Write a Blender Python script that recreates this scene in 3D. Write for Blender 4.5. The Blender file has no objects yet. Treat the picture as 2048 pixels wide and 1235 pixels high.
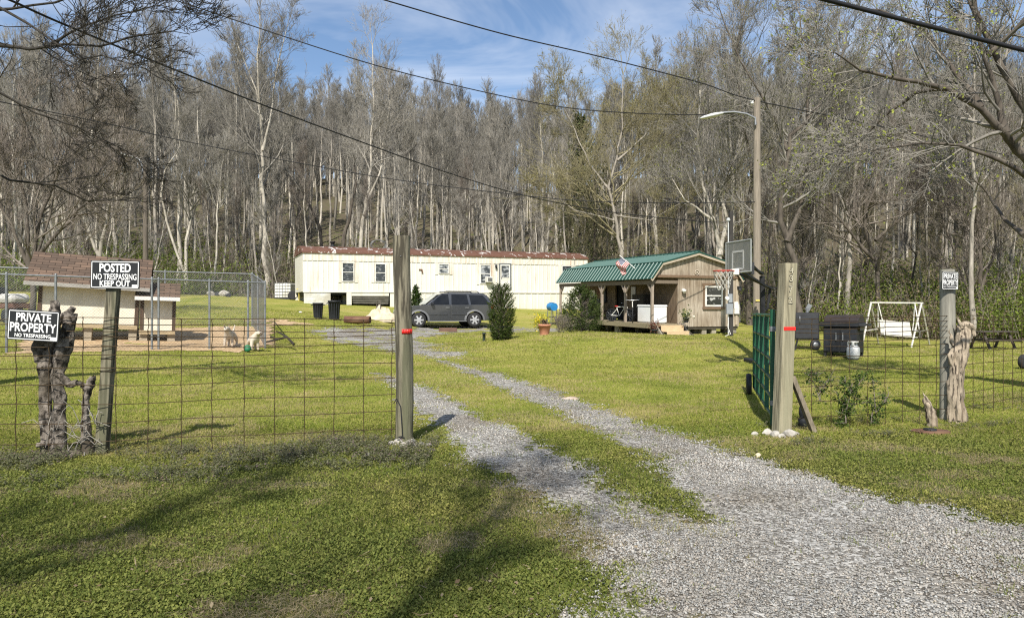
import bpy, bmesh, math, random
import numpy as np
from mathutils import Vector, Matrix, Euler
random.seed(7)
NR = np.random.default_rng(7)
SC = bpy.context.scene
COL = SC.collection
PI = math.pi
# ------------------------------------------------------------------ camera, sky, sun, exposure
F = 1480.0            # focal length in photograph pixels (2048 wide)
CZ = 1.4              # eye height
cam_d = bpy.data.cameras.new("camera"); cam_d.sensor_width = 36.0; cam_d.lens = 36.0*F/2048.0
cam_d.clip_start = 0.05; cam_d.clip_end = 2000
cam = bpy.data.objects.new("camera", cam_d); COL.objects.link(cam)
cam.location = (0, 0, CZ); cam.rotation_euler = (PI/2, 0, 0)
SC.camera = cam
SUN_AZ, SUN_EL = math.radians(9), math.radians(46)      # direction the light travels: away from camera, a little to the right
sd = bpy.data.lights.new("sun", 'SUN'); sd.energy = 5.0; sd.angle = math.radians(0.5); sd.color = (1.0, 0.95, 0.86)
so = bpy.data.objects.new("sun", sd); COL.objects.link(so)
LDIR = Vector((math.sin(SUN_AZ)*math.cos(SUN_EL), math.cos(SUN_AZ)*math.cos(SUN_EL), -math.sin(SUN_EL)))
so.rotation_euler = LDIR.to_track_quat('-Z', 'Y').to_euler(); so.location = (-5, -20, 30)
W = bpy.data.worlds.new("World"); SC.world = W; W.use_nodes = True
wt = W.node_tree; wt.nodes.clear()
def wn(t): return wt.nodes.new(t)
out = wn('ShaderNodeOutputWorld'); bg = wn('ShaderNodeBackground'); sky = wn('ShaderNodeTexSky')
sky.sky_type = 'NISHITA'; sky.sun_disc = False; sky.sun_elevation = SUN_EL; sky.sun_rotation = PI + SUN_AZ
sky.air_density = 1.0; sky.dust_density = 0.4; sky.ozone_density = 3.0
bg.inputs['Strength'].default_value = 0.105
tc = wn('ShaderNodeTexCoord'); mp = wn('ShaderNodeMapping'); mp.inputs['Scale'].default_value = (1.0, 0.7, 3.2)
mp.inputs['Rotation'].default_value = (0, 0.35, 0.2)
nz = wn('ShaderNodeTexNoise'); nz.inputs['Scale'].default_value = 2.2; nz.inputs['Detail'].default_value = 6; nz.inputs['Roughness'].default_value = 0.6
nz.inputs['Distortion'].default_value = 0.8
cr = wn('ShaderNodeValToRGB'); cr.color_ramp.elements[0].position = 0.42; cr.color_ramp.elements[1].position = 0.80
cr.color_ramp.elements[0].color = (0, 0, 0, 1); cr.color_ramp.elements[1].color = (0.72, 0.72, 0.72, 1)
mx = wn('ShaderNodeMix'); mx.data_type = 'RGBA'; mx.inputs['B'].default_value = (8.2, 8.4, 8.8, 1)
wt.links.new(tc.outputs['Generated'], mp.inputs['Vector']); wt.links.new(mp.outputs[0], nz.inputs['Vector'])
wt.links.new(nz.outputs['Fac'], cr.inputs['Fac']); wt.links.new(cr.outputs['Color'], mx.inputs['Factor'])
wt.links.new(sky.outputs[0], mx.inputs['A']); wt.links.new(mx.outputs['Result'], bg.inputs['Color']); wt.links.new(bg.outputs[0], out.inputs['Surface'])
SC.view_settings.view_transform = 'Standard'; SC.view_settings.look = 'None'; SC.view_settings.gamma = 1.0
SC.view_settings.exposure = 0.5
SC.cycles.use_denoising = False
SC.cycles.max_bounces = 6; SC.cycles.diffuse_bounces = 3; SC.cycles.transparent_max_bounces = 8
SC.cycles.sample_clamp_indirect = 4.0
SC.cycles.filter_width = 1.2

# ------------------------------------------------------------------ materials
MATS = {}
def newmat(name):
    m = bpy.data.materials.new(name); m.use_nodes = True; MATS[name] = m
    nt = m.node_tree; return m, nt, nt.nodes['Principled BSDF']
def mat(name, c1, c2=None, scale=6.0, rough=0.85, bump=0.0, metal=0.0, stretch=(1, 1, 1), detail=5, spec=0.25, c3=None, lo=0.35, hi=0.65, bscale=None, bdist=0.02):
    """noise-mottled surface: colours c1..c2 (c3 adds a second, larger stain layer)"""
    if name in MATS: return MATS[name]
    m, nt, b = newmat(name)
    b.inputs['Roughness'].default_value = rough; b.inputs['Metallic'].default_value = metal
    b.inputs['Specular IOR Level'].default_value = spec
    if c2 is None: c2 = tuple(v*0.72 for v in c1)
    N = nt.nodes.new; L = nt.links.new
    tc = N('ShaderNodeTexCoord'); mp = N('ShaderNodeMapping'); mp.inputs['Scale'].default_value = stretch
    L(tc.outputs['Object'], mp.inputs['Vector'])
    nz = N('ShaderNodeTexNoise'); nz.inputs['Scale'].default_value = scale; nz.inputs['Detail'].default_value = detail; nz.inputs['Roughness'].default_value = 0.62
    L(mp.outputs[0], nz.inputs['Vector'])
    cr = N('ShaderNodeValToRGB'); e = cr.color_ramp.elements
    e[0].position = lo; e[1].position = hi; e[0].color = (*c1, 1); e[1].color = (*c2, 1)
    L(nz.outputs['Fac'], cr.inputs['Fac']); colr = cr.outputs['Color']
    if c3 is not None:
        n2 = N('ShaderNodeTexNoise'); n2.inputs['Scale'].default_value = scale*0.23; n2.inputs['Detail'].default_value = 6
        L(mp.outputs[0], n2.inputs['Vector'])
        r2 = N('ShaderNodeValToRGB'); r2.color_ramp.elements[0].position = 0.48; r2.color_ramp.elements[1].position = 0.66
        L(n2.outputs['Fac'], r2.inputs['Fac'])
        mxx = N('ShaderNodeMix'); mxx.data_type = 'RGBA'; L(r2.outputs['Color'], mxx.inputs['Factor']); L(colr, mxx.inputs['A']); mxx.inputs['B'].default_value = (*c3, 1)
        colr = mxx.outputs['Result']
    L(colr, b.inputs['Base Color'])
    if bump > 0:
        bp = N('ShaderNodeBump'); bp.inputs['Strength'].default_value = bump; bp.inputs['Distance'].default_value = bdist
        src = nz
        if bscale:
            src = N('ShaderNodeTexNoise'); src.inputs['Scale'].default_value = bscale; src.inputs['Detail'].default_value = 4; L(mp.outputs[0], src.inputs['Vector'])
        L(src.outputs['Fac'], bp.inputs['Height']); L(bp.outputs[0], b.inputs['Normal'])
    return m
def leafmat(name, rough=0.6, trans=0.3):
    """colour comes from the per-leaf attribute 'tint' (each blade or leaf has its own hue)"""
    m, nt, b = newmat(name)
    N = nt.nodes.new; L = nt.links.new
    at = N('ShaderNodeAttribute'); at.attribute_name = 'tint'
    d = N('ShaderNodeBsdfDiffuse'); t = N('ShaderNodeBsdfTranslucent'); mx = N('ShaderNodeMixShader'); mx.inputs[0].default_value = trans
    L(at.outputs['Color'], d.inputs['Color']); L(at.outputs['Color'], t.inputs['Color'])
    L(d.outputs[0], mx.inputs[1]); L(t.outputs[0], mx.inputs[2])
    L(mx.outputs[0], nt.nodes['Material Output'].inputs['Surface']); nt.nodes.remove(b)
    return m

# ------------------------------------------------------------------ object helpers
def tag(o, label=None, cat=None, group=None, kind=None):
    if label: o['label'] = label
    if cat: o['category'] = cat
    if group: o['group'] = group
    if kind: o['kind'] = kind
    return o
def thing(name, label, cat, loc=(0, 0, 0), rotz=0.0, group=None, rot=None):
    o = bpy.data.objects.new(name, None); COL.objects.link(o); o.empty_display_size = 0.2
    o.location = loc; o.rotation_euler = rot if rot else (0, 0, rotz)
    return tag(o, label, cat, group)
def dup_tree(root, loc, rotz, scale, label, group):
    r = root.copy(); COL.objects.link(r); r.location = loc; r.rotation_euler = (0, 0, rotz); r.scale = scale
    r['label'] = label; r['group'] = group
    for ch in list(root.children):
        c = ch.copy(); COL.objects.link(c); c.parent = r
        for g in ch.children:
            d = g.copy(); COL.objects.link(d); d.parent = c
    return r
def mesh_np(name, V, Fc, m, parent=None, tint=None, smooth=False, loc=None):
    V = np.ascontiguousarray(V, dtype=np.float32); Fc = np.ascontiguousarray(Fc, dtype=np.int32)
    me = bpy.data.meshes.new(name); k = Fc.shape[1]; n = len(Fc)
    me.vertices.add(len(V)); me.vertices.foreach_set('co', V.ravel())
    me.loops.add(n*k); me.loops.foreach_set('vertex_index', Fc.ravel())
    me.polygons.add(n); me.polygons.foreach_set('loop_start', np.arange(0, n*k, k, dtype=np.int32))
    if smooth: me.polygons.foreach_set('use_smooth', np.ones(n, dtype=bool))
    if tint is not None:
        a = me.attributes.new('tint', 'FLOAT_COLOR', 'POINT')
        t4 = np.ones((len(V), 4), dtype=np.float32); t4[:, :3] = tint; a.data.foreach_set('color', t4.ravel())
    me.update(calc_edges=True); me.materials.append(m)
    o = bpy.data.objects.new(name, me); COL.objects.link(o)
    if parent: o.parent = parent
    if loc is not None: o.location = loc
    return o

class MB:
    """collects shapes, then links them as ONE mesh object"""
    def __init__(s): s.v = []; s.f = []; s.mi = []; s.sm = []
    def add(s, vs, fs, mi=0, smooth=False):
        o = len(s.v); s.v += [tuple(v) for v in vs]
        for f in fs: s.f.append(tuple(i+o for i in f)); s.mi.append(mi); s.sm.append(smooth)
        return s
    def box(s, c, size, rot=None, mi=0):
        hx, hy, hz = size[0]/2, size[1]/2, size[2]/2
        vs = [Vector((x*hx, y*hy, z*hz)) for z in (-1, 1) for y in (-1, 1) for x in (-1, 1)]
        R = Euler(rot).to_matrix() if rot is not None else None
        vs = [(R @ v if R else v) + Vector(c) for v in vs]
        return s.add(vs, [(0, 2, 3, 1), (4, 5, 7, 6), (0, 1, 5, 4), (2, 6, 7, 3), (0, 4, 6, 2), (1, 3, 7, 5)], mi)
    def beam(s, a, b, w, h, mi=0, up=(0, 0, 1)):
        """rectangular bar from a to b"""
        a = Vector(a); b = Vector(b); d = (b-a).normalized(); u = Vector(up)
        if abs(d.dot(u)) > 0.98: u = Vector((0, 1, 0))
        x = d.cross(u).normalized()*(w/2); z = x.cross(d).normalized()*(h/2)
        vs = [p+i*x+j*z for p in (a, b) for i, j in ((-1, -1), (1, -1), (1, 1), (-1, 1))]
        return s.add(vs, [(0, 1, 2, 3), (7, 6, 5, 4), (0, 4, 5, 1), (1, 5, 6, 2), (2, 6, 7, 3), (3, 7, 4, 0)], mi)
    def tube(s, pts, r, n=8, caps=True, mi=0, smooth=True, jit=0.0):
        pts = [Vector(p) for p in pts]; rs = r if isinstance(r, (list, tuple)) else [r]*len(pts)
        d0 = (pts[1]-pts[0]).normalized(); u = d0.orthogonal().normalized()
        rings = []
        for i, p in enumerate(pts):
            if i == 0: d = pts[1]-pts[0]
            elif i == len(pts)-1: d = pts[-1]-pts[-2]
            else: d = pts[i+1]-pts[i-1]
            d.normalize(); u = (u-d*u.dot(d)).normalized(); w = d.cross(u)
            rings.append([p+(u*math.cos(2*PI*k/n)+w*math.sin(2*PI*k/n))*rs[i]*(1+random.uniform(-jit, jit)) for k in range(n)])
        vs = [v for rg in rings for v in rg]; fs = []
        for i in range(len(pts)-1):
            for k in range(n):
                k2 = (k+1) % n; fs.append((i*n+k, i*n+k2, (i+1)*n+k2, (i+1)*n+k))
        s.add(vs, fs, mi, smooth)
        if caps: s.add(rings[0], [tuple(reversed(range(n)))], mi); s.add(rings[-1], [tuple(range(n))], mi)
        return s
    def lathe(s, prof, n=16, c=(0, 0, 0), mi=0, smooth=True, jit=0.0):
        """profile [(r,z)...] turned about z through c"""
        c = Vector(c); vs = []; fs = []
        for r, z in prof:
            for k in range(n):
                a = 2*PI*k/n; q = r*(1+random.uniform(-jit, jit)); vs.append(c+Vector((q*math.cos(a), q*math.sin(a), z)))
        for i in range(len(prof)-1):
            for k in range(n):
                k2 = (k+1) % n; fs.append((i*n+k, i*n+k2, (i+1)*n+k2, (i+1)*n+k))
        s.add(vs, fs, mi, smooth)
        if prof[-1][0] > 1e-4: s.add([vs[(len(prof)-1)*n+k] for k in range(n)], [tuple(range(n))], mi)
        if prof[0][0] > 1e-4: s.add([vs[k] for k in range(n)], [tuple(reversed(range(n)))], mi)
        return s
    def prism(s, poly, y0, y1, mi=0, axes='xz'):
        """polygon (a,b) in the xz (or xy) plane pushed from y0 to y1 (or z0 to z1)"""
        n = len(poly)
        if axes == 'xz': vs = [Vector((a, y0, b)) for a, b in poly]+[Vector((a, y1, b)) for a, b in poly]
        elif axes == 'xy': vs = [Vector((a, b, y0)) for a, b in poly]+[Vector((a, b, y1)) for a, b in poly]
        else: vs = [Vector((y0, a, b)) for a, b in poly]+[Vector((y1, a, b)) for a, b in poly]
        fs = [tuple(range(n)), tuple(reversed(range(n, 2*n)))]+[(i, i+n, (i+1) % n+n, (i+1) % n) for i in range(n)]
        return s.add(vs, fs, mi)
    def quad(s, a, b, c, d, mi=0): return s.add([a, b, c, d], [(0, 1, 2, 3)], mi)
    def ball(s, c, r, n=8, mi=0, jit=0.0, squash=(1, 1, 1)):
        vs = []; fs = []; c = Vector(c); m = max(4, n//2+1)
        for i in range(m+1):
            t = PI*i/m
            for k in range(n):
                a = 2*PI*k/n; q = r*(1+random.uniform(-jit, jit))
                vs.append(c+Vector((q*math.sin(t)*math.cos(a)*squash[0], q*math.sin(t)*math.sin(a)*squash[1], q*math.cos(t)*squash[2])))
        for i in range(m):
            for k in range(n):
                k2 = (k+1) % n; fs.append((i*n+k, (i+1)*n+k, (i+1)*n+k2, i*n+k2))
        return s.add(vs, fs, mi, True)
    def text(s, body, cx, cz, w, h, y, mi=1, bold=0.0, flip=False):
        """lettering in the xz plane, facing -y, fitted to w x h round (cx,cz)"""
        cu = bpy.data.curves.new('t', 'FONT'); cu.body = body; cu.size = 1; cu.offset = bold; cu.resolution_u = 3
        o = bpy.data.objects.new('t', cu); COL.objects.link(o)
        dg = bpy.context.evaluated_depsgraph_get(); dg.update()
        me = bpy.data.meshes.new_from_object(o.evaluated_get(dg))
        co = [v.co.copy() for v in me.vertices]; fs = [tuple(p.vertices) for p in me.polygons]
        x0 = min(v.x for v in co); x1 = max(v.x for v in co); y0 = min(v.y for v in co); y1 = max(v.y for v in co)
        vs = [Vector((cx+((v.x-x0)/(x1-x0)-0.5)*w, y, cz+((v.y-y0)/(y1-y0)-0.5)*h)) for v in co]
        s.add(vs, fs, mi)
        bpy.data.objects.remove(o); bpy.data.curves.remove(cu); bpy.data.meshes.remove(me)
        return s
    def xform(s, M):
        s.v = [tuple(M @ Vector(v)) for v in s.v]; return s
    def build(s, name, m, parent=None, bev=0.0, loc=None, fixn=True):
        me = bpy.data.meshes.new(name); me.from_pydata(s.v, [], s.f)
        for mm in (m if isinstance(m, (list, tuple)) else [m]): me.materials.append(mm)
        me.polygons.foreach_set('material_index', s.mi); me.polygons.foreach_set('use_smooth', s.sm)
        if fixn:
            bm = bmesh.new(); bm.from_mesh(me); bmesh.ops.recalc_face_normals(bm, faces=bm.faces); bm.to_mesh(me); bm.free()
        me.update()
        o = bpy.data.objects.new(name, me); COL.objects.link(o)
        if parent: o.parent = parent
        if loc is not None: o.location = loc
        if bev > 0:
            b = o.modifiers.new('bevel', 'BEVEL'); b.width = bev; b.segments = 2; b.limit_method = 'ANGLE'; b.angle_limit = 0.6
        return o

# ------------------------------------------------------------------ photograph geometry -> ground points
def P(px, py, d): return Vector(((px-1024)/F*d, d, CZ-(py-617)/F*d))
_NT = NR.random((256, 256))
def vnoise(x, y, s, seed=0):
    x = np.asarray(x, float)/s+seed*17.3; y = np.asarray(y, float)/s+seed*9.1
    xi = np.floor(x).astype(int); yi = np.floor(y).astype(int); fx = x-xi; fy = y-yi
    fx = fx*fx*(3-2*fx); fy = fy*fy*(3-2*fy)
    a = _NT[xi % 256, yi % 256]; b = _NT[(xi+1) % 256, yi % 256]; c = _NT[xi % 256, (yi+1) % 256]; d = _NT[(xi+1) % 256, (yi+1) % 256]
    return (a*(1-fx)+b*fx)*(1-fy)+(c*(1-fx)+d*fx)*fy
def fbm(x, y, s, seed=0, o=4):
    r = 0; a = 0.5; t = 0
    for i in range(o): r = r+a*vnoise(x, y, s/(2**i), seed+i*3); t += a; a *= 0.55
    return r/t
_cp = [(810, 885, 7.73), (205, 905, 7.2), (1560, 865, 8.35), (1895, 837, 9.5), (530, 696, 20.8), (0, 706, 17), (635, 637, 30.5), (668, 637, 30.5), (715, 644, 29.5),
       (762, 632, 35), (886, 654, 38), (820, 654, 37), (960, 654, 38), (1003, 678, 24), (1089, 667, 25), (1165, 663, 29.5), (1303, 673, 31), (1478, 664, 32.5), (1462, 672, 30), (1118, 652, 40),
       (606, 606, 43.6), (890, 612, 47.2), (1175, 617, 50.8), (572, 598, 50), (440, 590, 44), (250, 600, 40), (1740, 692, 32), (1825, 697, 31), (1975, 697, 30), (1612, 697, 20), (1700, 714, 18.4), (1515, 723, 18.5), (2046, 736, 16), (1300, 760, 14.5), (900, 760, 14.5), (850, 664, 33.5), (920, 664, 33.5), (800, 662, 34), (980, 663, 34), (880, 690, 26)]
_pts = [tuple(P(*c)) for c in _cp]+[(x, y, 0) for x, y in ((-6, 3), (6, 3), (0, 0), (-9, 0), (9, 0), (-9, -6), (9, -6), (0, 3.5), (0, 6), (-12, 8), (14, 12))]+[(-30, 20, 1.0), (-32, 44, 2.4), (26, 22, -.2), (32, 34, 0.2), (-20, 56, 2.3), (0, 58, 1.6), (14, 50, 0.9), (40, 50, .5)]
_A = np.array(_pts)
def _phi(r2): return np.where(r2 > 1e-9, 0.5*r2*np.log(np.maximum(r2, 1e-9)), 0)
_n = len(_A); _K = _phi(((_A[:, None, :2]-_A[None, :, :2])**2).sum(-1))+np.eye(_n)*4.0
_Q = np.c_[np.ones(_n), _A[:, :2]]; _S = np.block([[_K, _Q], [_Q.T, np.zeros((3, 3))]])
_W = np.linalg.solve(_S, np.r_[_A[:, 2], np.zeros(3)])
_EX = [-60, -30, -12, 0, 8, 13, 18, 24, 40, 60]; _EY = [46, 48, 53, 57, 57, 48, 38, 35, 34, 32]
def edge_y(x): return np.interp(x, _EX, _EY)          # where the wooded hill begins
def G(x, y):
    x = np.asarray(x, float); y = np.asarray(y, float); sh = np.broadcast(x, y).shape
    X = np.broadcast_to(x, sh).ravel(); Y = np.broadcast_to(y, sh).ravel()
    xc = np.clip(X, -32, 34); yc = np.clip(Y, -6, 56)
    z = np.empty(len(X))
    for i in range(0, len(X), 20000):
        sl = slice(i, i+20000)
        r2 = (xc[sl, None]-_A[None, :, 0])**2+(yc[sl, None]-_A[None, :, 1])**2
        z[sl] = _phi(r2) @ _W[:_n]+_W[_n]+_W[_n+1]*xc[sl]+_W[_n+2]*yc[sl]
    t = Y-edge_y(X); hill = np.where(t > 0, 0.27*t*t/(t+7), 0); hill = np.where(t > 95, hill-0.22*(t-95), hill)
    z = z+hill
    return z.reshape(sh) if sh else float(z[0])
def g(x, y): return float(G(x, y))
def GP(px, d):
    x = (px-1024)/F*d; return Vector((x, d, g(x, d)))
def unproj(px, py, t1=75.0):
    t = np.linspace(1.5, t1, 3000); x = (px-1024)/F*t; z = CZ-(py-617)/F*t
    h = G(x, t); k = np.argmax(z < h)
    return (float(x[k]), float(t[k]))
def poly_sd(X, Y, poly):
    """signed distance to polygon, positive inside"""
    X = np.asarray(X, float); Y = np.asarray(Y, float); d = np.full(X.shape, 1e9); ins = np.zeros(X.shape, bool)
    n = len(poly)
    for i in range(n):
        ax, ay = poly[i]; bx, by = poly[(i+1) % n]; ex, ey = bx-ax, by-ay; L = ex*ex+ey*ey+1e-12
        t = np.clip(((X-ax)*ex+(Y-ay)*ey)/L, 0, 1); d = np.minimum(d, (X-ax-t*ex)**2+(Y-ay-t*ey)**2)
        c = ((ay > Y) != (by > Y)); ins ^= c & (X < (bx-ax)*(Y-ay)/(by-ay+1e-12)+ax)
    d = np.sqrt(d); return np.where(ins, d, -d)
# ------------------------------------------------------------------ ground, driveway, chips
DRIVE = [unproj(*p) for p in [(1170, 1330), (1180, 1185), (1172, 1134), (1160, 1085), (1140, 1030), (1095, 1001), (1046, 979), (991, 942), (935, 909), (899, 868), (850, 835), (825, 809), (800, 778), (768, 757), (752, 746),
    (785, 752), (828, 770), (862, 783), (890, 795), (945, 826), (1012, 852), (1065, 886), (1125, 922), (1170, 955), (1250, 1000), (1400, 1035), (1372, 985), (1310, 930), (1262, 895), (1190, 862), (1110, 818), (1010, 779), (950, 750), (896, 729), (868, 719),
    (900, 724), (950, 735), (1000, 750), (1060, 770), (1116, 789), (1171, 810), (1250, 835), (1303, 852), (1386, 879), (1490, 915), (1552, 937), (1614, 960), (1697, 978), (1780, 1000), (1862, 1008), (1966, 1037), (2048, 1050), (2300, 1100), (2600, 1330)]]
FARG = [unproj(*p) for p in [(622, 662), (680, 654), (760, 655), (830, 659), (896, 666), (850, 676), (872, 690), (912, 711), (870, 717), (830, 709), (780, 702), (740, 692), (690, 683), (650, 678)]]
PAD = [unproj(*p) for p in [(800, 657), (850, 650), (985, 650), (1112, 656), (1112, 662), (1000, 664), (960, 660), (850, 664)]]
CHIPS = [unproj(*p) for p in [(60, 668), (250, 664), (400, 654), (470, 650), (540, 652), (545, 690), (470, 703), (420, 700), (250, 702), (120, 704), (20, 706)]]
DIRT = [unproj(*p) for p in [(520, 640), (560, 638), (610, 643), (600, 650), (550, 652), (522, 650)]]
TIP = [unproj(*p) for p in [(1190, 945), (1300, 960), (1420, 1010), (1470, 1070), (1400, 1090), (1280, 1045), (1180, 985)]]
MIXED = [unproj(*p) for p in [(1100, 1000), (1170, 1020), (1240, 1110), (1330, 1235), (1420, 1330), (1130, 1330), (1135, 1185), (1120, 1085)]]
def mixed_f(x, y): return np.clip(np.maximum(poly_sd(x, y, TIP), poly_sd(x, y, MIXED))/.22+.4, 0, 1)
def drive_m(x, y):
    n = fbm(x, y, 0.9, 5)-0.5; n2 = fbm(x, y, 0.22, 9)-0.5
    a = poly_sd(x, y, DRIVE); b = poly_sd(x, y, FARG); c = poly_sd(x, y, PAD)
    v = np.maximum(np.maximum(np.minimum(a, .6)+n*0.30+n2*0.42, np.minimum(b, .8)*0.6+n*0.9+n2*0.7-.05), np.minimum(c, .8)+n*0.5+n2*.4)
    v = np.where(np.maximum(np.maximum(a, b), c) > -.45, v, -1.0)
    return v
def chips_m(x, y): return np.maximum(poly_sd(x, y, CHIPS), poly_sd(x, y, DIRT)*.6)+(fbm(x, y, 1.2, 21)-0.5)*0.9+(fbm(x, y, .3, 3)-.5)*.5
def bumpz(x, y): return (fbm(x, y, 0.55, 40)-0.5)*0.045+(fbm(x, y, 3.0, 44)-.5)*.06

def lines(a, b, fine0, fine1, s0, growth, cap):
    r = list(np.arange(fine0, fine1, s0)); s = s0
    while r[-1] < b: s = min(s*growth, cap); r.append(r[-1]+s)
    s = s0; l = [r[0]]
    while l[-1] > a: s = min(s*growth, cap); l.append(l[-1]-s)
    return np.array(l[:0:-1]+r)
GX = lines(-150, 150, -8, 8, 0.09, 1.06, 5.0); GY = lines(-30, 230, 2.0, 12, 0.09, 1.05, 5.0)
XX, YY = np.meshgrid(GX, GY); ZZ = G(XX, YY)+bumpz(XX, YY)
idx = np.arange(XX.size).reshape(XX.shape)
Q = np.stack([idx[:-1, :-1], idx[:-1, 1:], idx[1:, 1:], idx[1:, :-1]], -1).reshape(-1, 4)
def ground_material():
    m, nt, b = newmat('lawn_soil'); b.inputs['Roughness'].default_value = 0.95; b.inputs['Specular IOR Level'].default_value = 0.1
    N = nt.nodes.new; L = nt.links.new; geo = N('ShaderNodeNewGeometry')
    def noise(sc, det=5, ro=.6):
        n = N('ShaderNodeTexNoise'); n.inputs['Scale'].default_value = sc; n.inputs['Detail'].default_value = det; n.inputs['Roughness'].default_value = ro
        L(geo.outputs['Position'], n.inputs['Vector']); return n.outputs['Fac']
    def ramp(f, *st):
        r = N('ShaderNodeValToRGB'); e = r.color_ramp.elements
        while len(e) < len(st): e.new(0.5)
        for k, (p, c) in enumerate(st): e[k].position = p; e[k].color = (*c, 1)
        L(f, r.inputs['Fac']); return r.outputs['Color']
    def mix(f, a, b_, mode='MIX'):
        x = N('ShaderNodeMix'); x.data_type = 'RGBA'; x.blend_type = mode
        if isinstance(f, float): x.inputs['Factor'].default_value = f
        else: L(f, x.inputs['Factor'])
        L(a, x.inputs['A']); L(b_, x.inputs['B']); return x.outputs['Result']
    grass = ramp(noise(0.55, 7, .65), (0.30, (0.16, 0.195, 0.04)), (0.45, (0.25, 0.265, 0.06)), (0.58, (0.33, 0.305, 0.095)), (0.72, (0.38, 0.32, 0.155)))
    fine = ramp(noise(26, 4, .7), (0.3, (0.55, 0.58, 0.45)), (0.7, (1.3, 1.25, 1.15)))
    grass = mix(1.0, grass, fine, 'MULTIPLY')
    litter = ramp(noise(1.1, 8, .7), (0.3, (0.07, 0.058, 0.04)), (0.5, (0.115, 0.095, 0.065)), (0.66, (0.085, 0.105, 0.03)))
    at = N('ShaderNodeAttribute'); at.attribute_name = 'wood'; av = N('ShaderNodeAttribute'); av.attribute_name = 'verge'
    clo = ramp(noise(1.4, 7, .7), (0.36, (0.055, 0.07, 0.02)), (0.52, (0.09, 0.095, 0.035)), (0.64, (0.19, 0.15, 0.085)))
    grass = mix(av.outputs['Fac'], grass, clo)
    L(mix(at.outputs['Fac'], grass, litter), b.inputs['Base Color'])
    bp = N('ShaderNodeBump'); bp.inputs['Strength'].default_value = 0.9; bp.inputs['Distance'].default_value = 0.05; L(noise(14, 6, .75), bp.inputs['Height']); L(bp.outputs[0], b.inputs['Normal'])
    return m
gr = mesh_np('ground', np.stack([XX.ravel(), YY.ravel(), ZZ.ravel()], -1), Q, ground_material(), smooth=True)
at = gr.data.attributes.new('wood', 'FLOAT', 'POINT')
wv = np.clip((YY-edge_y(XX)+3+(fbm(XX, YY, 5, 50)-.5)*6)/4, 0, 1); at.data.foreach_set('value', wv.ravel().astype(np.float32))
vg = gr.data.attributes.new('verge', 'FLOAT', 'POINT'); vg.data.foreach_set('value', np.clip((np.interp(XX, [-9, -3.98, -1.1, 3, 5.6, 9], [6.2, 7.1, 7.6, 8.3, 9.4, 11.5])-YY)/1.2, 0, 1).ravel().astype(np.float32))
tag(gr, kind='structure')

def gravel_material():
    m, nt, b = newmat('gravel'); b.inputs['Roughness'].default_value = 0.9; b.inputs['Specular IOR Level'].default_value = 0.15
    N = nt.nodes.new; L = nt.links.new; geo = N('ShaderNodeNewGeometry')
    v = N('ShaderNodeTexVoronoi'); v.inputs['Scale'].default_value = 52; L(geo.outputs['Position'], v.inputs['Vector'])
    r = N('ShaderNodeValToRGB'); e = r.color_ramp.elements; e[0].color = (0.10, 0.092, 0.08, 1); e[1].color = (0.44, 0.43, 0.405, 1); e[0].position = .12; e[1].position = .95
    hs = N('ShaderNodeSeparateColor'); L(v.outputs['Color'], hs.inputs[0]); L(hs.outputs[0], r.inputs['Fac'])
    n = N('ShaderNodeTexNoise'); n.inputs['Scale'].default_value = 0.9; n.inputs['Detail'].default_value = 6; L(geo.outputs['Position'], n.inputs['Vector'])
    r2 = N('ShaderNodeValToRGB'); e = r2.color_ramp.elements; e[0].color = (0.70, 0.64, 0.56, 1); e[1].color = (1.05, 1.05, 1.04, 1); e[0].position = .35; e[1].position = .6
    L(n.outputs['Fac'], r2.inputs['Fac'])
    mx = N('ShaderNodeMix'); mx.data_type = 'RGBA'; mx.blend_type = 'MULTIPLY'; mx.inputs['Factor'].default_value = 1; L(r.outputs[0], mx.inputs['A']); L(r2.outputs[0], mx.inputs['B'])
    L(mx.outputs['Result'], b.inputs['Base Color'])
    bp = N('ShaderNodeBump'); bp.inputs['Strength'].default_value = 0.8; bp.inputs['Distance'].default_value = 0.012; bp.invert = True
    L(v.outputs['Distance'], bp.inputs['Height']); L(bp.outputs[0], b.inputs['Normal'])
    return m
def sheet(name, mask, x0, x1, y0, y1, res0, m, lift, growth=1.0, cap=None, dith=0.0):
    ys = [y0]; s = res0
    while ys[-1] < y1: s = min(s*growth, cap or s); ys.append(ys[-1]+s)
    xs = np.arange(x0, x1, res0 if growth == 1 else min((cap or res0), res0*1.6))
    X, Y = np.meshgrid(xs, np.array(ys)); i = np.arange(X.size).reshape(X.shape)
    q = np.stack([i[:-1, :-1], i[:-1, 1:], i[1:, 1:], i[1:, :-1]], -1).reshape(-1, 4)
    cx = X.ravel()[q].mean(1); cy = Y.ravel()[q].mean(1); keep = mask(cx, cy)+(NR.random(len(cx))-.5)*dith > 0
    q = q[keep]; used = np.unique(q); rm = np.zeros(X.size, int); rm[used] = np.arange(len(used))
    x = X.ravel()[used]; y = Y.ravel()[used]
    o = mesh_np(name, np.stack([x, y, G(x, y)+bumpz(x, y)+lift], -1), rm[q], m, smooth=True)
    return tag(o, kind='structure')
sheet('driveway', drive_m, -13, 9, 2.0, 40, 0.028, gravel_material(), 0.005, 1.010, 0.075, .22)
sheet('wood_chip_ground', chips_m, -15, -5, 15, 30, 0.06, mat('wood_chips', (0.28, 0.18, 0.10), (0.56, 0.42, 0.25), 14, .9, .8, c3=(.36, .25, .14), lo=.38, hi=.62), 0.012)

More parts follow.
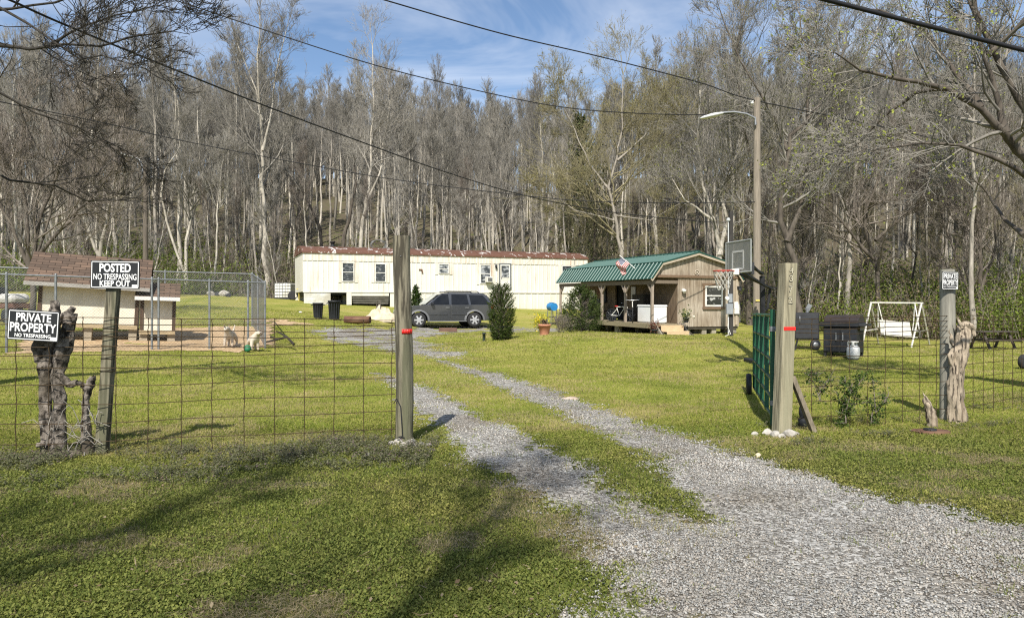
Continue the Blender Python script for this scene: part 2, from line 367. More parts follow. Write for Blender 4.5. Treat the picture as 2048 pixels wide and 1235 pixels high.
# ---- loose stones on the drive
def rand_in_view(n, d0, d1, spread=0.78, pad=0.8):
    d = d0*(d1/d0)**NR.random(n); x = (NR.random(n)*2-1)*(spread*d+pad); return x, d
x, y = rand_in_view(520000, 2.3, 22); dmm = drive_m(x, y); fine_ = np.clip((fbm(x, y, 1.1, 61)-.50)*7, 0, .72); k = NR.random(len(x)) < np.clip(.5+dmm/.5, 0, 1)*(1-fine_)
x, y = x[k], y[k]; n = len(x); print('stones', n)
oct_v = np.array([(1, 0, 0), (0, 1, 0), (-1, 0, 0), (0, -1, 0), (0, 0, 1), (0, 0, -1)], float); oct_f = np.array([(0, 1, 4), (1, 2, 4), (2, 3, 4), (3, 0, 4), (1, 0, 5), (2, 1, 5), (3, 2, 5), (0, 3, 5)])
s = (0.0044+0.0072*NR.random(n)**2.2)*(0.8+0.07*y); a = NR.random(n)*6.28
V = oct_v[None]*np.stack([s, s*(.6+.5*NR.random(n)), s*(.35+.4*NR.random(n))], -1)[:, None, :]*(1+(NR.random((n, 6, 1))-.5)*.5)
ca, sa = np.cos(a)[:, None], np.sin(a)[:, None]
V = np.stack([V[..., 0]*ca-V[..., 1]*sa, V[..., 0]*sa+V[..., 1]*ca, V[..., 2]+(NR.random((n, 6))-.5)*s[:, None]*.5], -1)+np.stack([x, y, G(x, y)+bumpz(x, y)+.0095], -1)[:, None, :]
lum = (0.215+0.245*NR.random(n)**1.3)*(0.66+.5*np.clip(fbm(x, y, 1.3, 60)*2.0-.5, 0, 1)); warm = 1+(NR.random(n)-.5)*.12
T = np.repeat(np.stack([lum*warm*1.03, lum*.975, lum*(2-warm)*.88], -1)[:, None, :], 6, 1).reshape(-1, 3)
gravel_n = n
o = mesh_np('gravel', V.reshape(-1, 3), (oct_f[None]+np.arange(n)[:, None, None]*6).reshape(-1, 3), leafmat('stone', trans=0.0), tint=T)
tag(o, 'loose pale grey gravel strewn along the two wheel tracks', 'gravel', kind='stuff')

# ---- grass blades, clover, weeds
def dry_f(x, y): return np.clip((fbm(x, y, 1.1, 70)-.505)*6+(fbm(x, y, .3, 73)-.5)*2.6, 0, 1)
def weed_f(x, y):
    """the strip of taller weeds along the left fence"""
    yf = np.interp(x, [-9, -3.98, -1.1], [6.3, 7.15, 7.7])
    w = np.clip(1-np.abs(y-yf+.55)/(1.05), 0, 1)*(x < -0.75)
    return np.clip(w*1.6+(fbm(x, y, .8, 81)-.55)*1.4*(w > 0), 0, 1)
def verge_shade(x, y): return 1-.14*np.clip((np.interp(x, [-9, -3.98, -1.1, 3, 5.6, 9], [6.2, 7.1, 7.6, 8.3, 9.4, 11.5])-y+(fbm(x, y, 1.6, 150)-.5)*3)/1.2, 0, 1)  # foreground shade put into the blade colour: near verge darkened
def blades(n, d0, d1, hmul):
    x, y = rand_in_view(n, d0, d1); dm = drive_m(x, y)
    tuft = (fbm(x, y, .16, 33) > .60)*np.clip((fbm(x, y, 1.1, 35)-.44)*6, 0, 1)
    k = (NR.random(n) < np.clip(np.clip(.45-dm/.34, 0.012, 1)+.55*tuft*(dm < .75)+.75*mixed_f(x, y)*(fbm(x, y, .13, 37) > .50), 0, 1)) & (chips_m(x, y) < .0+(NR.random(n) < .05)) & (y < edge_y(x)+1)
    x, y, dm = x[k], y[k], dm[k]; n = len(x)
    h = (0.018+0.035*NR.random(n)**1.6)*hmul*(0.7+.7*fbm(x, y, 1.0, 90)); w = np.maximum(0.0019, 0.00052*y)*(.7+.6*NR.random(n))
    h = h*np.clip(1+(y-6)*.03, 1, 1.6)
    a = NR.random(n)*6.28; ln = NR.random(n)*1.0*h; b = NR.random(n)*6.28
    c = np.stack([x, y, G(x, y)+bumpz(x, y)-.003], -1); side = np.stack([np.cos(a)*w, np.sin(a)*w, 0*w], -1)
    tip = c+np.stack([np.cos(b)*ln, np.sin(b)*ln, h], -1)
    V = np.stack([c-side, c+side, tip], 1)
    dr = dry_f(x, y); isdry = NR.random(n) < (dr*.62+.10); r = NR.random(n)[:, None]
    green = np.array([0.125, 0.185, 0.03])*(1-r)+np.array([0.29, 0.31, 0.06])*r; yel = np.array([.36, .32, .11])*(1-r)+np.array([.40, .325, .19])*r
    mid = np.clip((y-8)/12, 0, 1)[:, None]; green = green*(1-mid*.5)+np.array([.32, .32, .075])*mid*.5
    t = np.where(isdry[:, None], yel, green)*((.68+.68*fbm(x, y, .8, 95))*verge_shade(x, y))[:, None]
    return V, np.repeat(t[:, None, :], 3, 1)
Vs = []; Ts = []
for args in ((480000, 2.3, 9, .72), (560000, 8.0, 34, .62)):
    v, t = blades(*args); Vs.append(v.reshape(-1, 3)); Ts.append(t.reshape(-1, 3))
V = np.concatenate(Vs); T = np.concatenate(Ts); print('blades', len(V)//3)
GRASSM = leafmat('grass_blades', trans=.35)
o = mesh_np('grass', V, np.arange(len(V)).reshape(-1, 3), GRASSM, tint=T)
tag(o, 'short mixed green and straw coloured grass of the yard', 'grass', kind='stuff')
x, y = rand_in_view(760000, 2.3, 10.5); cf = fbm(x, y, 0.7, 101)-.55*np.clip(dry_f(x, y)-.35, 0, 1); dm = drive_m(x, y)
k = (cf > 0.12+.46*NR.random(len(x))) & ((dm < .12*NR.random(len(x))-.1) | (NR.random(len(x)) < .45*mixed_f(x, y)*(fbm(x, y, .13, 37) > .52))) & (NR.random(len(x)) < np.clip((10.3-y)/2.5, 0, 1)); x, y = x[k], y[k]; n = len(x); print('clover', n)
s = (0.0036+.0050*NR.random(n)**1.6)*(.85+.035*y); a = NR.random(n)*6.28; zc = G(x, y)+bumpz(x, y)+.006+.030*NR.random(n)*np.clip(fbm(x, y, .5, 107)*1.5, .4, 1)
tx = (NR.random(n)-.5)*2.0; ty = (NR.random(n)-.5)*2.0
cor = np.array([(1, 0), (0, 1), (-1, 0), (0, -1)], float)
cx = cor[None, :, 0]*np.cos(a)[:, None]-cor[None, :, 1]*np.sin(a)[:, None]; cy = cor[None, :, 0]*np.sin(a)[:, None]+cor[None, :, 1]*np.cos(a)[:, None]
V = np.stack([x[:, None]+cx*s[:, None], y[:, None]+cy*s[:, None], zc[:, None]+(cx*tx[:, None]+cy*ty[:, None])*s[:, None]], -1)
r = NR.random(n)[:, None]; hue = np.clip(fbm(x, y, 1.0, 109)*3.4-1.25, 0, 1)[:, None]; T = (np.array([0.088, 0.118, 0.03])*(1-r)+np.array([0.235, 0.25, 0.07])*r)*(1-hue)+(np.array([0.14, 0.14, 0.04])*(1-r)+np.array([0.33, 0.315, 0.095])*r)*hue
o = mesh_np('clover', V.reshape(-1, 3), np.arange(4*n).reshape(-1, 4), GRASSM, tint=np.repeat(T[:, None, :], 4, 1).reshape(-1, 3))
tag(o, 'patches of low round leaved clover in the near verge', 'clover', kind='stuff')
# weeds: stems with whorls of small leaves
x = NR.uniform(-8, -.6, 26000); y = np.interp(x, [-9, -3.98, -1.1], [6.3, 7.15, 7.7])+NR.uniform(-1.7, .5, len(x))
x2 = NR.uniform(2.9, 8, 9000); y2 = np.interp(x2, [3.0, 5.6, 8], [8.35, 9.5, 11])+NR.uniform(-.8, .5, len(x2))
k = NR.random(len(x)) < .62*weed_f(x, y)*np.clip((fbm(x, y, .45, 85)-.30)*4, 0, 1); k2 = NR.random(len(x2)) < .30*np.clip((fbm(x2, y2, .6, 83)-.5)*5, 0, 1); x = np.r_[x[k], x2[k2]]; y = np.r_[y[k], y2[k2]]
n = len(x); h = (.03+.10*NR.random(n)**1.5)*np.where(x < 0, 1, .75); print('weeds', n)
nl = 15; t = NR.random((n, nl))**.7; a = NR.random((n, nl))*6.28; R = .012+.014*NR.random((n, nl))
lean = (NR.random((n, 2))-.5)*.06
lx = x[:, None]+lean[:, :1]*t+np.cos(a)*R; ly = y[:, None]+lean[:, 1:]*t+np.sin(a)*R; lz = (G(x, y)+bumpz(x, y))[:, None]+t*h[:, None]
s = .0058+.0045*NR.random((n, nl)); tl = (NR.random((n, nl))-.6)*1.2
ux, uy = np.cos(a), np.sin(a)
c = np.stack([lx, ly, lz], -1); u = np.stack([ux, uy, tl], -1)*s[..., None]; v = np.stack([-uy, ux, 0*ux], -1)*s[..., None]*.8
V = np.stack([c-u, c+v, c+u, c-v], 2).reshape(-1, 3)
r = NR.random((n, nl, 1)); T = np.array([.085, .092, .05])*(1-r)+np.array([.215, .215, .125])*r; pk = NR.random((n, nl, 1)) < .14*(t[..., None] > .75); T = np.where(pk, np.array([.20, .135, .15]), T)
o = mesh_np('weeds', V, np.arange(len(V)).reshape(-1, 4), GRASSM, tint=np.repeat(T.reshape(-1, 1, 3), 4, 1).reshape(-1, 3))
tag(o, 'grey green low weeds crowding the foot of the wire fences', 'weeds', kind='stuff')

# dead leaves and twigs scattered over the grass
x, y = rand_in_view(3600, 2.3, 16); k = (drive_m(x, y) < .3) & (fbm(x, y, 1.3, 141) > .47); x, y = x[k], y[k]; n = len(x)
c = np.stack([x, y, G(x, y)+bumpz(x, y)+.03+.015*NR.random(n)], -1); u = NR.normal(size=(n, 3))*np.array([1, 1, .35]); u /= np.linalg.norm(u, axis=1, keepdims=True); w = np.cross(u, NR.normal(size=(n, 3))*.3+np.array([0, 0, 1.])); w /= np.linalg.norm(w, axis=1, keepdims=True)
L_ = (.007+.010*NR.random(n)**2)[:, None]; tw = (NR.random(n) < .5)[:, None]; u = u*np.where(tw, L_*3.2, L_*1.1); w = w*np.where(tw, .0025, L_*.7)
V = np.stack([c-u, c+w, c+u, c-w], 1).reshape(-1, 3); r = NR.random((n, 1)); T = np.array([.17, .115, .07])*(1-r)+np.array([.36, .29, .19])*r
o = mesh_np('leaf_litter', V, np.arange(4*n).reshape(-1, 4), GRASSM, tint=np.repeat(T[:, None], 4, 1).reshape(-1, 3))
tag(o, 'dead leaves and bits of twig scattered over the grass', 'leaf litter', kind='stuff')

# matted straw lying flat in the bare patches of the verge
x, y = rand_in_view(120000, 2.3, 10); k = (dry_f(x, y) > .45+.4*NR.random(len(x))) & (drive_m(x, y) < .1); x, y = x[k], y[k]; n = len(x); print('straw', n)
a = NR.random(n)*6.28; L_ = .012+.03*NR.random(n); d = np.stack([np.cos(a), np.sin(a), .35*(NR.random(n)-.3)], -1)*L_[:, None]; w = np.stack([-np.sin(a), np.cos(a), 0*a], -1)*np.maximum(.0013, .00042*y)[:, None]
c = np.stack([x, y, G(x, y)+bumpz(x, y)+.012+.016*NR.random(n)], -1); V = np.stack([c-d-w, c-d+w, c+d], 1).reshape(-1, 3); r = NR.random((n, 1)); T = np.array([.20, .155, .095])*(1-r)+np.array([.46, .385, .25])*r
o = mesh_np('thatch', V, np.arange(3*n).reshape(-1, 3), GRASSM, tint=np.repeat(T[:, None], 3, 1).reshape(-1, 3))
tag(o, 'matted dry straw in the worn patches of the verge', 'thatch', kind='stuff')
# ------------------------------------------------------------------ trees
BARKS = {
 'pale': mat('bark_pale', (0.56, 0.515, 0.435), (0.31, 0.28, 0.235), 5, .9, .5, stretch=(1, 1, .35), c3=(.20, .18, .14)),
 'grey': mat('bark_grey', (0.37, 0.335, 0.285), (0.20, 0.178, 0.15), 6, .9, .5, stretch=(1, 1, .3)),
 'brown': mat('bark_brown', (0.135, 0.115, 0.092), (0.06, 0.05, 0.041), 6, .95, .6, stretch=(1, 1, .3)),
 'dark': mat('bark_dark', (0.05, 0.044, 0.037), (0.026, 0.023, 0.019), 7, .95, .6, stretch=(1, 1, .3))}
TWIGS = {
 'pale': mat('twig_pale', (0.36, 0.335, 0.29), (0.22, 0.202, 0.172), 1.5, .9),
 'grey': mat('twig_grey', (0.27, 0.25, 0.215), (0.16, 0.147, 0.125), 1.5, .9),
 'red': mat('twig_red', (0.235, 0.20, 0.168), (0.14, 0.12, 0.10), 1.5, .9),
 'gold': mat('twig_gold', (0.29, 0.255, 0.15), (0.18, 0.16, 0.095), 1.5, .9),
 'dark': mat('twig_dark', (0.055, 0.048, 0.041), (0.03, 0.027, 0.023), 1.5, .9)}
def segs_mesh(segs, sides):
    A = np.array(segs, dtype=np.float64).reshape(-1, 8)
    p0, p1, r0, r1 = A[:, :3], A[:, 3:6], A[:, 6], A[:, 7]
    d = p1-p0; L = np.linalg.norm(d, axis=1, keepdims=True)+1e-9; d = d/L; p1 = p1+d*r1[:, None]*.6
    ref = np.where(np.abs(d[:, 2:3]) > .9, np.array([[1., 0, 0]]), np.array([[0, 0, 1.]]))
    u = np.cross(d, ref); u /= np.linalg.norm(u, axis=1, keepdims=True); w = np.cross(d, u)
    a = np.arange(sides)*2*PI/sides; ring = u[:, None, :]*np.cos(a)[None, :, None]+w[:, None, :]*np.sin(a)[None, :, None]
    V = np.concatenate([p0[:, None]+ring*r0[:, None, None], p1[:, None]+ring*r1[:, None, None]], 1)
    k = np.arange(sides); k2 = (k+1) % sides; f = np.stack([k, k2, k2+sides, k+sides], -1)
    Fc = f[None]+(np.arange(len(A))*2*sides)[:, None, None]
    return V.reshape(-1, 3), Fc.reshape(-1, 4)
def rotv(d, ang, rnd):
    o = d.orthogonal().normalized(); w = d.cross(o); az = rnd.uniform(0, 2*PI)
    return (d*math.cos(ang)+(o*math.cos(az)+w*math.sin(az))*math.sin(ang)).normalized()
def grow(S, rnd, p, d, L, r, lev, cfg, tips=None):
    """a limb with its branches and twigs; segments go to S[0] (thick) and S[1] (thin)"""
    n = cfg.get('nseg', (6, 4, 3, 2))[min(lev-1, 3)] if 'nseg' in cfg else (6, 5, 4, 2)[min(lev, 3)]; nch = cfg['kids'][lev] if lev < len(cfg['kids']) else 0
    wig = cfg['wig']; q = p.copy(); dd = d.copy(); sl = L/n; rmin = cfg['rmin']
    chs = [rnd.uniform(.15, 1.0)*n for _ in range(nch)]
    for i in range(n):
        dd = (dd+Vector((rnd.gauss(0, wig), rnd.gauss(0, wig), rnd.gauss(0, wig)+cfg['up'])) ).normalized()
        q2 = q+dd*sl; ra = max(rmin, r*(1-.72*i/n)); rb = max(rmin, r*(1-.72*(i+1)/n))
        S[0 if ra > cfg['thick'] else 1].append((*q, *q2, ra, rb))
        for c in chs:
            if i <= c < i+1:
                t = c-i; s = q.lerp(q2, t); ang = rnd.uniform(*cfg.get('kang', (.35, .85)))
                grow(S, rnd, s, rotv(dd, ang, rnd), L*rnd.uniform(.40, .82)*(1.15-.5*c/n), max(rmin, ra*.55), lev+1, cfg, tips)
        q = q2
    if tips is not None and lev >= len(cfg['kids']): tips.append(tuple(q))
CFG = dict(kids=(0, 7, 6, 4), wig=.16, up=.06, rmin=.006, thick=.03)
def tree_parts(rnd, trunk_pts, r0, r1, nlimb, first, limb_len, cfg, ang=(.6, 1.0), tips=None, taper=.0):
    """trunk tube + limbs along it. Returns trunk MB and [thick, thin] segments"""
    mb = MB(); pts = []; n = len(trunk_pts)-1
    for i in range(n):                                   # subdivide with a little wander
        a, b = Vector(trunk_pts[i]), Vector(trunk_pts[i+1]); m = 3
        for k in range(m):
            t = k/m; pts.append(a.lerp(b, t)+Vector((rnd.gauss(0, .02), rnd.gauss(0, .02), 0))*(1 if k else 0)*(b-a).length)
    pts.append(Vector(trunk_pts[-1])); N = len(pts)-1
    rs = [r0+(r1-r0)*(i/N)**.85+(r0*.45*math.exp(-i*1.6)) for i in range(N+1)]
    mb.tube(pts, rs, 8, jit=.08)
    S = [[], []]; tot = sum((pts[i+1]-pts[i]).length for i in range(N)); acc = 0
    for _ in range(nlimb):
        t = first+(1-first)*rnd.random()**.8; k = min(N-1, int(t*N)); f = t*N-k
        p = pts[k].lerp(pts[k+1], f); d = (pts[k+1]-pts[k]).normalized(); rr = rs[k]
        L = limb_len*(1.15-.75*(t-first)/(1-first+1e-6))*rnd.uniform(.6, 1.15)
        grow(S, rnd, p, rotv(d, rnd.uniform(*ang), rnd), L, min(rr*.55, .018*L+.015), 1, cfg, tips)
    d = (pts[-1]-pts[-2]).normalized()
    for _ in range(3): grow(S, rnd, pts[-1], rotv(d, rnd.uniform(.1, .5), rnd), limb_len*.55, r1*.7, 1, cfg, tips)
    return mb, S
def crown_mesh(name, S, m, parent, extra=None):
    V1, F1 = segs_mesh(S[0], 4) if S[0] else (np.zeros((0, 3)), np.zeros((0, 4), int))
    V2, F2 = segs_mesh(S[1], 3) if S[1] else (np.zeros((0, 3)), np.zeros((0, 4), int))
    return mesh_np(name, np.r_[V1, V2], np.r_[F1, F2+len(V1)], m, parent, smooth=True)
def leaf_quads(c, size, rng=NR, flat=0.0):
    n = len(c); u = rng.normal(size=(n, 3)); u /= np.linalg.norm(u, axis=1, keepdims=True); w = rng.normal(size=(n, 3)); w[:, 2] += flat
    w = np.cross(u, w); w /= np.linalg.norm(w, axis=1, keepdims=True)+1e-9
    s = size*(.6+.8*rng.random(n)); u = u*s[:, None]; w = w*s[:, None]*.55; c = np.asarray(c)
    return np.stack([c-u, c+w, c+u, c-w], 1).reshape(-1, 3)
def tints(n, c1, c2, rng=NR, rep=4):
    r = rng.random((n, 1)); return np.repeat((np.array(c1)*(1-r)+np.array(c2)*r)[:, None, :], rep, 1).reshape(-1, 3)
LEAFM = leafmat('leaf', trans=.3)

# ---- one of each kind of bare forest tree
VAR = []
def forest_kind(seed, H, r0, nlimb, first, ll, bark, twig, ang, kids, lean=.05, wig=.16, rmin=.007, buds=None, name='bare_tree'):
    rnd = random.Random(seed); x = y = 0; pts = [(0, 0, -.3)]; lx, ly = rnd.gauss(0, lean), rnd.gauss(0, lean)
    for i in range(1, 6):
        x += (lx+rnd.gauss(0, .035))*H/5; y += (ly+rnd.gauss(0, .035))*H/5; pts.append((x, y, H*i/5*(.97 if i == 5 else 1)))
    cfg = dict(CFG, kids=kids, wig=wig*.5, rmin=rmin, up=.15, kang=(.25, .6)); tips = []
    mb, S = tree_parts(rnd, pts, r0, .025, nlimb, first, ll, cfg, ang, tips)
    VAR.append(dict(mb=mb, S=S, bark=bark, twig=twig, H=H, name=name, tips=tips, buds=buds)); return VAR[-1]
K4 = (0, 5, 5, 2)
forest_kind(1, 19, .17, 24, .52, 3.6, 'pale', 'pale', (.4, .85), K4)
forest_kind(2, 17, .13, 24, .46, 3.0, 'grey', 'grey', (.4, .9), K4)
forest_kind(3, 20, .20, 26, .48, 4.2, 'pale', 'grey', (.45, .95), K4, lean=.04)
forest_kind(4, 14, .10, 22, .42, 2.6, 'pale', 'red', (.4, .9), K4)
forest_kind(5, 15, .13, 26, .30, 3.2, 'brown', 'red', (.5, 1.0), K4, wig=.2)
forest_kind(6, 18, .15, 24, .44, 3.4, 'grey', 'pale', (.4, .8), K4, lean=.07)
forest_kind(7, 11, .08, 22, .25, 2.4, 'grey', 'red', (.45, 1.0), K4, lean=.09)
forest_kind(8, 9, .06, 20, .15, 2.2, 'brown', 'red', (.4, .95), K4, lean=.12, wig=.2)
forest_kind(9, 21, .18, 26, .55, 3.6, 'grey', 'grey', (.35, .8), K4, lean=.03)
forest_kind(10, 13, .11, 26, .22, 3.4, 'grey', 'gold', (.5, 1.1), K4, wig=.2, buds=((.30, .26, .09), (.22, .22, .07)))
forest_kind(11, 16, .14, 26, .3, 3.6, 'brown', 'gold', (.5, 1.1), K4, wig=.2, buds=((.20, .23, .07), (.28, .27, .11)))
forest_kind(12, 8, .05, 16, .1, 1.9, 'pale', 'pale', (.35, .8), K4, lean=.14, name='bare_sapling')
def realise(v, label, group, loc, rotz=0, scale=(1, 1, 1)):
    t = thing(v['name'], label, 'sapling' if 'sapling' in v['name'] else 'tree', loc, rotz, group); t.scale = scale
    v['mb'].build('trunk', BARKS[v['bark']], t, fixn=False); cr = crown_mesh('crown', v['S'], TWIGS[v['twig']], t)
    if v['buds']:
        rng = np.random.default_rng(3); tp = np.array(v['tips']); tp = tp[rng.random(len(tp)) < .5]; c = np.repeat(tp, 2, 0)+rng.normal(size=(len(tp)*2, 3))*.08
        o = mesh_np('buds', leaf_quads(c, .03, rng), np.arange(len(c)*4).reshape(-1, 4), LEAFM, cr, tint=tints(len(c), *v['buds'], rng))
    v['root'] = t; return t
FIRST = {}
def plant(vi, x, y, rotz, s, label, group, sz=None):
    v = VAR[vi]; loc = (x, y, g(x, y)); sc = (s, s, s*(sz or 1))
    if 'root' not in v: return realise(v, label, group, loc, rotz, sc)
    return dup_tree(v['root'], loc, rotz, sc, label, group)

ZONES = [('trees behind the dog pen', 'bare tree of the wooded slope behind the dog pen'),
         ('trees behind the trailer home', 'bare tree of the wooded slope behind the cream trailer home'),
         ('trees behind the shed', 'bare tree of the wooded slope behind the green roofed shed'),
         ('trees behind the swing frame', 'bare tree of the dense wood behind the white swing frame')]
def zone(x, y):
    px = 1024+x/y*F
    return 0 if px < 590 else 1 if px < 1110 else 2 if px < 1520 else 3
placed = []
def forest(n, tmin, tmax, kinds, smin, smax, seed, gap, sap=False, xr=.86):
    rnd = random.Random(seed); made = 0; tries = 0
    while made < n and tries < n*60:
        tries += 1; t = tmin+(tmax-tmin)*rnd.random()**1.2; u = rnd.uniform(-xr, xr)
        y = 35.0
        for _ in range(8): y = float(edge_y(u*y))+t
        x = u*y+rnd.uniform(-1, 1)
        if any((x-a)**2+(y-b)**2 < gap*gap for a, b in placed): continue
        if -14 < x < 6 and y < 55+.0*x and abs((y-47.2)-.412*(x+3.5)) < 3.6: continue      # clear of the trailer
        placed.append((x, y)); z = zone(x, y); grp, lab = ZONES[z]
        vi = rnd.choice(kinds[z] if isinstance(kinds, dict) else kinds)
        if sap: grp, lab = grp.replace('trees', 'saplings'), lab.replace('bare tree', 'thin bare sapling')
        plant(vi, x, y, rnd.uniform(0, 6.28), rnd.uniform(smin, smax)*(.8 if z == 3 and not sap else 1), lab, grp, rnd.uniform(.92, 1.1)); made += 1
    print('forest', n, made)
mixk = {0: [0, 1, 3, 4, 5, 6, 6, 4], 1: [0, 1, 2, 3, 5, 5, 6, 3], 2: [0, 1, 3, 5, 6, 9, 10, 9], 3: [1, 3, 4, 4, 6, 6, 10, 9, 5]}
forest(66, 0, 9, mixk, .55, .84, 11, 1.5)
forest(120, 5, 40, {0: [0, 1, 2, 5, 8, 2], 1: [0, 1, 2, 5, 8, 0], 2: [0, 1, 2, 5, 8, 10], 3: [0, 1, 5, 8, 10, 4]}, .62, .90, 12, 1.7)
forest(72, -1, 14, [11, 11, 7, 11], .6, 1.15, 13, .9, sap=True)
# ---- the rest of the wood, too many and too far to count: one mass
def far_wood():
    rnd = random.Random(5); Vs = []; Fs = []; Ts_ = []; off = 0; lows = []
    for sd_, H in ((31, 18), (32, 16), (33, 19), (34, 15), (35, 11), (36, 17)):
        r2 = random.Random(sd_); pts = [(0, 0, -.3)]; x = y = 0
        for i in range(1, 5): x += r2.gauss(0, .03)*H/4; y += r2.gauss(0, .03)*H/4; pts.append((x, y, H*i/4))
        cfg = dict(CFG, kids=(0, 7, 4), rmin=.013, thick=.05, wig=.1, up=.14, kang=(.25, .7), nseg=(3, 2, 1, 1)); S = [[], []]
        for i in range(4): S[1].append((*pts[i], *pts[i+1], .19*(1-i/4)+.02, .19*(1-(i+1)/4)+.02))
        mb, S2 = tree_parts(r2, pts, .14, .02, 22, (.5, .42, .55, .3, .15, .5)[sd_-31], 3.3, cfg, (.35, .75)); S[1] += S2[0]+S2[1]
        lows.append(segs_mesh(S[1], 3))
    for i in range(1560):
        u = rnd.uniform(-.95, .95); t = 8+105*rnd.random()**.75 if i < 1150 else rnd.uniform(78, 118) if i < 1400 else rnd.uniform(60, 112); y = 40.
        if i >= 1400: u = rnd.uniform(-.36, -.05)
        for _ in range(8): y = float(edge_y(u*y))+t
        x = u*y; V, Fc = lows[i % 6 if i < 1150 else (4, 4, 3)[i % 3]]; a = rnd.uniform(0, 6.28); s = rnd.uniform(.65, 1.0) if i < 1150 else rnd.uniform(.6, 1.0)
        R = np.array([[math.cos(a), -math.sin(a), 0], [math.sin(a), math.cos(a), 0], [0, 0, 1]])
        Vs.append(V @ R.T*s+np.array([x, y, g(x, y)])); Fs.append(Fc+off); off += len(V); br_ = rnd.uniform(.75, 1.15); tt = np.tile(np.array([[.235, .22, .188]])*br_*(.8+.4*NR.random((len(V), 1))), 1); tt[:24] = np.array([.50, .46, .385])*rnd.uniform(.35, 1.15); Ts_.append(tt)
    print('far faces', sum(len(f) for f in Fs))
    o = mesh_np('woods', np.concatenate(Vs), np.concatenate(Fs), leafmat('wood_far', trans=0.0), tint=np.concatenate(Ts_), smooth=True)
    tag(o, 'mass of far bare trees covering the upper hillside', 'woods', kind='stuff')
far_wood()
# ---- green undergrowth at the foot of the wood
def undergrowth():
    rng = np.random.default_rng(8); n = 4600; u = rng.uniform(-.88, .88, n); y = np.full(n, 40.); t = rng.random(n)**1.5*20-1.0
    for _ in range(8): y = edge_y(u*y)+t
    x = u*y; k = ~((np.abs((y-47.2)-.412*(x+3.5)) < 3.4) & (x > -14) & (x < 6)); k &= fbm(x, y, 7, 120) > .40; k &= ~((x/y > .10) & (x/y < .50) & (rng.random(n) < .35))
    x, y = x[k], y[k]; n = len(x); H = (.6+2.5*rng.random(n)**1.5); nl = 90
    r = rng.normal(size=(n, nl, 3)); c = np.stack([x, y, G(x, y)], -1)[:, None, :]+r*np.stack([H*.5, H*.5, H*.3], -1)[:, None, :]+np.stack([0*H, 0*H, H*.5], -1)[:, None, :]
    c = c.reshape(-1, 3); hue = np.repeat(fbm(x, y, 4, 130), nl); N = len(c)
    V = leaf_quads(c, .062, rng); rr = rng.random((N, 1)); T = np.array([.09, .13, .024])*(1-rr)+np.array([.21, .255, .055])*rr
    T = np.where((hue+.25*(rng.random(N)-.5) > .56)[:, None], np.array([.17, .13, .075])+rr*.05, T)
    o = mesh_np('undergrowth', V, np.arange(4*N).reshape(-1, 4), LEAFM, tint=np.repeat(T[:, None], 4, 1).reshape(-1, 3))
    tag(o, 'low green brush along the foot of the wood', 'undergrowth', kind='stuff')
    S = []; m = 4300; u = rng.uniform(-.88, .88, m); y = np.full(m, 40.); t = rng.random(m)**1.2*24-1.5
    for _ in range(8): y = edge_y(u*y)+t
    x = u*y; k = ~((np.abs((y-47.2)-.412*(x+3.5)) < 3.4) & (x > -14) & (x < 6)); x, y = x[k], y[k]; z = G(x, y)
    for i in range(len(x)):
        h = .7+2.6*rng.random()**1.7; a, b = rng.normal(0, .22, 2)*h; p = (x[i], y[i], z[i]-.05); q = (x[i]+a*.4, y[i]+b*.4, z[i]+h*.55); e = (x[i]+a, y[i]+b, z[i]+h)
        S.append((*p, *q, .014, .011)); S.append((*q, *e, .011, .006))
        for _ in range(4):
            w = rng.random(); s = np.array(q)*(1-w)+np.array(e)*w; dv = rng.normal(0, .3, 3)*h*.35; dv[2] = abs(dv[2]); S.append((*s, *(s+dv), .007, .005))
    V, Fc = segs_mesh(S, 3)
    o = mesh_np('brush', V, Fc, mat('brush_stem', (.28, .245, .19), (.13, .112, .088), .6, .95))
    tag(o, 'tangle of bare brown stems filling the wood edge', 'brush', kind='stuff')
undergrowth()

# ---- trees one can tell apart, each with its trunk drawn along its own line
def own_tree(name, label, pts, d, r0, r1, nlimb, first, ll, bark, twig, seed, kids=(0, 6, 5, 3), ang=(.5, 1.0), wig=.18, stems=(), rmin=.007, buds=None, cat='tree', depth=0.0, bsize=.038, bfrac=.5, up=.06, group=None):
    rnd = random.Random(seed); x0, y0 = (pts[0][0]-1024)/F*d, d; base = Vector((x0, y0, g(x0, y0)))
    def loc(pp, k): return [Vector(P(px, py, d+depth*i*k))-base for i, (px, py) in enumerate(pp)]
    w = loc(pts, 1); w[0] = Vector((w[0].x, w[0].y, -.25)); tips = []
    cfg = dict(CFG, kids=kids, wig=wig*.75, rmin=rmin, up=up+.03, kang=(.3, .8))
    mb, S = tree_parts(rnd, w, r0, r1, nlimb, first, ll, cfg, ang, tips)
    for sp, ra, rb, nl, fl, l2 in stems:
        m2, S2 = tree_parts(rnd, loc(sp, rnd.choice((-1, 1))), ra, rb, nl, fl, l2, cfg, ang, tips)
        mb.add(m2.v, m2.f, 0, True); S[0] += S2[0]; S[1] += S2[1]
    t = thing(name, label, cat, base, group=group); mb.build('trunk', BARKS[bark], t, fixn=False)
    cr = crown_mesh('crown', S, TWIGS[twig], t)
    if buds:
        rng = np.random.default_rng(seed); tp = np.array(tips); tp = tp[rng.random(len(tp)) < bfrac]; c = np.repeat(tp, 2, 0)+rng.normal(size=(len(tp)*2, 3))*.07
        mesh_np('buds', leaf_quads(c, bsize, rng), np.arange(len(c)*4).reshape(-1, 4), LEAFM, cr, tint=tints(len(c), *buds, rng))
    print(label[:40], len(S[0])+len(S[1])); return t
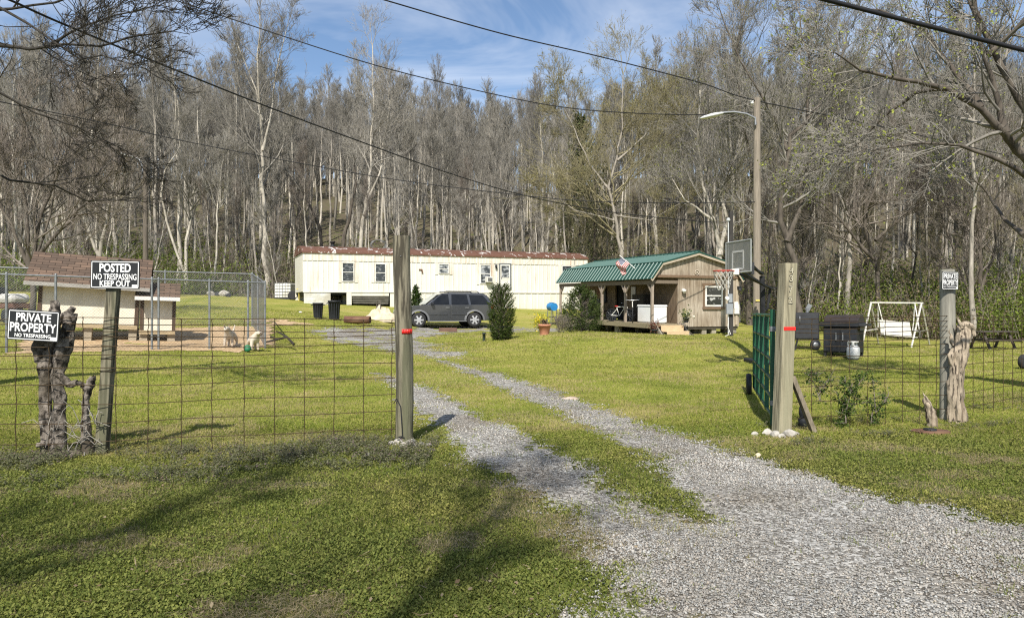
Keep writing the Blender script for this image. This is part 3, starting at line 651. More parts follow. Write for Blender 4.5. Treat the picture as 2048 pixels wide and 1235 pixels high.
own_tree('bare_tree', 'tallest straight pale bare tree left of the trailer home', [(531, 560), (530, 470), (522, 360), (524, 260), (516, 150), (520, 30)], 54, .19, .04, 22, .36, 5.2, 'pale', 'grey', 101, stems=[([(526, 300), (545, 210), (560, 110), (575, 50)], .09, .025, 11, .2, 3.6), ([(524, 240), (500, 150), (470, 70)], .07, .02, 9, .2, 3.2)])
own_tree('bare_tree', 'pale forked bare tree rising behind the rusty roof', [(722, 530), (725, 440), (738, 380), (742, 300), (748, 200), (745, 90)], 58, .18, .04, 20, .35, 4.6, 'pale', 'pale', 102, stems=[([(735, 400), (760, 345), (765, 290), (785, 190)], .10, .03, 14, .3, 3.4)])
own_tree('bare_tree', 'broad pale barked bare tree with yellowish twigs behind the shed roof', [(1246, 560), (1243, 500), (1228, 420), (1217, 372), (1234, 315), (1245, 255), (1246, 150)], 50, .145, .035, 26, .2, 5.4, 'grey', 'gold', 103, kids=(0, 7, 5, 4), ang=(.6, 1.2), stems=[([(1220, 380), (1180, 330), (1150, 260), (1120, 190)], .075, .02, 16, .15, 3.8), ([(1235, 320), (1290, 270), (1330, 210)], .065, .02, 14, .2, 3.6), ([(1230, 430), (1300, 440), (1370, 400)], .045, .015, 10, .2, 2.6), ([(1228, 440), (1150, 420), (1090, 380)], .045, .015, 12, .2, 2.8)], buds=((.30, .26, .10), (.22, .22, .08)), )
own_tree('bare_tree', 'pair of pale trunks in one bare tree behind the pen', [(374, 575), (372, 480), (384, 400), (400, 310), (395, 220)], 52, .14, .03, 18, .3, 4.0, 'pale', 'grey', 104, stems=[([(374, 560), (342, 470), (322, 390), (330, 340), (360, 290), (355, 200)], .10, .025, 12, .45, 3.0), ([(380, 420), (420, 370), (455, 330)], .08, .02, 8, .2, 2.4)])
own_tree('bare_tree', 'dark crooked bare tree right of the yard light pole', [(1596, 600), (1590, 520), (1560, 440), (1570, 340), (1580, 270), (1650, 200), (1690, 90)], 36, .19, .05, 20, .3, 4.2, 'brown', 'grey', 105, kids=(0, 6, 5, 3), ang=(.6, 1.2), stems=[([(1574, 482), (1604, 410), (1608, 300), (1622, 150), (1600, 30)], .12, .035, 14, .2, 3.6), ([(1575, 300), (1540, 220), (1480, 120), (1440, 20)], .08, .025, 10, .15, 3.4)], buds=((.24, .24, .10), (.20, .22, .07)), bfrac=.25)
own_tree('bare_tree', 'straight grey trunk standing just behind the round sign post', [(1940, 660), (1942, 540), (1950, 400), (1945, 280), (1948, 120)], 34, .125, .04, 18, .4, 3.8, 'grey', 'grey', 106, kids=(0, 6, 5, 3), buds=((.30, .32, .10), (.24, .26, .08)), bfrac=.15)
own_tree('bare_tree', 'slim bare tree forking low beside the picnic table', [(1962, 640), (1960, 560), (1962, 480), (1945, 380), (1930, 250)], 37, .12, .03, 20, .3, 3.0, 'brown', 'red', 107, stems=[([(1961, 580), (1985, 520), (1990, 420), (2010, 300)], .08, .03, 14, .2, 2.8)])
own_tree('bare_tree', 'pale forked tree behind the dark service post', [(1440, 590), (1440, 500), (1428, 440), (1405, 370), (1395, 280), (1400, 180)], 41, .14, .035, 16, .3, 4.0, 'pale', 'grey', 108, ang=(.6, 1.2), stems=[([(1440, 510), (1455, 440), (1440, 380), (1480, 300), (1470, 200)], .13, .03, 16, .3, 3.2), ([(1428, 440), (1370, 400), (1340, 350)], .07, .02, 10, .2, 2.4)], buds=((.25, .24, .10), (.20, .22, .07)), bfrac=.4)
own_tree('leaning_tree', 'dark dead trunk leaning left above the rusty roof', [(672, 520), (640, 455), (610, 390), (584, 352)], 57, .16, .06, 5, .6, 1.6, 'dark', 'grey', 109, kids=(0, 3, 2, 0))
own_tree('broken_tree', 'splintered orange topped stub with bare limbs behind the trailer roof', [(684, 520), (688, 470), (700, 430), (712, 370), (708, 330)], 59, .2, .08, 9, .5, 2.4, 'brown', 'grey', 110, kids=(0, 4, 4, 0))
own_tree('bare_tree', 'many stemmed reddish bare tree beside the shingled kennel', [(62, 545), (70, 490), (85, 420), (120, 330), (170, 240)], 27, .10, .02, 26, .15, 2.6, 'brown', 'red', 111, kids=(0, 5, 4, 3), ang=(.5, 1.1), wig=.2, stems=[([(62, 540), (30, 470), (0, 400), (-30, 300)], .08, .02, 18, .15, 2.4), ([(64, 530), (120, 460), (180, 400), (230, 330)], .08, .02, 18, .2, 2.4), ([(64, 540), (100, 430), (118, 300), (130, 190)], .05, .015, 8, .4, 1.6), ([(62, 540), (55, 440), (40, 330), (50, 240)], .07, .02, 16, .2, 2.2)])
own_tree('bare_tree', 'reddish twiggy bare tree between the pen and the left light pole', [(205, 590), (200, 510), (215, 420), (235, 330), (230, 200)], 41, .13, .03, 28, .25, 3.4, 'grey', 'red', 112, kids=(0, 6, 5, 3), wig=.22, stems=[([(203, 520), (170, 440), (140, 350), (150, 240)], .09, .02, 16, .25, 2.8)])
own_tree('bare_tree', 'wide bare tree with arching limbs above the swing frame', [(1760, 640), (1755, 540), (1730, 450), (1760, 340), (1790, 220)], 39, .15, .03, 20, .2, 4.4, 'brown', 'red', 113, kids=(0, 6, 5, 3), ang=(.7, 1.3), wig=.24, stems=[([(1752, 520), (1690, 450), (1640, 400), (1650, 300)], .09, .02, 16, .2, 3.0), ([(1750, 480), (1820, 420), (1880, 380)], .08, .02, 14, .2, 2.8)])
own_tree('bare_tree', 'grey bare tree with small green buds left of the swing frame', [(1690, 625), (1700, 520), (1695, 420), (1720, 300), (1715, 150), (1760, 40)], 40, .15, .03, 20, .3, 4.2, 'grey', 'grey', 114, kids=(0, 6, 5, 3), ang=(.6, 1.2), buds=((.25, .26, .12), (.21, .24, .08)), bfrac=.5, stems=[([(1698, 450), (1660, 330), (1680, 200), (1650, 60)], .09, .02, 18, .2, 3.2)])
own_tree('bare_tree', 'tall bare tree whose curling top shows against the sky beside the lamp pole', [(1500, 600), (1490, 480), (1505, 360), (1480, 230), (1470, 110), (1490, 20)], 43, .17, .04, 20, .35, 4.6, 'brown', 'grey', 115, kids=(0, 6, 5, 3), ang=(.6, 1.3), wig=.24, buds=((.24, .24, .10), (.20, .22, .07)), bfrac=.3)

# ---- evergreens
def evergreen(name, label, loc, H, R, n, size, c1, c2, seed, shape, cat='tree', trunk=.06, clump=.16, tufts=None, low=0.0):
    rng = np.random.default_rng(seed); t = thing(name, label, cat, loc); rnd = random.Random(seed)
    mb = MB(); mb.tube([(0, 0, -.1), (0, 0, H*.45), (0.01, 0, H*.9)], [trunk, trunk*.7, .01], 7); mb.build('trunk', BARKS['brown'], t)
    nt = tufts or 260; f = rng.random(nt)**1.15; a = rng.random(nt)*2*PI; rad = np.array([shape(q) for q in f])*R*(.80+.32*rng.random(nt)); ins = 1-.45*rng.random(nt)**2.2
    tc = np.stack([np.cos(a)*rad*ins, np.sin(a)*rad*ins, low+f*(H-low)], -1); dirs = np.stack([np.cos(a), np.sin(a), .7+.6*rng.random(nt)], -1); dirs /= np.linalg.norm(dirs, axis=1, keepdims=True)
    k = rng.integers(0, nt, n); L = clump*(.5+rng.random(n)); c = tc[k]+dirs[k]*(rng.random((n, 1))-.35)*L[:, None]*2+rng.normal(size=(n, 3))*clump*.35*(1.1-f[k])[:, None]
    br = rng.random(nt)[k][:, None]; V = leaf_quads(c, size, rng)
    r = np.clip(br*.7+rng.random((n, 1))*.3, 0, 1); T = np.array(c1)*(1-r)+np.array(c2)*r
    mesh_np('foliage', V, np.arange(4*n).reshape(-1, 4), LEAFM, t, tint=np.repeat(T[:, None], 4, 1).reshape(-1, 3))
    S = [(0, 0, max(.05, q[2]*.75), *q, .012, .006) for q in tc[::3]]; Vv, Ff = segs_mesh(S, 3); mesh_np('branches', Vv, Ff, TWIGS['red'], t)
    return t
cone = lambda q: (1-q)**.75*(1 if q > .12 else .55+q*3.7)
egg = lambda q: math.sin(PI*min(1, (q*.86+.16)))**.75
p = GP(1190, 58); evergreen('cedar_tree', 'dark green cedar behind the yellow twigged pale tree', p, 13, 2.6, 2400, .10, (.075, .088, .042), (.14, .145, .075), 1, cone, trunk=.2, clump=.5, tufts=500, low=.5)
p = GP(1160, 76); evergreen('cedar_tree', 'highest cedar with its dark top against the sky', p, 16, 2.4, 6000, .16, (.055, .07, .03), (.12, .135, .06), 4, cone, trunk=.2, clump=.5, tufts=400, low=2)
p = GP(1003, 24); evergreen('conical_bush', 'dense dark green conical bush in front of the grey car', p, 1.78, .40, 20000, .018, (.03, .052, .014), (.085, .11, .03), 5, lambda q: max(.06, math.sin(PI*min(1, q*.73+.17))**.55), 'bush', .04, .075, 1100, .05)
p = GP(1163, 29.5); evergreen('spreading_bush', 'feathery loose evergreen bush at the porch corner', p, 1.82, .74, 15000, .026, (.025, .045, .014), (.10, .125, .04), 6, lambda q: max(.08, math.sin(PI*min(1, q*.72+.28))**.8), 'bush', .05, .15, 520, .08)
p = GP(832, 45.6); evergreen('conical_bush', 'small pointed evergreen against the trailer wall behind the car', p, 1.35, .36, 2000, .05, (.02, .04, .012), (.055, .085, .022), 9, lambda q: max(.04, (1-q)**.8), 'bush', .03, .1, 150, .05)

# ---- big limbs reaching into the picture from trees just outside it
def limb_tree(name, label, base, trunk, limbs, bark, twig, seed, kids, rmin, ll, buds=None, bfrac=.5, wig=.2):
    rnd = random.Random(seed); t = thing(name, label, 'tree', base); b = Vector(base); mb = MB(); S = [[], []]; tips = []
    mb.tube([Vector(p)-b for p, r in trunk], [r for p, r in trunk], 10, jit=.06)
    cfg = dict(CFG, kids=kids, wig=wig*.6, rmin=rmin, up=.03, thick=.02, kang=(.3, .8))
    for pts, ra, rb, nb, fr in limbs:
        ra *= (.55 if seed == 201 else .75); w = [Vector(P(*p))-b for p in pts]; m2, S2 = tree_parts(rnd, w, ra, rb, int(nb*.68), fr, ll, cfg, (.5, 1.2), tips)
        mb.add(m2.v, m2.f, 0, True); S[0] += S2[0]; S[1] += S2[1]
    mb.build('trunk', BARKS[bark], t, fixn=False); cr = crown_mesh('crown', S, TWIGS[twig], t)
    if buds:
        rng = np.random.default_rng(seed); tp = np.array(tips); tp = tp[rng.random(len(tp)) < bfrac]; c = np.repeat(tp, 3, 0)+rng.normal(size=(len(tp)*3, 3))*.05
        mesh_np('buds', leaf_quads(c, .022, rng), np.arange(len(c)*4).reshape(-1, 4), LEAFM, cr, tint=tints(len(c), *buds, rng))
    print(label[:30], len(S[0])+len(S[1]))
zb = g(-9.6, 11)
limb_tree('overhanging_tree', 'dark bare limbs hanging in from the upper left corner', (-9.6, 11, zb), [((-9.6, 11, zb-.2), .30), ((-9.3, 11, 3), .24), (P(-110, 250, 11), .16), (P(-60, 90, 11), .12), (P(-20, 20, 11), .09), (P(20, -120, 11), .07)],
    [([(0, 90, 11), (60, 98, 10.8), (130, 88, 10.6), (200, 92, 10.4), (280, 70, 10.2), (345, 62, 10)], .05, .009, 16, .1), ([(-60, 170, 11), (0, 185, 11), (70, 225, 11.2), (160, 255, 11.4), (250, 300, 11.6)], .04, .008, 14, .15),
     ([(-30, 0, 11), (90, 70, 10.5), (160, 118, 10), (205, 110, 9.8), (240, 122, 9.6)], .034, .008, 14, .1), ([(-20, 20, 11), (110, 5, 10.5), (200, -20, 10), (330, -40, 9.5)], .036, .008, 14, .1), ([(100, 90, 10.7), (150, 60, 10.8), (230, 30, 11), (320, 10, 11)], .04, .008, 12, .1),
     ([(-40, 330, 12), (20, 360, 12), (110, 370, 12.4), (170, 400, 13), (240, 400, 13)], .04, .01, 10, .2)], 'dark', 'dark', 201, (0, 4, 4, 2), .004, 1.25)
zb = g(9.2, 11.5)
limb_tree('overhanging_tree', 'big mossy limbs arching in from the right edge with yellow green buds', (9.2, 11.5, zb), [((9.2, 11.5, zb-.2), .34), ((9.1, 11.5, 1.8), .28), (P(2140, 420, 11.5), .18), (P(2085, 325, 11.5), .13)],
    [([(2075, 330, 11.5), (2035, 300, 11.5), (2010, 265, 11.4), (1960, 215, 11.3), (1890, 175, 11.2), (1800, 158, 11), (1720, 140, 10.8), (1670, 105, 10.6)], .12, .010, 20, .15), ([(2010, 265, 11.4), (1990, 180, 11.4), (1960, 90, 11.4), (1930, -40, 11.4)], .07, .02, 14, .1),
     ([(2090, 330, 11.5), (2060, 230, 11.5), (2000, 130, 11.5), (1950, 20, 11.5), (1935, -60, 11.5)], .09, .03, 16, .1), ([(2080, 370, 11.5), (2000, 320, 11.2), (1920, 290, 11), (1840, 286, 10.8), (1745, 300, 10.6)], .06, .008, 14, .25),
     ([(1890, 175, 11.2), (1830, 185, 11.6), (1760, 240, 12), (1700, 300, 12.4), (1655, 330, 12.6)], .05, .01, 12, .2), ([(1960, 215, 11.3), (1900, 130, 11.6), (1850, 60, 12), (1760, 20, 12.4), (1660, 10, 12.6)], .06, .01, 16, .1), ([(2050, 470, 12), (2010, 440, 12.4), (1975, 385, 13), (1940, 350, 13)], .05, .01, 8, .3), ([(1975, 110, 11.4), (2030, 60, 11.2), (2080, 0, 11)], .05, .02, 10, .1)],
    'brown', 'grey', 202, (0, 5, 4, 3), .004, 1.35, buds=((.36, .38, .09), (.26, .30, .07)), bfrac=.22)

# two roadside trees behind the viewer: out of the picture, but their bare crowns throw the dappled shade on the verge
for vi, x, y, rz, sc, lb in ((1, -4.6, -3.4, 1.0, .56, 'bare roadside tree whose crown dapples the near left verge with shade'), (5, -2.4, -5.2, 2.2, .62, 'bare roadside tree whose crown shades the verge beside the drive')):
    plant(vi, x, y, rz, sc, lb, 'roadside trees')
# ------------------------------------------------------------------ shared materials
M_ = dict(
 white=mat('white_paint', (.74, .73, .69), (.62, .60, .55), 5, .6, c3=(.50, .47, .40)),
 black=mat('black_plastic', (.014, .015, .018), (.024, .026, .03), 9, .55, spec=.25),
 blackmetal=mat('black_metal', (.016, .017, .019), (.028, .028, .03), 6, .6, spec=.2),
 galv=mat('galvanised', (.29, .30, .305), (.19, .195, .20), 14, .5, metal=.6),
 cream=None, wire=mat('rusty_wire', (.085, .06, .03), (.045, .03, .018), 25, .75, metal=.35),
 glass=mat('dark_glass', (.008, .009, .010), (.014, .015, .017), 2, .08, spec=.35),
 greywood=mat('weathered_post', (.21, .188, .132), (.062, .054, .038), 4.5, .9, .8, stretch=(6, 6, .45), c3=(.13, .13, .078), lo=.44, hi=.56),
 palewood=mat('pale_post', (.33, .295, .20), (.15, .13, .085), 4.5, .88, .6, stretch=(6, 6, .4), c3=(.27, .25, .165), lo=.44, hi=.60),
 deck=mat('deck_wood', (.30, .255, .165), (.185, .155, .10), 8, .9, .4, stretch=(1.5, 1.5, 4)),
 newwood=mat('new_lumber', (.60, .45, .28), (.48, .35, .21), 7, .8, .3, stretch=(1, 4, 6)),
 tape=mat('red_tape', (.75, .025, .018), (.65, .02, .015), 8, .35, spec=.5),
 stone=mat('pale_stone', (.44, .41, .36), (.25, .23, .20), 9, .9, .6, c3=(.20, .18, .145)),
 rust=mat('rust_brown', (.16, .075, .05), (.085, .045, .033), 8, .85, .4, c3=(.22, .13, .08)),
 blue=mat('blue_plastic', (.03, .22, .48), (.025, .17, .40), 4, .45),
 red=mat('red_paint', (.45, .03, .025), (.34, .025, .02), 6, .5),
 terracotta=mat('terracotta', (.50, .235, .15), (.40, .18, .11), 7, .85, .2),
 grn=mat('gate_green', (.010, .078, .038), (.008, .058, .028), 5, .45, c3=(.018, .092, .05), spec=.4),
 deadwood=mat('dead_wood', (.37, .305, .225), (.035, .026, .02), 8, .9, .9, stretch=(4, 4, .5), c3=(.20, .155, .11), lo=.50, hi=.60),
 bark=mat('stump_bark', (.23, .198, .165), (.022, .018, .014), 13, .95, 1.0, stretch=(1.6, 1.6, 1), c3=(.09, .075, .055), bdist=.03, lo=.42, hi=.60),
 soil=mat('pot_soil', (.05, .035, .025), None, 20, .95), dkgrey=mat('dark_grey', (.042, .044, .048), (.03, .031, .034), 8, .6),
 grey=mat('grey_box', (.27, .29, .31), (.22, .235, .25), 8, .5), chrome=mat('bright_metal', (.72, .72, .74), (.6, .6, .62), 5, .25, metal=.9),
 yellow=mat('yellow_paint', (.70, .58, .16), (.6, .48, .1), 6, .6), rope=mat('net_cord', (.46, .445, .40), (.34, .325, .29), 20, .9))
def streak_material(name, base, base2, rustc, groove, amount=.58, axis='X'):
    """painted ribbed metal or board: vertical run marks of rust and dirt, fine grooves across axis"""
    m, nt, b = newmat(name); N = nt.nodes.new; L = nt.links.new; b.inputs['Roughness'].default_value = .55; b.inputs['Specular IOR Level'].default_value = .3
    tc = N('ShaderNodeTexCoord'); mp = N('ShaderNodeMapping'); mp.inputs['Scale'].default_value = (1.6, 1.6, .16); L(tc.outputs['Object'], mp.inputs['Vector'])
    n = N('ShaderNodeTexNoise'); n.inputs['Scale'].default_value = 2.4; n.inputs['Detail'].default_value = 8; n.inputs['Roughness'].default_value = .72; L(mp.outputs[0], n.inputs['Vector'])
    r = N('ShaderNodeValToRGB'); e = r.color_ramp.elements; e[0].position = amount; e[1].position = amount+.2; e[0].color = (0, 0, 0, 1); e[1].color = (.75, .75, .75, 1); L(n.outputs['Fac'], r.inputs['Fac'])
    n2 = N('ShaderNodeTexNoise'); n2.inputs['Scale'].default_value = .7; n2.inputs['Detail'].default_value = 5; L(tc.outputs['Object'], n2.inputs['Vector'])
    r2 = N('ShaderNodeValToRGB'); r2.color_ramp.elements[0].color = (*base, 1); r2.color_ramp.elements[1].color = (*base2, 1); r2.color_ramp.elements[0].position = .35; r2.color_ramp.elements[1].position = .65; L(n2.outputs['Fac'], r2.inputs['Fac'])
    mx = N('ShaderNodeMix'); mx.data_type = 'RGBA'; L(r.outputs['Color'], mx.inputs['Factor']); L(r2.outputs['Color'], mx.inputs['A']); mx.inputs['B'].default_value = (*rustc, 1)
    L(mx.outputs['Result'], b.inputs['Base Color'])
    w = N('ShaderNodeTexWave'); w.wave_type = 'BANDS'; w.bands_direction = axis; w.wave_profile = 'SIN'; w.inputs['Scale'].default_value = groove; L(tc.outputs['Object'], w.inputs['Vector'])
    bp = N('ShaderNodeBump'); bp.inputs['Strength'].default_value = .5; bp.inputs['Distance'].default_value = .02; L(w.outputs['Fac'], bp.inputs['Height']); L(bp.outputs[0], b.inputs['Normal'])
    return m
# ------------------------------------------------------------------ trailer home (local: x along the front, y into the depth, z up)
TA = P(606, 617, 43.6); TB = P(1175, 617, 50.8); TL = (TB-TA).length; TROT = math.atan2(TB.y-TA.y, TB.x-TA.x)
TZ = 1.75; TTILT = math.atan2(.10, TL)
tr = thing('trailer_home', 'long cream ribbed trailer home with a rusty flaking roof', 'trailer home', (TA.x, TA.y, TZ), rot=(0, -TTILT, TROT))
def tr_s(px):
    """distance along the front wall seen at pixel column px"""
    k = (px-1024)/F; ux, uy = math.cos(TROT), math.sin(TROT); return (k*TA.y-TA.x)/(ux-k*uy)
def tr_z(s, py):
    d = TA.y+math.sin(TROT)*s; return CZ-(py-617)/F*d-TZ-math.sin(TTILT)*s
DEP = 4.2; ZB, ZE = .68, 2.98
creamM = streak_material('trailer_cream', (.71, .685, .62), (.65, .625, .555), (.44, .29, .14), 5.0, .56)
panelM = streak_material('trailer_fascia', (.69, .66, .585), (.62, .585, .50), (.42, .22, .10), 1.6, .50)
skirtM = streak_material('trailer_skirt', (.71, .685, .61), (.65, .615, .53), (.40, .30, .19), 5.0, .55)
def ribbed(mb, x0, x1, z0, z1, y, pitch, depth, mi=0):
    n = max(1, int((x1-x0)/pitch)); vs = []; pr = ((0, 0), (.7, 0), (.78, -1), (.92, -1))
    xs = []
    for i in range(n):
        for a, b in pr: xs.append((x0+(i+a)*(x1-x0)/n, y+b*depth))
    xs.append((x1, y)); m = len(xs)
    vs = [(a, b, z0) for a, b in xs]+[(a, b, z1) for a, b in xs]
    mb.add(vs, [(i, i+1, m+i+1, m+i) for i in range(m-1)], mi)
wall = MB(); ribbed(wall, 0, TL, ZB, ZE-.46, 0, .30, .018); wall.box((TL/2, DEP/2+.03, (ZB+ZE)/2), (TL-.01, DEP, ZE-ZB-.004))
wall.build('wall', creamM, tr)
fs = MB(); ribbed(fs, 0, TL, ZE-.44, ZE, -.03, .60, .012); fs.box((TL/2, -.012, ZE-.45), (TL, .05, .025)); fs.build('fascia', panelM, tr)
b = MB(); b.box((TL/2, -.028, ZB-.02), (TL+.02, .06, .07)); b.build('belt_rail', creamM, tr)
def roof_material():
    m, nt, b = newmat('rusty_roof'); N = nt.nodes.new; L = nt.links.new; b.inputs['Roughness'].default_value = .75
    tc = N('ShaderNodeTexCoord'); mp = N('ShaderNodeMapping'); mp.inputs['Scale'].default_value = (1.1, .55, 1); mp.inputs['Rotation'].default_value = (0, 0, .5); L(tc.outputs['Object'], mp.inputs['Vector'])
    n = N('ShaderNodeTexNoise'); n.inputs['Scale'].default_value = 2.6; n.inputs['Detail'].default_value = 6; n.inputs['Roughness'].default_value = .6; n.inputs['Distortion'].default_value = .6; L(mp.outputs[0], n.inputs['Vector'])
    r = N('ShaderNodeValToRGB'); e = r.color_ramp.elements; e[0].position = .585; e[1].position = .62; L(n.outputs['Fac'], r.inputs['Fac'])
    n2 = N('ShaderNodeTexNoise'); n2.inputs['Scale'].default_value = 5; n2.inputs['Detail'].default_value = 6; L(tc.outputs['Object'], n2.inputs['Vector'])
    r2 = N('ShaderNodeValToRGB'); r2.color_ramp.elements[0].color = (.085, .036, .022, 1); r2.color_ramp.elements[1].color = (.15, .07, .042, 1); L(n2.outputs['Fac'], r2.inputs['Fac'])
    mx = N('ShaderNodeMix'); mx.data_type = 'RGBA'; L(r.outputs['Color'], mx.inputs['Factor']); L(r2.outputs['Color'], mx.inputs['A']); mx.inputs['B'].default_value = (.58, .55, .52, 1)
    L(mx.outputs['Result'], b.inputs['Base Color']); return m
rf = MB(); N_ = 10
for i in range(N_):
    a0, a1 = i/N_, (i+1)/N_; y0, y1 = -.10+a0*(DEP+.2), -.10+a1*(DEP+.2); h = lambda a: ZE+.03+.50*math.sin(PI*a)**.75
    x0, x1 = -.06, TL+.06; rf.quad((x0, y0, h(a0)), (x1, y0, h(a0)), (x1, y1, h(a1)), (x0, y1, h(a1)))
    rf.quad((x0, y0, ZE), (x0, y0, h(a0)), (x0, y1, h(a1)), (x0, y1, ZE)); rf.quad((x1, y0, ZE), (x1, y1, ZE), (x1, y1, h(a1)), (x1, y0, h(a0)))
rf.box((TL/2, -.085, ZE+.005), (TL+.12, .03, .07))
for i in range(1, 24):
    xx = TL*i/24
    for k in range(5): a0, a1 = k/N_, (k+1)/N_; rf.beam((xx, -.10+a0*(DEP+.2), h(a0)+.008), (xx, -.10+a1*(DEP+.2), h(a1)+.008), .05, .02)
roof = rf.build('roof', roof_material(), tr, fixn=False)
v = MB(); v.lathe([(.16, 0), (.16, .12), (.11, .14), (.11, .3), (.17, .32), (.17, .4)], 12, (tr_s(676), 1.9, ZE+.45)); v.build('vent', M_['blackmetal'], roof)
v = MB()
for q in range(3): v.tube([(tr_s(772)+.55*math.cos(t*.5)*(1-.12*q), 2.0+.1*q, ZE+.75+.3*math.sin(t*.5)) for t in range(14)], .014, 5)
v.build('cable_coil', M_['galv'], roof)
def trailer_window(px0, px1, py0, py1, pane_mat, sash=.5, extra=None):
    s0, s1 = tr_s(px0), tr_s(px1); z1, z0 = tr_z((s0+s1)/2, py0), tr_z((s0+s1)/2, py1); cx, cz, w, h = (s0+s1)/2, (z0+z1)/2, s1-s0, z1-z0
    f = MB(); t = .045
    for c, sz in (((cx-w/2, -.03, cz), (t, .07, h+t)), ((cx+w/2, -.03, cz), (t, .07, h+t)), ((cx, -.03, z0), (w-t, .066, t)), ((cx, -.03, z1), (w-t, .066, t)), ((cx, -.034, z0+h*sash), (w-t, .05, t*.9))): f.box(c, sz)
    win = f.build('window', M_['white'], tr); p = MB(); p.box((cx, -.016, cz), (w-.02, .02, h-.02)); p.build('pane', pane_mat, win)
    # trim boards each side
    s = MB(); s.box((cx-w/2-.16, -.024, cz), (.18, .03, h+.14)); s.box((cx+w/2+.16, -.024, cz), (.18, .03, h+.14)); s.build('trim', panelM, win)
    return win, cx, cz, w, h
pane_refl = mat('window_reflection', (.022, .025, .03), (.30, .30, .31), 4.5, .08, spec=.8, stretch=(1, 1, 2.2), lo=.52, hi=.70)  # pale mottling paints reflections into the dark pane colour
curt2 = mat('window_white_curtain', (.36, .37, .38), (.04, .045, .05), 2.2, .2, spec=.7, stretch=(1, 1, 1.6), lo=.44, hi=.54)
trailer_window(685, 707.5, 525, 562, pane_refl); trailer_window(751, 771, 527, 562.5, pane_refl); trailer_window(878, 897.5, 527.5, 546, curt2); trailer_window(1124, 1143, 531, 556, pane_refl)
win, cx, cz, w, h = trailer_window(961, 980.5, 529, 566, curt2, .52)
a = MB(); a.box((cx+.17, -.20, cz-.36), (.40, .40, .34)); ac = a.build('air_conditioner', M_['white'], win, bev=.015); a = MB()
for i in range(7): a.box((cx+.19, -.405, cz-.47+i*.035), (.3, .012, .018))
a.build('grille', M_['dkgrey'], ac)
s0, s1 = tr_s(999), tr_s(1021); z1, z0 = tr_z(s0, 527), tr_z(s0, 578); d = MB(); d.box(((s0+s1)/2, -.035, (z0+z1)/2), (s1-s0-.08, .04, z1-z0-.06)); door = d.build('door', M_['white'], tr, bev=.006)
d = MB()
for c, sz in (((s0, -.03, (z0+z1)/2), (.07, .09, z1-z0)), ((s1, -.03, (z0+z1)/2), (.07, .09, z1-z0)), (((s0+s1)/2, -.03, z1+.02), (s1-s0+.07, .09, .06))): d.box(c, sz)
d.build('frame', M_['galv'], door)
d = MB(); d.box(((s0+s1)/2, -.062, z0+(z1-z0)*.70), (s1-s0-.26, .012, (z1-z0)*.46)); d.build('pane', curt2, door)
d = MB(); d.box((s0+.13, -.075, z0+.75), (.03, .05, .12)); d.build('handle', M_['blackmetal'], door)
d = MB(); sx = tr_s(991.5); zz = tr_z(sx, 532); d.lathe([(.03, -.16), (.07, -.1), (.08, .05), (.03, .12)], 8, (sx, -.12, zz)); d.beam((sx, 0, zz+.1), (sx, -.12, zz+.12), .03, .03); d.build('porch_lamp', M_['black'], tr)
d = MB(); sx = tr_s(843); zz = tr_z(sx, 538.5); d.tube([(sx-.16, -.06, zz), (sx+.03, -.06, zz), (sx+.05, -.06, zz-.2)], .045, 8); d.build('wall_vent', M_['rust'], tr)
d = MB(); sx = tr_s(841); d.box((sx, -.022, (ZB+ZE-.44)/2), (.06, .016, ZE-.46-ZB)); d.build('seam_strip', panelM, tr)
d = MB(); sx = tr_s(1150); d.tube([(sx, -.03, ZE+.1), (sx-.08, -.05, ZE-.5), (sx-.22, -.04, ZE-.8)], .012, 5); d.build('cable', M_['black'], tr)
# skirting, under-floor shade boards and lattice
def skirt_bottom(s):
    x = TA.x+math.cos(TROT)*s; y = TA.y+math.sin(TROT)*s; return g(x, y)-TZ-math.sin(TTILT)*s-.15
d = MB(); sa, sb = 0.05, tr_s(661)
for k in range(6): z = ZB-.09-k*.125; d.box(((sa+sb)/2, -.01-.006*(k % 2), z-.055), (sb-sa, .02, .115), rot=(.12, 0, 0))
d.build('lap_skirting', M_['white'], tr)
d = MB(); d.box((tr_s(698), -.02, .28), (.3, .06, .8)); d.box((tr_s(740), -.01, ZB-.16), (tr_s(779)-tr_s(703), .03, .2)); d.build('skirt_post', skirtM, tr)
d = MB(); sa, sb = tr_s(704), tr_s(778)
for k in range(4): d.box(((sa+sb)/2, .05+.05*k, ZB-.36-k*.11), (sb-sa, .03, .085), rot=(0, .01*(k-1), 0))
d.build('slats', mat('grey_slat', (.20, .185, .16), (.11, .10, .085), 6, .9, stretch=(.4, 1, 1)), tr)
d = MB(); sa, sb = tr_s(780), TL; n = 30
for i in range(n):
    a0, a1 = sa+(sb-sa)*i/n, sa+(sb-sa)*(i+1)/n; z0 = min(skirt_bottom(a0), skirt_bottom(a1)); ribbed(d, a0, a1, z0, ZB-.05, 0, .30, .016)
d.build('skirting', skirtM, tr)
d = MB(); d.box((TL/2, DEP/2+.2, ZB-.12), (TL-.2, DEP-.2, .2)); d.build('chassis', M_['blackmetal'], tr)
for i in range(9):
    for yy in (1.2, 3.2): d = MB(); d.box((.6+i*2.1, yy, ZB-.7), (.4, .4, 1.1)); d.build('pier', mat('block_grey', (.33, .32, .30), (.25, .24, .225), 8, .95), tr)
d = MB(); d.box((TL/2, DEP-.05, ZB-.55), (TL, .03, 1.2)); d.build('back_skirting', skirtM, tr)

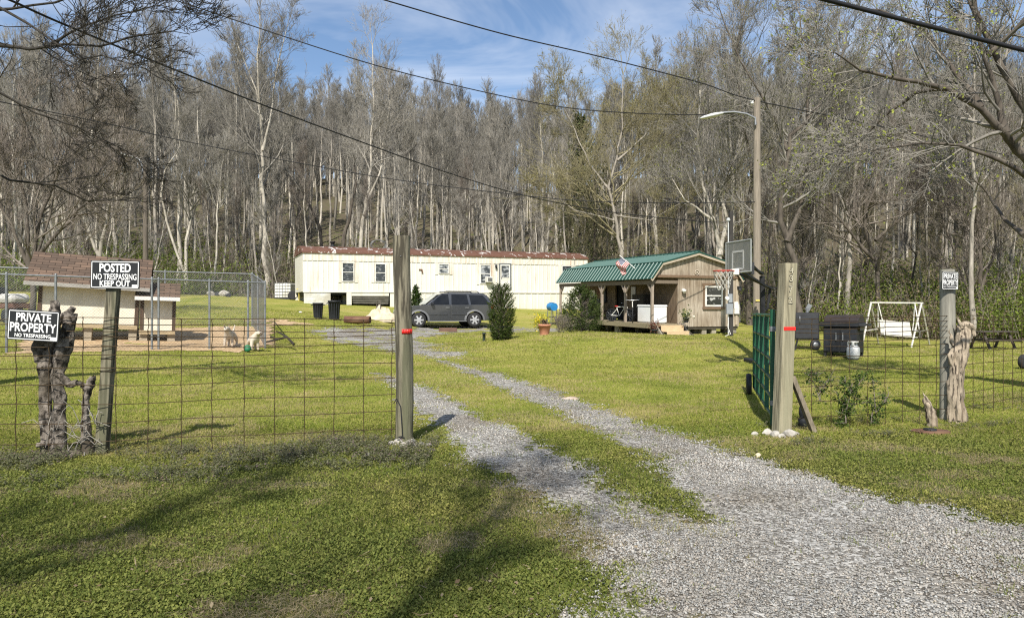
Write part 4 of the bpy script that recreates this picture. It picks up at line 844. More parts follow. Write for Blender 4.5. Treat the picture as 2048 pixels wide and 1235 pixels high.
# ------------------------------------------------------------------ shed with porch (local: x along the gable, y along the length, z=0 at deck top)
S0 = Vector((5.84, 31.0, .78)); SROT = math.atan2(.344, .939); SW, SLEN = 4.4, 9.6; STILT = math.atan2(.15, SLEN); PD = 1.28
sh = thing('shed', 'weathered board shed with a green ribbed barn roof and side porch', 'shed', S0, rot=(STILT, 0, SROT))
def board_material():
    m, nt, b = newmat('weathered_boards'); N = nt.nodes.new; L = nt.links.new; b.inputs['Roughness'].default_value = .9; b.inputs['Specular IOR Level'].default_value = .15
    tc = N('ShaderNodeTexCoord'); mp = N('ShaderNodeMapping'); mp.inputs['Scale'].default_value = (5, 5, .5); L(tc.outputs['Object'], mp.inputs['Vector'])
    n = N('ShaderNodeTexNoise'); n.inputs['Scale'].default_value = 2.6; n.inputs['Detail'].default_value = 8; n.inputs['Roughness'].default_value = .75; n.inputs['Distortion'].default_value = .5; L(mp.outputs[0], n.inputs['Vector'])
    r = N('ShaderNodeValToRGB'); e = r.color_ramp.elements; e.new(.5); e[0].position = .30; e[1].position = .50; e[2].position = .68; e[0].color = (.165, .135, .105, 1); e[1].color = (.34, .29, .225, 1); e[2].color = (.47, .42, .35, 1); L(n.outputs['Fac'], r.inputs['Fac'])
    n3 = N('ShaderNodeTexNoise'); n3.inputs['Scale'].default_value = .9; n3.inputs['Detail'].default_value = 5; L(tc.outputs['Object'], n3.inputs['Vector'])
    r3 = N('ShaderNodeValToRGB'); r3.color_ramp.elements[0].color = (.72, .66, .6, 1); r3.color_ramp.elements[1].color = (1.15, 1.15, 1.15, 1); r3.color_ramp.elements[0].position = .35; r3.color_ramp.elements[1].position = .65; L(n3.outputs['Fac'], r3.inputs['Fac'])
    mx = N('ShaderNodeMix'); mx.data_type = 'RGBA'; mx.blend_type = 'MULTIPLY'; mx.inputs['Factor'].default_value = 1; L(r.outputs['Color'], mx.inputs['A']); L(r3.outputs['Color'], mx.inputs['B']); L(mx.outputs['Result'], b.inputs['Base Color'])
    bp = N('ShaderNodeBump'); bp.inputs['Strength'].default_value = .5; bp.inputs['Distance'].default_value = .01; L(n.outputs['Fac'], bp.inputs['Height']); L(bp.outputs[0], b.inputs['Normal'])
    return m
boardM = board_material(); roofM = mat('green_roof', (.014, .056, .042), (.012, .047, .035), 1.5, .5, spec=.25, c3=(.018, .062, .047)); ribGlintM = mat('green_rib_glint', (.07, .14, .115), (.06, .12, .098), 1.5, .42, spec=.8)  # ribs coloured paler than the roof to imitate sun glint
EV, BRk, PK = (-.10, 1.86), (.41, 2.55), (SW/2, 3.02); BR2, EV2 = (SW-.41, 2.55), (SW+.10, 1.86)
def grooves_x(mb, x0, x1, z0, z1, y, pitch=.2, up=None):
    """vertical board siding in the xz plane, boards with open grooves; up(x) gives the top"""
    n = max(1, round((x1-x0)/pitch))
    for i in range(n):
        a, b = x0+(x1-x0)*i/n+.008, x0+(x1-x0)*(i+1)/n-.004; ta, tb = (up(a), up(b)) if up else (z1, z1)
        mb.add([(a, y, z0), (b, y, z0), (b, y, tb), (a, y, ta), (a, y+.02, z0), (b, y+.02, z0), (b, y+.02, tb), (a, y+.02, ta)], [(0, 1, 2, 3), (0, 3, 7, 4), (1, 5, 6, 2)])
def rooftop(x):
    pts = [EV, BRk, PK, BR2, EV2]; return float(np.interp(x, [p[0] for p in pts], [p[1] for p in pts]))-.05
w = MB(); zt = 1.98
grooves_x(w, PD, SW, -.14, zt, 0); grooves_x(w, .02, SW-.02, zt+.07, None, -.004, up=lambda x: rooftop(x)); w.add([(.0, .025, zt-.05), (SW, .025, zt-.05)]+[(x, .025, rooftop(x)) for x in np.linspace(SW, 0, 21)], [tuple(range(23))])
w.box((PD+(SW-PD)/2, .05, (zt-.14)/2+.0), (SW-PD-.02, .05, zt+.13)); w.build('gable_wall', boardM, sh)
w = MB(); w.box((SW/2, -.035, zt+.02), (SW+.02, .07, .11)); w.build('header_board', mat('brown_board', (.20, .135, .085), (.13, .085, .055), 7, .9, stretch=(1, 4, 4)), sh)
def grooves_y(mb, y0, y1, z0, z1, x, pitch=.2, sgn=-1):
    n = max(1, round((y1-y0)/pitch))
    for i in range(n):
        a, b = y0+(y1-y0)*i/n+.008, y0+(y1-y0)*(i+1)/n-.004
        mb.add([(x, a, z0), (x, b, z0), (x, b, z1), (x, a, z1), (x-sgn*.02, a, z0), (x-sgn*.02, b, z0), (x-sgn*.02, b, z1), (x-sgn*.02, a, z1)], [(0, 1, 2, 3), (0, 3, 7, 4), (1, 5, 6, 2)])
DY0, DY1 = 4.7, 5.6
w = MB(); grooves_y(w, .06, DY0, -.02, 2.2, PD); grooves_y(w, DY1, SLEN-.06, -.02, 2.2, PD); grooves_y(w, DY0, DY1, 2.02, 2.2, PD); w.box((PD+.05, SLEN/2, 2.25), (.05, SLEN-.1, .1))
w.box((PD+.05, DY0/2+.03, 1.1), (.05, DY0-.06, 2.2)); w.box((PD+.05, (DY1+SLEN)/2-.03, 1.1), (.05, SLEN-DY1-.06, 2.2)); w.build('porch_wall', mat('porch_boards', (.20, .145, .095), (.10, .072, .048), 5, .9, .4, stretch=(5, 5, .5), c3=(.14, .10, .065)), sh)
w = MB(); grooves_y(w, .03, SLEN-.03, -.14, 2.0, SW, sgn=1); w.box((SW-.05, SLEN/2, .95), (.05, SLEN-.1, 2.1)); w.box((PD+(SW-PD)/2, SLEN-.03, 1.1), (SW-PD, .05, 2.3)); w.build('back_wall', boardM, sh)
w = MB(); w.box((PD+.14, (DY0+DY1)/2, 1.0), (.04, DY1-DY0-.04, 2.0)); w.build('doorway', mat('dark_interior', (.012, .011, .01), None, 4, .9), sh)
def gambrel_roof():
    mb = MB(); rb = MB(); y0, y1 = -.16, SLEN+.16
    pts = [EV, BRk, PK, BR2, EV2]
    for (a, b) in zip(pts[:-1], pts[1:]):
        ax, az = a; bx, bz = b; nx, nz = -(bz-az), (bx-ax); L = math.hypot(nx, nz); nx, nz = nx/L, nz/L
        mb.add([(ax, y0, az), (ax, y1, az), (bx, y1, bz), (bx, y0, bz), (ax+nx*.03, y0, az+nz*.03), (ax+nx*.03, y1, az+nz*.03), (bx+nx*.03, y1, bz+nz*.03), (bx+nx*.03, y0, bz+nz*.03)],
               [(0, 1, 2, 3), (7, 6, 5, 4), (0, 4, 5, 1), (0, 3, 7, 4), (1, 5, 6, 2), (3, 2, 6, 7)])
        n = int((y1-y0)/.31)
        for i in range(n+1):
            y = y0+.03+(y1-y0-.06)*i/n; o = .045
            rb.tube([(ax+nx*o*.7, y, az+nz*o*.7), (bx+nx*o*.7, y, bz+nz*o*.7)], .036, 10, caps=False)
    r_ = mb.build('roof', roofM, sh); rb.build('ribs', ribGlintM, r_); return r_
roof = gambrel_roof()
c = MB()
for p_ in (BRk, BR2): c.tube([(p_[0]-.01, -.19, p_[1]+.045), (p_[0]-.01, SLEN+.19, p_[1]+.045)], .03, 6)
c.tube([(PK[0], -.19, PK[1]+.05), (PK[0], SLEN+.19, PK[1]+.05)], .06, 6)
c.build('ridge_cap', roofM, roof)
tm = MB()
for a, b_ in zip([EV, BRk, PK, BR2], [BRk, PK, BR2, EV2]): tm.beam((a[0], -.165, a[1]-.05), (b_[0], -.165, b_[1]-.05), .03, .11, up=(0, 0, 1) if abs(a[0]-b_[0]) > .6 else (-.8, 0, .6))
tm.build('rake_trim', mat('pale_trim', (.44, .37, .28), (.34, .28, .21), 6, .85, stretch=(1, 5, 5)), roof)
tm = MB()
for a, b_ in zip([EV, BRk, PK, BR2], [BRk, PK, BR2, EV2]): tm.beam((a[0], -.178, a[1]+.02), (b_[0], -.178, b_[1]+.02), .02, .06, up=(0, 0, 1) if abs(a[0]-b_[0]) > .6 else (-.8, 0, .6))
tm.build('roof_edge', roofM, roof)
bm_ = MB(); bm_.box((.05, SLEN/2, 1.74), (.09, SLEN, .17)); bm_.box((PD/2, .045, 1.76), (PD, .06, .14)); bm_.build('porch_beam', mat('beam_wood', (.20, .16, .115), (.13, .10, .075), 7, .9, stretch=(4, .6, 4)), sh)
pM = mat('porch_post', (.36, .30, .24), (.235, .19, .15), 8, .9, .4, stretch=(5, 5, .5))
for y in (.05, 2.35, 4.65, SLEN-.08):
    q = MB(); q.box((.06, y, .83), (.10, .10, 1.66))
    for sg in ((-1, 1) if 0.1 < y < SLEN-.2 else ((1,) if y < 1 else (-1,))):
        q.beam((.06, y+sg*.03, 1.30), (.06, y+sg*.34, 1.66), .06, .08); 
    q.build('post', pM, sh)
dk = MB()
for i in range(10): dk.box((PD*(i+.5)/10-.03, SLEN/2, -.02), (PD/10-.012, SLEN+.06, .036))
dk.box((-.07, SLEN/2, -.10), (.045, SLEN+.06, .19)); dk.box((PD/2, -.035, -.12), (PD, .045, .17)); dk.build('deck', M_['deck'], sh)
for x_ in (.2, PD, 2.6, 3.1, SW-.25):
    for y_ in ((.25, 3.2, 6.2, 9.2) if x_ < 2 else (.25, .6, 5, 9)): pr = MB(); pr.box((x_+.08*math.sin(y_*7), y_, -.42), (.22, .3, .55)); pr.build('pier', mat('pier_block', (.26, .235, .19), (.15, .135, .11), 8, .95, c3=(.36, .32, .24)), sh)
fl = MB(); fl.box((PD+(SW-PD)/2, SLEN/2, -.2), (SW-PD-.05, SLEN-.1, .1)); fl.build('floor_frame', mat('floor_dark', (.10, .085, .065), None, 6, .9), sh)
# gable window
wx0, wx1, wz0, wz1 = 2.65, 3.48, .76, 1.58; cx, cz, w_, h_ = (wx0+wx1)/2, (wz0+wz1)/2, wx1-wx0, wz1-wz0
f = MB(); t = .07
for c_, sz in (((wx0, -.02, cz), (t, .07, h_+t)), ((wx1, -.02, cz), (t, .07, h_+t)), ((cx, -.02, wz0), (w_-t, .066, t)), ((cx, -.02, wz1), (w_-t, .066, t)), ((cx, -.022, cz+.02), (w_-t, .05, t*.8))): f.box(c_, sz)
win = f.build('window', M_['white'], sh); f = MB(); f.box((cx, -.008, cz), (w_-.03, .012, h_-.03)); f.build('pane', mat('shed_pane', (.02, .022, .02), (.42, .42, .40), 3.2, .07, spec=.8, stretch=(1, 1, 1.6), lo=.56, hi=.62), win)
f = MB(); tt = MATS['pale_trim']
for c_, sz in (((cx, -.018, wz1+.10), (w_+.32, .04, .10)), ((cx, -.03, wz0-.10), (w_+.30, .08, .10)), ((wx0-.085, -.016, cz), (.09, .035, h_+.1)), ((wx1+.085, -.016, cz), (.09, .035, h_+.1))): f.box(c_, sz)
f.build('trim', MATS['brown_board'], win)
f = MB(); f.lathe([(.02, 0), (.05, .02), (.06, .06), (.09, .07), (.09, .16), (.03, .18)], 8, (1.50, -.13, 1.28)); f.box((1.50, -.04, 1.42), (.10, .07, .12)); f.build('wall_light', M_['white'], sh)
f = MB()
for a in range(9): f.tube([(2.2+.11*math.cos(a*.7+q*.8), -.03, 2.18+.10*math.sin(a*.7+q*.8)) for q in range(2)], .018, 5)
f.ball((2.2, -.03, 2.18), .045, 6); f.build('gable_ornament', mat('ornament', (.55, .48, .38), (.4, .34, .26), 20, .9), sh)
f = MB(); f.box((PD-.03, 3.75, 1.30), (.03, .42, .62)); f.build('porch_window', mat('porch_pane', (.20, .20, .185), (.10, .10, .095), 4, .15, spec=.6), sh)
f = MB(); f.box((PD-.03, 8.1, 1.30), (.02, .6, .36)); f.build('wall_notice', M_['white'], sh)
# rear corner boxes at the right of the gable
f = MB(); f.box((SW-.16, -.02, .95), (.10, .05, 2.05)); f.build('corner_board', MATS['pale_trim'], sh)
f = MB(); f.box((SW-.18, -.06, .62), (.22, .10, .42)); f.build('fuse_box', M_['white'], sh)
f = MB(); f.box((SW-.08, -.10, 1.55), (.14, .14, .12)); f.lathe([(.05, -.02), (.08, -.1)], 8, (SW-.08, -.14, 1.55)); f.build('flood_light', M_['black'], sh)
SHM = Matrix.Translation(S0) @ Euler((STILT, 0, SROT)).to_matrix().to_4x4()
def SP(x, y, z): return SHM @ Vector((x, y, z))
# steps down toward the camera from the porch end
st = thing('steps', 'three fresh tan wooden steps up to the porch end', 'steps', SP(.75, -.1, -.8), SROT)
gz = g(*SP(.9, -.7, 0).xy)-SP(.75, -.1, -.8).z
for i in range(3):
    q = MB(); z = .72-i*.24; y = -.16-i*.27+.0; q.box((.02+.10*i, y, z), (1.12-.03*i, .30, .04)); q.box((.02+.10*i, y-.135, z-.13), (1.08-.03*i, .025, .22)); q.build('step', M_['newwood'], st)
for sx in (-.62, .70):
    q = MB(); q.prism([(0, .70), (-.12, .70), (-.95, .0+gz*.0), (-.95, gz-.02), (-.7, gz-.02), (0, .35)], sx, sx+.05, axes='yz'); q.build('stringer', mat('stringer_wood', (.30, .27, .22), (.2, .18, .145), 7, .9), st)
# porch contents
def porch_item(name, label, cat, x, y, rz=0): return thing(name, label, cat, SP(x, y, 0), rot=(STILT, 0, SROT+rz))
fz = porch_item('freezer', 'white chest freezer on the porch beside the corner post', 'freezer', .62, 1.0)
q = MB(); q.box((0, 0, .37), (.62, 1.40, .66)); q.box((-.01, 0, .02), (.56, 1.34, .04)); q.build('body', mat('appliance_white', (.80, .80, .78), (.74, .74, .72), 2, .35, spec=.5), fz, bev=.02)
q = MB(); q.box((0, 0, .745), (.66, 1.43, .08)); q.build('lid', MATS['appliance_white'], fz, bev=.02)
def bike(root, s, frameM, seatM):
    R = .33*s; wb = .52*s
    for x in (-wb, wb):
        w = MB(); w.lathe([(R-.02*s, -.018*s), (R, -.012*s), (R+.012*s, 0), (R, .012*s), (R-.02*s, .018*s), (R-.03*s, 0), (R-.02*s, -.018*s)], 24)
        w.xform(Matrix.Translation((x, 0, R+.012*s)) @ Euler((PI/2, 0, 0)).to_matrix().to_4x4()); wh = w.build('wheel', M_['black'], root)
        sp = MB()
        for k in range(10): a = k*PI/5; sp.tube([(x, 0, R), (x+R*.93*math.cos(a), 0, R+R*.93*math.sin(a))], .004*s, 3, caps=False)
        sp.build('spokes', M_['chrome'], wh)
    f = MB(); bb = (-.05*s, 0, .30*s); seat = (-.2*s, 0, .78*s); head = (.33*s, 0, .80*s); rear = (-wb, 0, R); frnt = (wb, 0, R)
    for a, b_ in ((bb, seat), (seat, head), (bb, head), (rear, bb), (rear, (-.17*s, 0, .68*s)), ((.31*s, 0, .92*s), frnt)): f.tube([a, b_], .018*s, 6)
    f.build('frame', frameM, root)
    f = MB(); f.tube([(.26*s, -.30*s, 1.0*s), (.32*s, -.1*s, .97*s), (.32*s, .1*s, .97*s), (.26*s, .30*s, 1.0*s)], .014*s, 6); f.tube([(.31*s, 0, .9*s), (.32*s, 0, .98*s)], .014*s, 6); f.build('handlebar', M_['chrome'], root)
    f = MB(); f.ball((-.22*s, 0, .82*s), .10*s, 8, squash=(1.2, .7, .4)); f.build('saddle', seatM, root)
    f = MB(); f.tube([(-.05*s, -.1*s, .22*s), (-.05*s, -.1*s, .30*s), (-.05*s, .1*s, .30*s), (-.05*s, .1*s, .38*s)], .012*s, 5); f.build('pedals', M_['blackmetal'], root)
bk = porch_item('bicycle', 'white framed bicycle standing on the porch left of the freezer', 'bicycle', .22, 1.95, -2.1); bike(bk, 1.0, M_['white'], M_['black'])
bk = porch_item('bicycle', 'small child bicycle with red patch left of the middle porch post', 'bicycle', .20, 3.1, -1.0); bike(bk, .85, M_['white'], M_['red'])
q = MB(); q.ball((.30, 0, .62), .13, 8, squash=(.8, 1, .8)); q.build('headlamp_panel', M_['white'], bk)
ch = porch_item('porch_chair', 'dark chair in the porch shade behind the small bicycle', 'chair', .85, 6.2, 1.6)
q = MB(); q.box((0, 0, .42), (.5, .5, .05)); q.build('seat', M_['dkgrey'], ch); q = MB(); q.box((0, .24, .75), (.5, .04, .6), rot=(-.15, 0, 0)); q.build('backrest', M_['dkgrey'], ch)
for a in (-.22, .22):
    for b_ in (-.22, .22): q = MB(); q.beam((a, b_, 0), (a, b_, .42), .04, .04); q.build('leg', M_['black'], ch)
bn = porch_item('storage_bin', 'black lidded bin on the porch behind the left middle post', 'bin', .62, 7.0)
q = MB(); q.lathe([(.20, 0), (.25, .55)], 14); q.build('body', M_['black'], bn); q = MB(); q.lathe([(.27, .55), (.27, .59), (.1, .63)], 14); q.build('lid', M_['dkgrey'], bn)
sk = porch_item('folded_chair', 'pale folded chair leaning in the dark porch corner', 'chair', 1.0, 7.7, .3)
q = MB(); q.box((0, 0, .80), (.05, .34, .5), rot=(0, .2, 0)); q.build('seat', M_['white'], sk)
for a in (-.17, .17): q = MB(); q.beam((-.1, a, 0), (.12, a, 1.1), .025, .025); q.build('frame', M_['galv'], sk)
gb = porch_item('grill', 'blue barrel grill on thin legs at the far porch end', 'grill', -.15, 10.2)
q = MB(); q.tube([(0, -.3, .58), (0, .3, .58)], .22, 12); q.build('drum', M_['blue'], gb, loc=None)
q = MB(); q.tube([(-.05, -.33, .83), (-.05, .33, .83)], .02, 6); q.box((0, 0, .80), (.10, .5, .03)); q.build('lid_handle', M_['white'], gb)
for a in (-.18, .18):
    for b_ in (-.25, .25): q = MB(); q.beam((a, b_, -.45), (a*.8, b_, .45), .03, .03); q.build('leg', M_['galv'], gb)
q = MB(); q.box((0, 0, .02), (.4, .5, .03)); q.build('shelf', M_['dkgrey'], gb)
cb = porch_item('shade_cupboard', 'dark cupboard added behind the freezer to deepen the porch shade', 'cupboard', 1.02, 2.55)  # dark cupboard put in to deepen the porch shade
q = MB(); q.box((0, 0, .62), (.40, 1.1, 1.24)); q.build('carcass', mat('cupboard_dark', (.035, .028, .022), (.022, .018, .015), 6, .7), cb, bev=.01)
for yy in (-.27, .27): q = MB(); q.box((-.21, yy, .62), (.02, .50, 1.14)); d_ = q.build('door', MATS['cupboard_dark'], cb, bev=.006); q = MB(); q.box((-.23, yy*.25, .7), (.02, .03, .12)); q.build('handle', M_['galv'], d_)
for k, (yy, col, lb) in enumerate(((6.7, 'dkgrey', 'dark coat added to darken the porch wall left of the doorway'), (7.15, 'rust', 'brown coat added to darken the porch wall beside the dark coat'))):  # coats put in to make the shaded porch wall read darker
    ct = porch_item('coat', lb, 'coat', PD-.07, yy); q = MB(); q.prism([(-.10, 1.72), (.10, 1.72), (.22, 1.55), (.26, .85), (-.26, .82), (-.23, 1.55)], -.05, .03, axes='yz'); q.build('cloth', M_[col], ct, bev=.03)
    q = MB(); q.tube([(.04, 0, 1.78), (-.03, 0, 1.78), (-.03, 0, 1.72)], .012, 5); q.build('hook', M_['galv'], ct)
hc = thing('hanging_chime', 'pale shell chime hanging on the second porch post', 'wind chime', SP(-.02, 6.95, 1.38))
q = MB(); q.ball((0, 0, 0), .09, 8, squash=(1.2, .8, .5)); q.build('cap', M_['white'], hc)
for k in range(4): q = MB(); q.tube([(.06*math.cos(k*1.6), .06*math.sin(k*1.6), -.03), (.06*math.cos(k*1.6), .06*math.sin(k*1.6), -.2-.03*k)], .02, 6); q.build('tube', M_['white'], hc)
def potted(name, label, cat, loc, potM, r, h, leaf, flower, seed, spread, nf=60, top=.3, fs=.035):
    t = thing(name, label, cat, loc); rng = np.random.default_rng(seed)
    if potM: q = MB(); q.lathe([(r*.72, 0), (r*.95, h*.82), (r*1.06, h*.83), (r*1.06, h), (r*.93, h), (r*.9, h*.9)], 18); q.build('pot', potM, t); q = MB(); q.lathe([(0.001, h*.9), (r*.92, h*.91)], 14); q.build('soil', M_['soil'], t)
    n = 260; c = rng.normal(size=(n, 3))*np.array([spread, spread, top*.45])+np.array([0, 0, h+top*.4]); mesh_np('leaves', leaf_quads(c, .035, rng), np.arange(4*n).reshape(-1, 4), LEAFM, t, tint=tints(n, *leaf, rng))
    S = [(0, 0, h*.85, *q_, .006, .004) for q_ in c[::9]]; V, Fq = segs_mesh(S, 3); mesh_np('stems', V, Fq, TWIGS['red'], t)
    c = rng.normal(size=(nf, 3))*np.array([spread, spread, top*.4])+np.array([0, 0, h+top*.6]); mesh_np('blossoms', leaf_quads(c, fs, rng), np.arange(4*nf).reshape(-1, 4), LEAFM, t, tint=tints(nf, *flower, rng)); return t
p = SP(1.35, -.45, 0); potted('flower_pot', 'white and yellow flowers standing beside the porch steps', 'potted plant', (p.x, p.y-.15, g(p.x, p.y)+.55), M_['dkgrey'], .13, .2, ((.05, .09, .03), (.12, .15, .05)), ((.75, .74, .66), (.70, .62, .2)), 21, .12, 30, .3, .05)
p = GP(1308, 30.2); potted('flower_pot', 'dark pot with dull red leaves at the foot of the corner post', 'potted plant', p, M_['black'], .15, .26, ((.10, .04, .03), (.16, .07, .05)), ((.30, .05, .04), (.45, .30, .25)), 22, .10, 14, .28)
p = GP(1089, 25); potted('terracotta_pot', 'large terracotta pot on the lawn with a few dry stalks', 'pot', p, M_['terracotta'], .21, .37, ((.16, .12, .07), (.22, .17, .1)), ((.25, .2, .1), (.2, .16, .09)), 23, .05, 6, .12, .02)
p = GP(1080, 27.5); potted('yellow_plant', 'bright yellow flowering plant behind the terracotta pot', 'plant', p, None, .1, .28, ((.20, .26, .03), (.36, .34, .04)), ((.80, .62, .02), (.70, .55, .03)), 24, .14, 240, .36, .03)
# flag on an angled staff at the porch roof
fa = P(1270, 536, 31.3); fb = P(1239, 510, 31.9)
fg = thing('flag', 'faded striped flag on a slanting staff over the green porch roof', 'flag', fa); q = MB(); q.tube([(0, 0, 0), fb-fa], .014, 6); q.build('staff', M_['white'], fg)
def flag():
    ax = (fb-fa); L = ax.length; ax.normalize(); vs = []; cols = []; nx, ny = 13, 14; W_ = .72; dn = Vector((-.35, -.12, -.94))
    for i in range(nx+1):
        for j in range(ny+1):
            u = i/nx; v_ = j/ny; sag = .22*math.sin(PI*v_)*u; p = ax*(L-.02-u*(.62-.10*v_))+Vector((.0, 0, 0))+dn*(v_*W_*(.72+.1*u))+Vector((.07*math.sin(v_*7+u*3), .10*math.sin(v_*6+u*4), -sag*.4)); vs.append(p)
    V = []; Fq = []; T = []
    for i in range(nx):
        for j in range(ny):
            o = len(V); V += [vs[i*(ny+1)+j], vs[(i+1)*(ny+1)+j], vs[(i+1)*(ny+1)+j+1], vs[i*(ny+1)+j+1]]; Fq.append((o, o+1, o+2, o+3))
            c = (.10, .11, .16) if (i < 7 and j < 6) else ((.36, .05, .05) if i % 2 == 0 else (.66, .58, .54))
            if i < 7 and j < 6 and (i+j) % 2: c = (.30, .30, .34)
            T += [c]*4
    return np.array([tuple(p) for p in V]), np.array(Fq), np.array(T)
V, Fq, T = flag(); mesh_np('cloth', V, Fq, leafmat('flag_cloth', trans=.25), fg, tint=T)
# ------------------------------------------------------------------ grey car (local: +x forward, y left, z up)
def car():
    p = Vector((-3.52, 38.0, 0)); yaw = PI+math.radians(19)
    p.z = g(p.x, p.y)+.02
    root = thing('parked_car', 'dark grey four door estate car with silver wheels parked before the trailer', 'car', p, yaw)
    paint = mat('car_paint', (.060, .062, .066), (.054, .056, .060), 1.5, .22, metal=.25, spec=.5); trim = mat('car_trim', (.15, .152, .155), (.13, .132, .135), 3, .45, spec=.4)
    paint.node_tree.nodes['Principled BSDF'].inputs['Coat Weight'].default_value = .8; paint.node_tree.nodes['Principled BSDF'].inputs['Coat Roughness'].default_value = .05
    dark = M_['black']; glass = MATS['dark_glass']
    FX, RX = 1.47, -1.40; WR = .375; HW = .93
    def arch(cx, r=.455, n=10): return [(cx+r*math.cos(PI-PI*i/n), .36+r*math.sin(PI-PI*i/n)) for i in range(n+1)]
    # lower body outline, from the rear bottom along the sill to the nose, then back over the bonnet and the belt line
    low = [(-2.40, .40), (-2.30, .33)]+[(RX-.455, .34)]+arch(RX)+[(RX+.455, .34), (FX-.455, .34)]+arch(FX)+[(FX+.455, .34), (2.28, .34), (2.42, .45), (2.45, .62), (2.40, .86), (2.26, .99), (1.75, 1.07), (1.08, 1.125), (-2.2, 1.13), (-2.41, 1.05), (-2.47, .70)]
    b = MB(); b.prism(low, -HW, HW); body = b.build('body', paint, root, bev=.07)
    # cabin: tapering shell with pillars, glass set in its sides
    zb, zt = 1.11, 1.74; hb, ht = .90, .70
    base = [(1.10, zb), (-2.34, zb)]; top = [(.30, zt), (-1.95, zt+.02)]
    def side(x, t): return hb+(ht-hb)*t
    c = MB(); n = 4; xs_f = [1.10, .74, .46, .22, -.1]; zs_f = [zb, 1.42, 1.62, 1.715, 1.755]; xs_r = [-2.34, -2.22, -2.08, -1.92, -1.7]
    ring = []
    for i in range(5):
        t = (zs_f[i]-zb)/(1.755-zb); s_ = side(0, t**1.25); ring.append([(xs_f[i], s_-.05*(i == 4), zs_f[i]), (xs_r[i], s_-.05*(i == 4), zs_f[i]), (xs_r[i], -s_+.05*(i == 4), zs_f[i]), (xs_f[i], -s_+.05*(i == 4), zs_f[i])])
    for i in range(4):
        for k in range(4): k2 = (k+1) % 4; c.add([ring[i][k], ring[i][k2], ring[i+1][k2], ring[i+1][k]], [(0, 1, 2, 3)])
    c.add(ring[4], [(0, 1, 2, 3)]); c.add(ring[0], [(3, 2, 1, 0)])
    bm_ = c.build('cabin', paint, root); 
    w = bm_.modifiers.new('weld', 'WELD'); w.merge_threshold = .002; bv = bm_.modifiers.new('bevel', 'BEVEL'); bv.width = .05; bv.segments = 3; bv.limit_method = 'ANGLE'; bv.angle_limit = .5
    def glass_panel(name, poly, par):
        for sg in (1, -1):
            q = MB(); vs = []
            for x, z in poly: t = max(0, (z-zb)/(1.755-zb)); vs.append((x, sg*(side(0, t**1.25)+.012), z))
            vs2 = [(x, y-sg*.03, z) for x, y, z in vs]; m = len(vs)
            q.add(vs+vs2, [tuple(range(m)), tuple(range(2*m-1, m-1, -1))]+[(i, (i+1) % m, (i+1) % m+m, i+m) for i in range(m)]); q.build(name, glass, par)
    # doors as shallow skins with their own glass
    def door(x0, x1, gpoly, hx):
        for sg in (1, -1):
            q = MB(); pl = [(x0, .42), (x1, .42), (x1, 1.10), (x0, 1.10)]
            if x0 < -.9: pl = [(x0+.36, .42), (x1, .42), (x1, 1.10), (x0, 1.10), (x0, .86), (x0+.16, .72)]
            vs = [(x, sg*(HW+.004), z) for x, z in pl]+[(x, sg*(HW-.03), z) for x, z in pl]; m = len(pl)
            q.add(vs, [tuple(range(m)), tuple(range(2*m-1, m-1, -1))]+[(i, (i+1) % m, (i+1) % m+m, i+m) for i in range(m)])
            d = q.build('door', paint, root, bev=.012)
            q = MB(); q.box((hx, sg*(HW+.025), .985), (.20, .03, .045)); q.build('handle', trim, d, bev=.008)
            q = MB(); q.box(((x0+x1)/2+.06, sg*(HW+.012), .66), (x1-x0-.2, .03, .09)); q.build('rub_strip', paint, d, bev=.01)
            q = MB(); vs = []
            for x, z in gpoly: t = max(0, (z-zb)/(1.755-zb)); vs.append((x, sg*(side(0, t**1.25)+.014), z))
            vs2 = [(x, y-sg*.03, z) for x, y, z in vs]; m = len(vs)
            q.add(vs+vs2, [tuple(range(m)), tuple(range(2*m-1, m-1, -1))]+[(i, (i+1) % m, (i+1) % m+m, i+m) for i in range(m)]); q.build('pane', glass, d)
    door(-.14, .98, [(.86, 1.15), (-.08, 1.15), (-.06, 1.66), (.26, 1.65), (.50, 1.50)], .02)
    door(-1.16, -.16, [(-.20, 1.15), (-1.10, 1.15), (-1.02, 1.65), (-.22, 1.66)], -1.0)
    glass_panel('quarter_pane', [(-1.22, 1.16), (-2.16, 1.16), (-2.05, 1.42), (-1.86, 1.62), (-1.14, 1.64)], root)
    ws = mat('windscreen', (.30, .34, .33), (.20, .23, .23), 1.5, .06, spec=1.0)  # pale glass colour stands in for the sky reflected in it
    q = MB(); q.add([(1.10, -.80, 1.135), (1.10, .80, 1.135), (.50, .70, 1.60), (.50, -.70, 1.60)], [(0, 1, 2, 3)]); q.add([(.50, -.70, 1.60), (.50, .70, 1.60), (.245, .655, 1.716), (.245, -.655, 1.716)], [(0, 1, 2, 3)])
    q.v = [(x+.022, y, z+.03) for x, y, z in q.v]; q.build('windscreen', ws, root)
    q = MB(); q.add([(-2.365, -.78, 1.18), (-2.365, .78, 1.18), (-2.12, .66, 1.6), (-2.12, -.66, 1.6)], [(0, 1, 2, 3)]); q.build('rear_pane', glass, root)
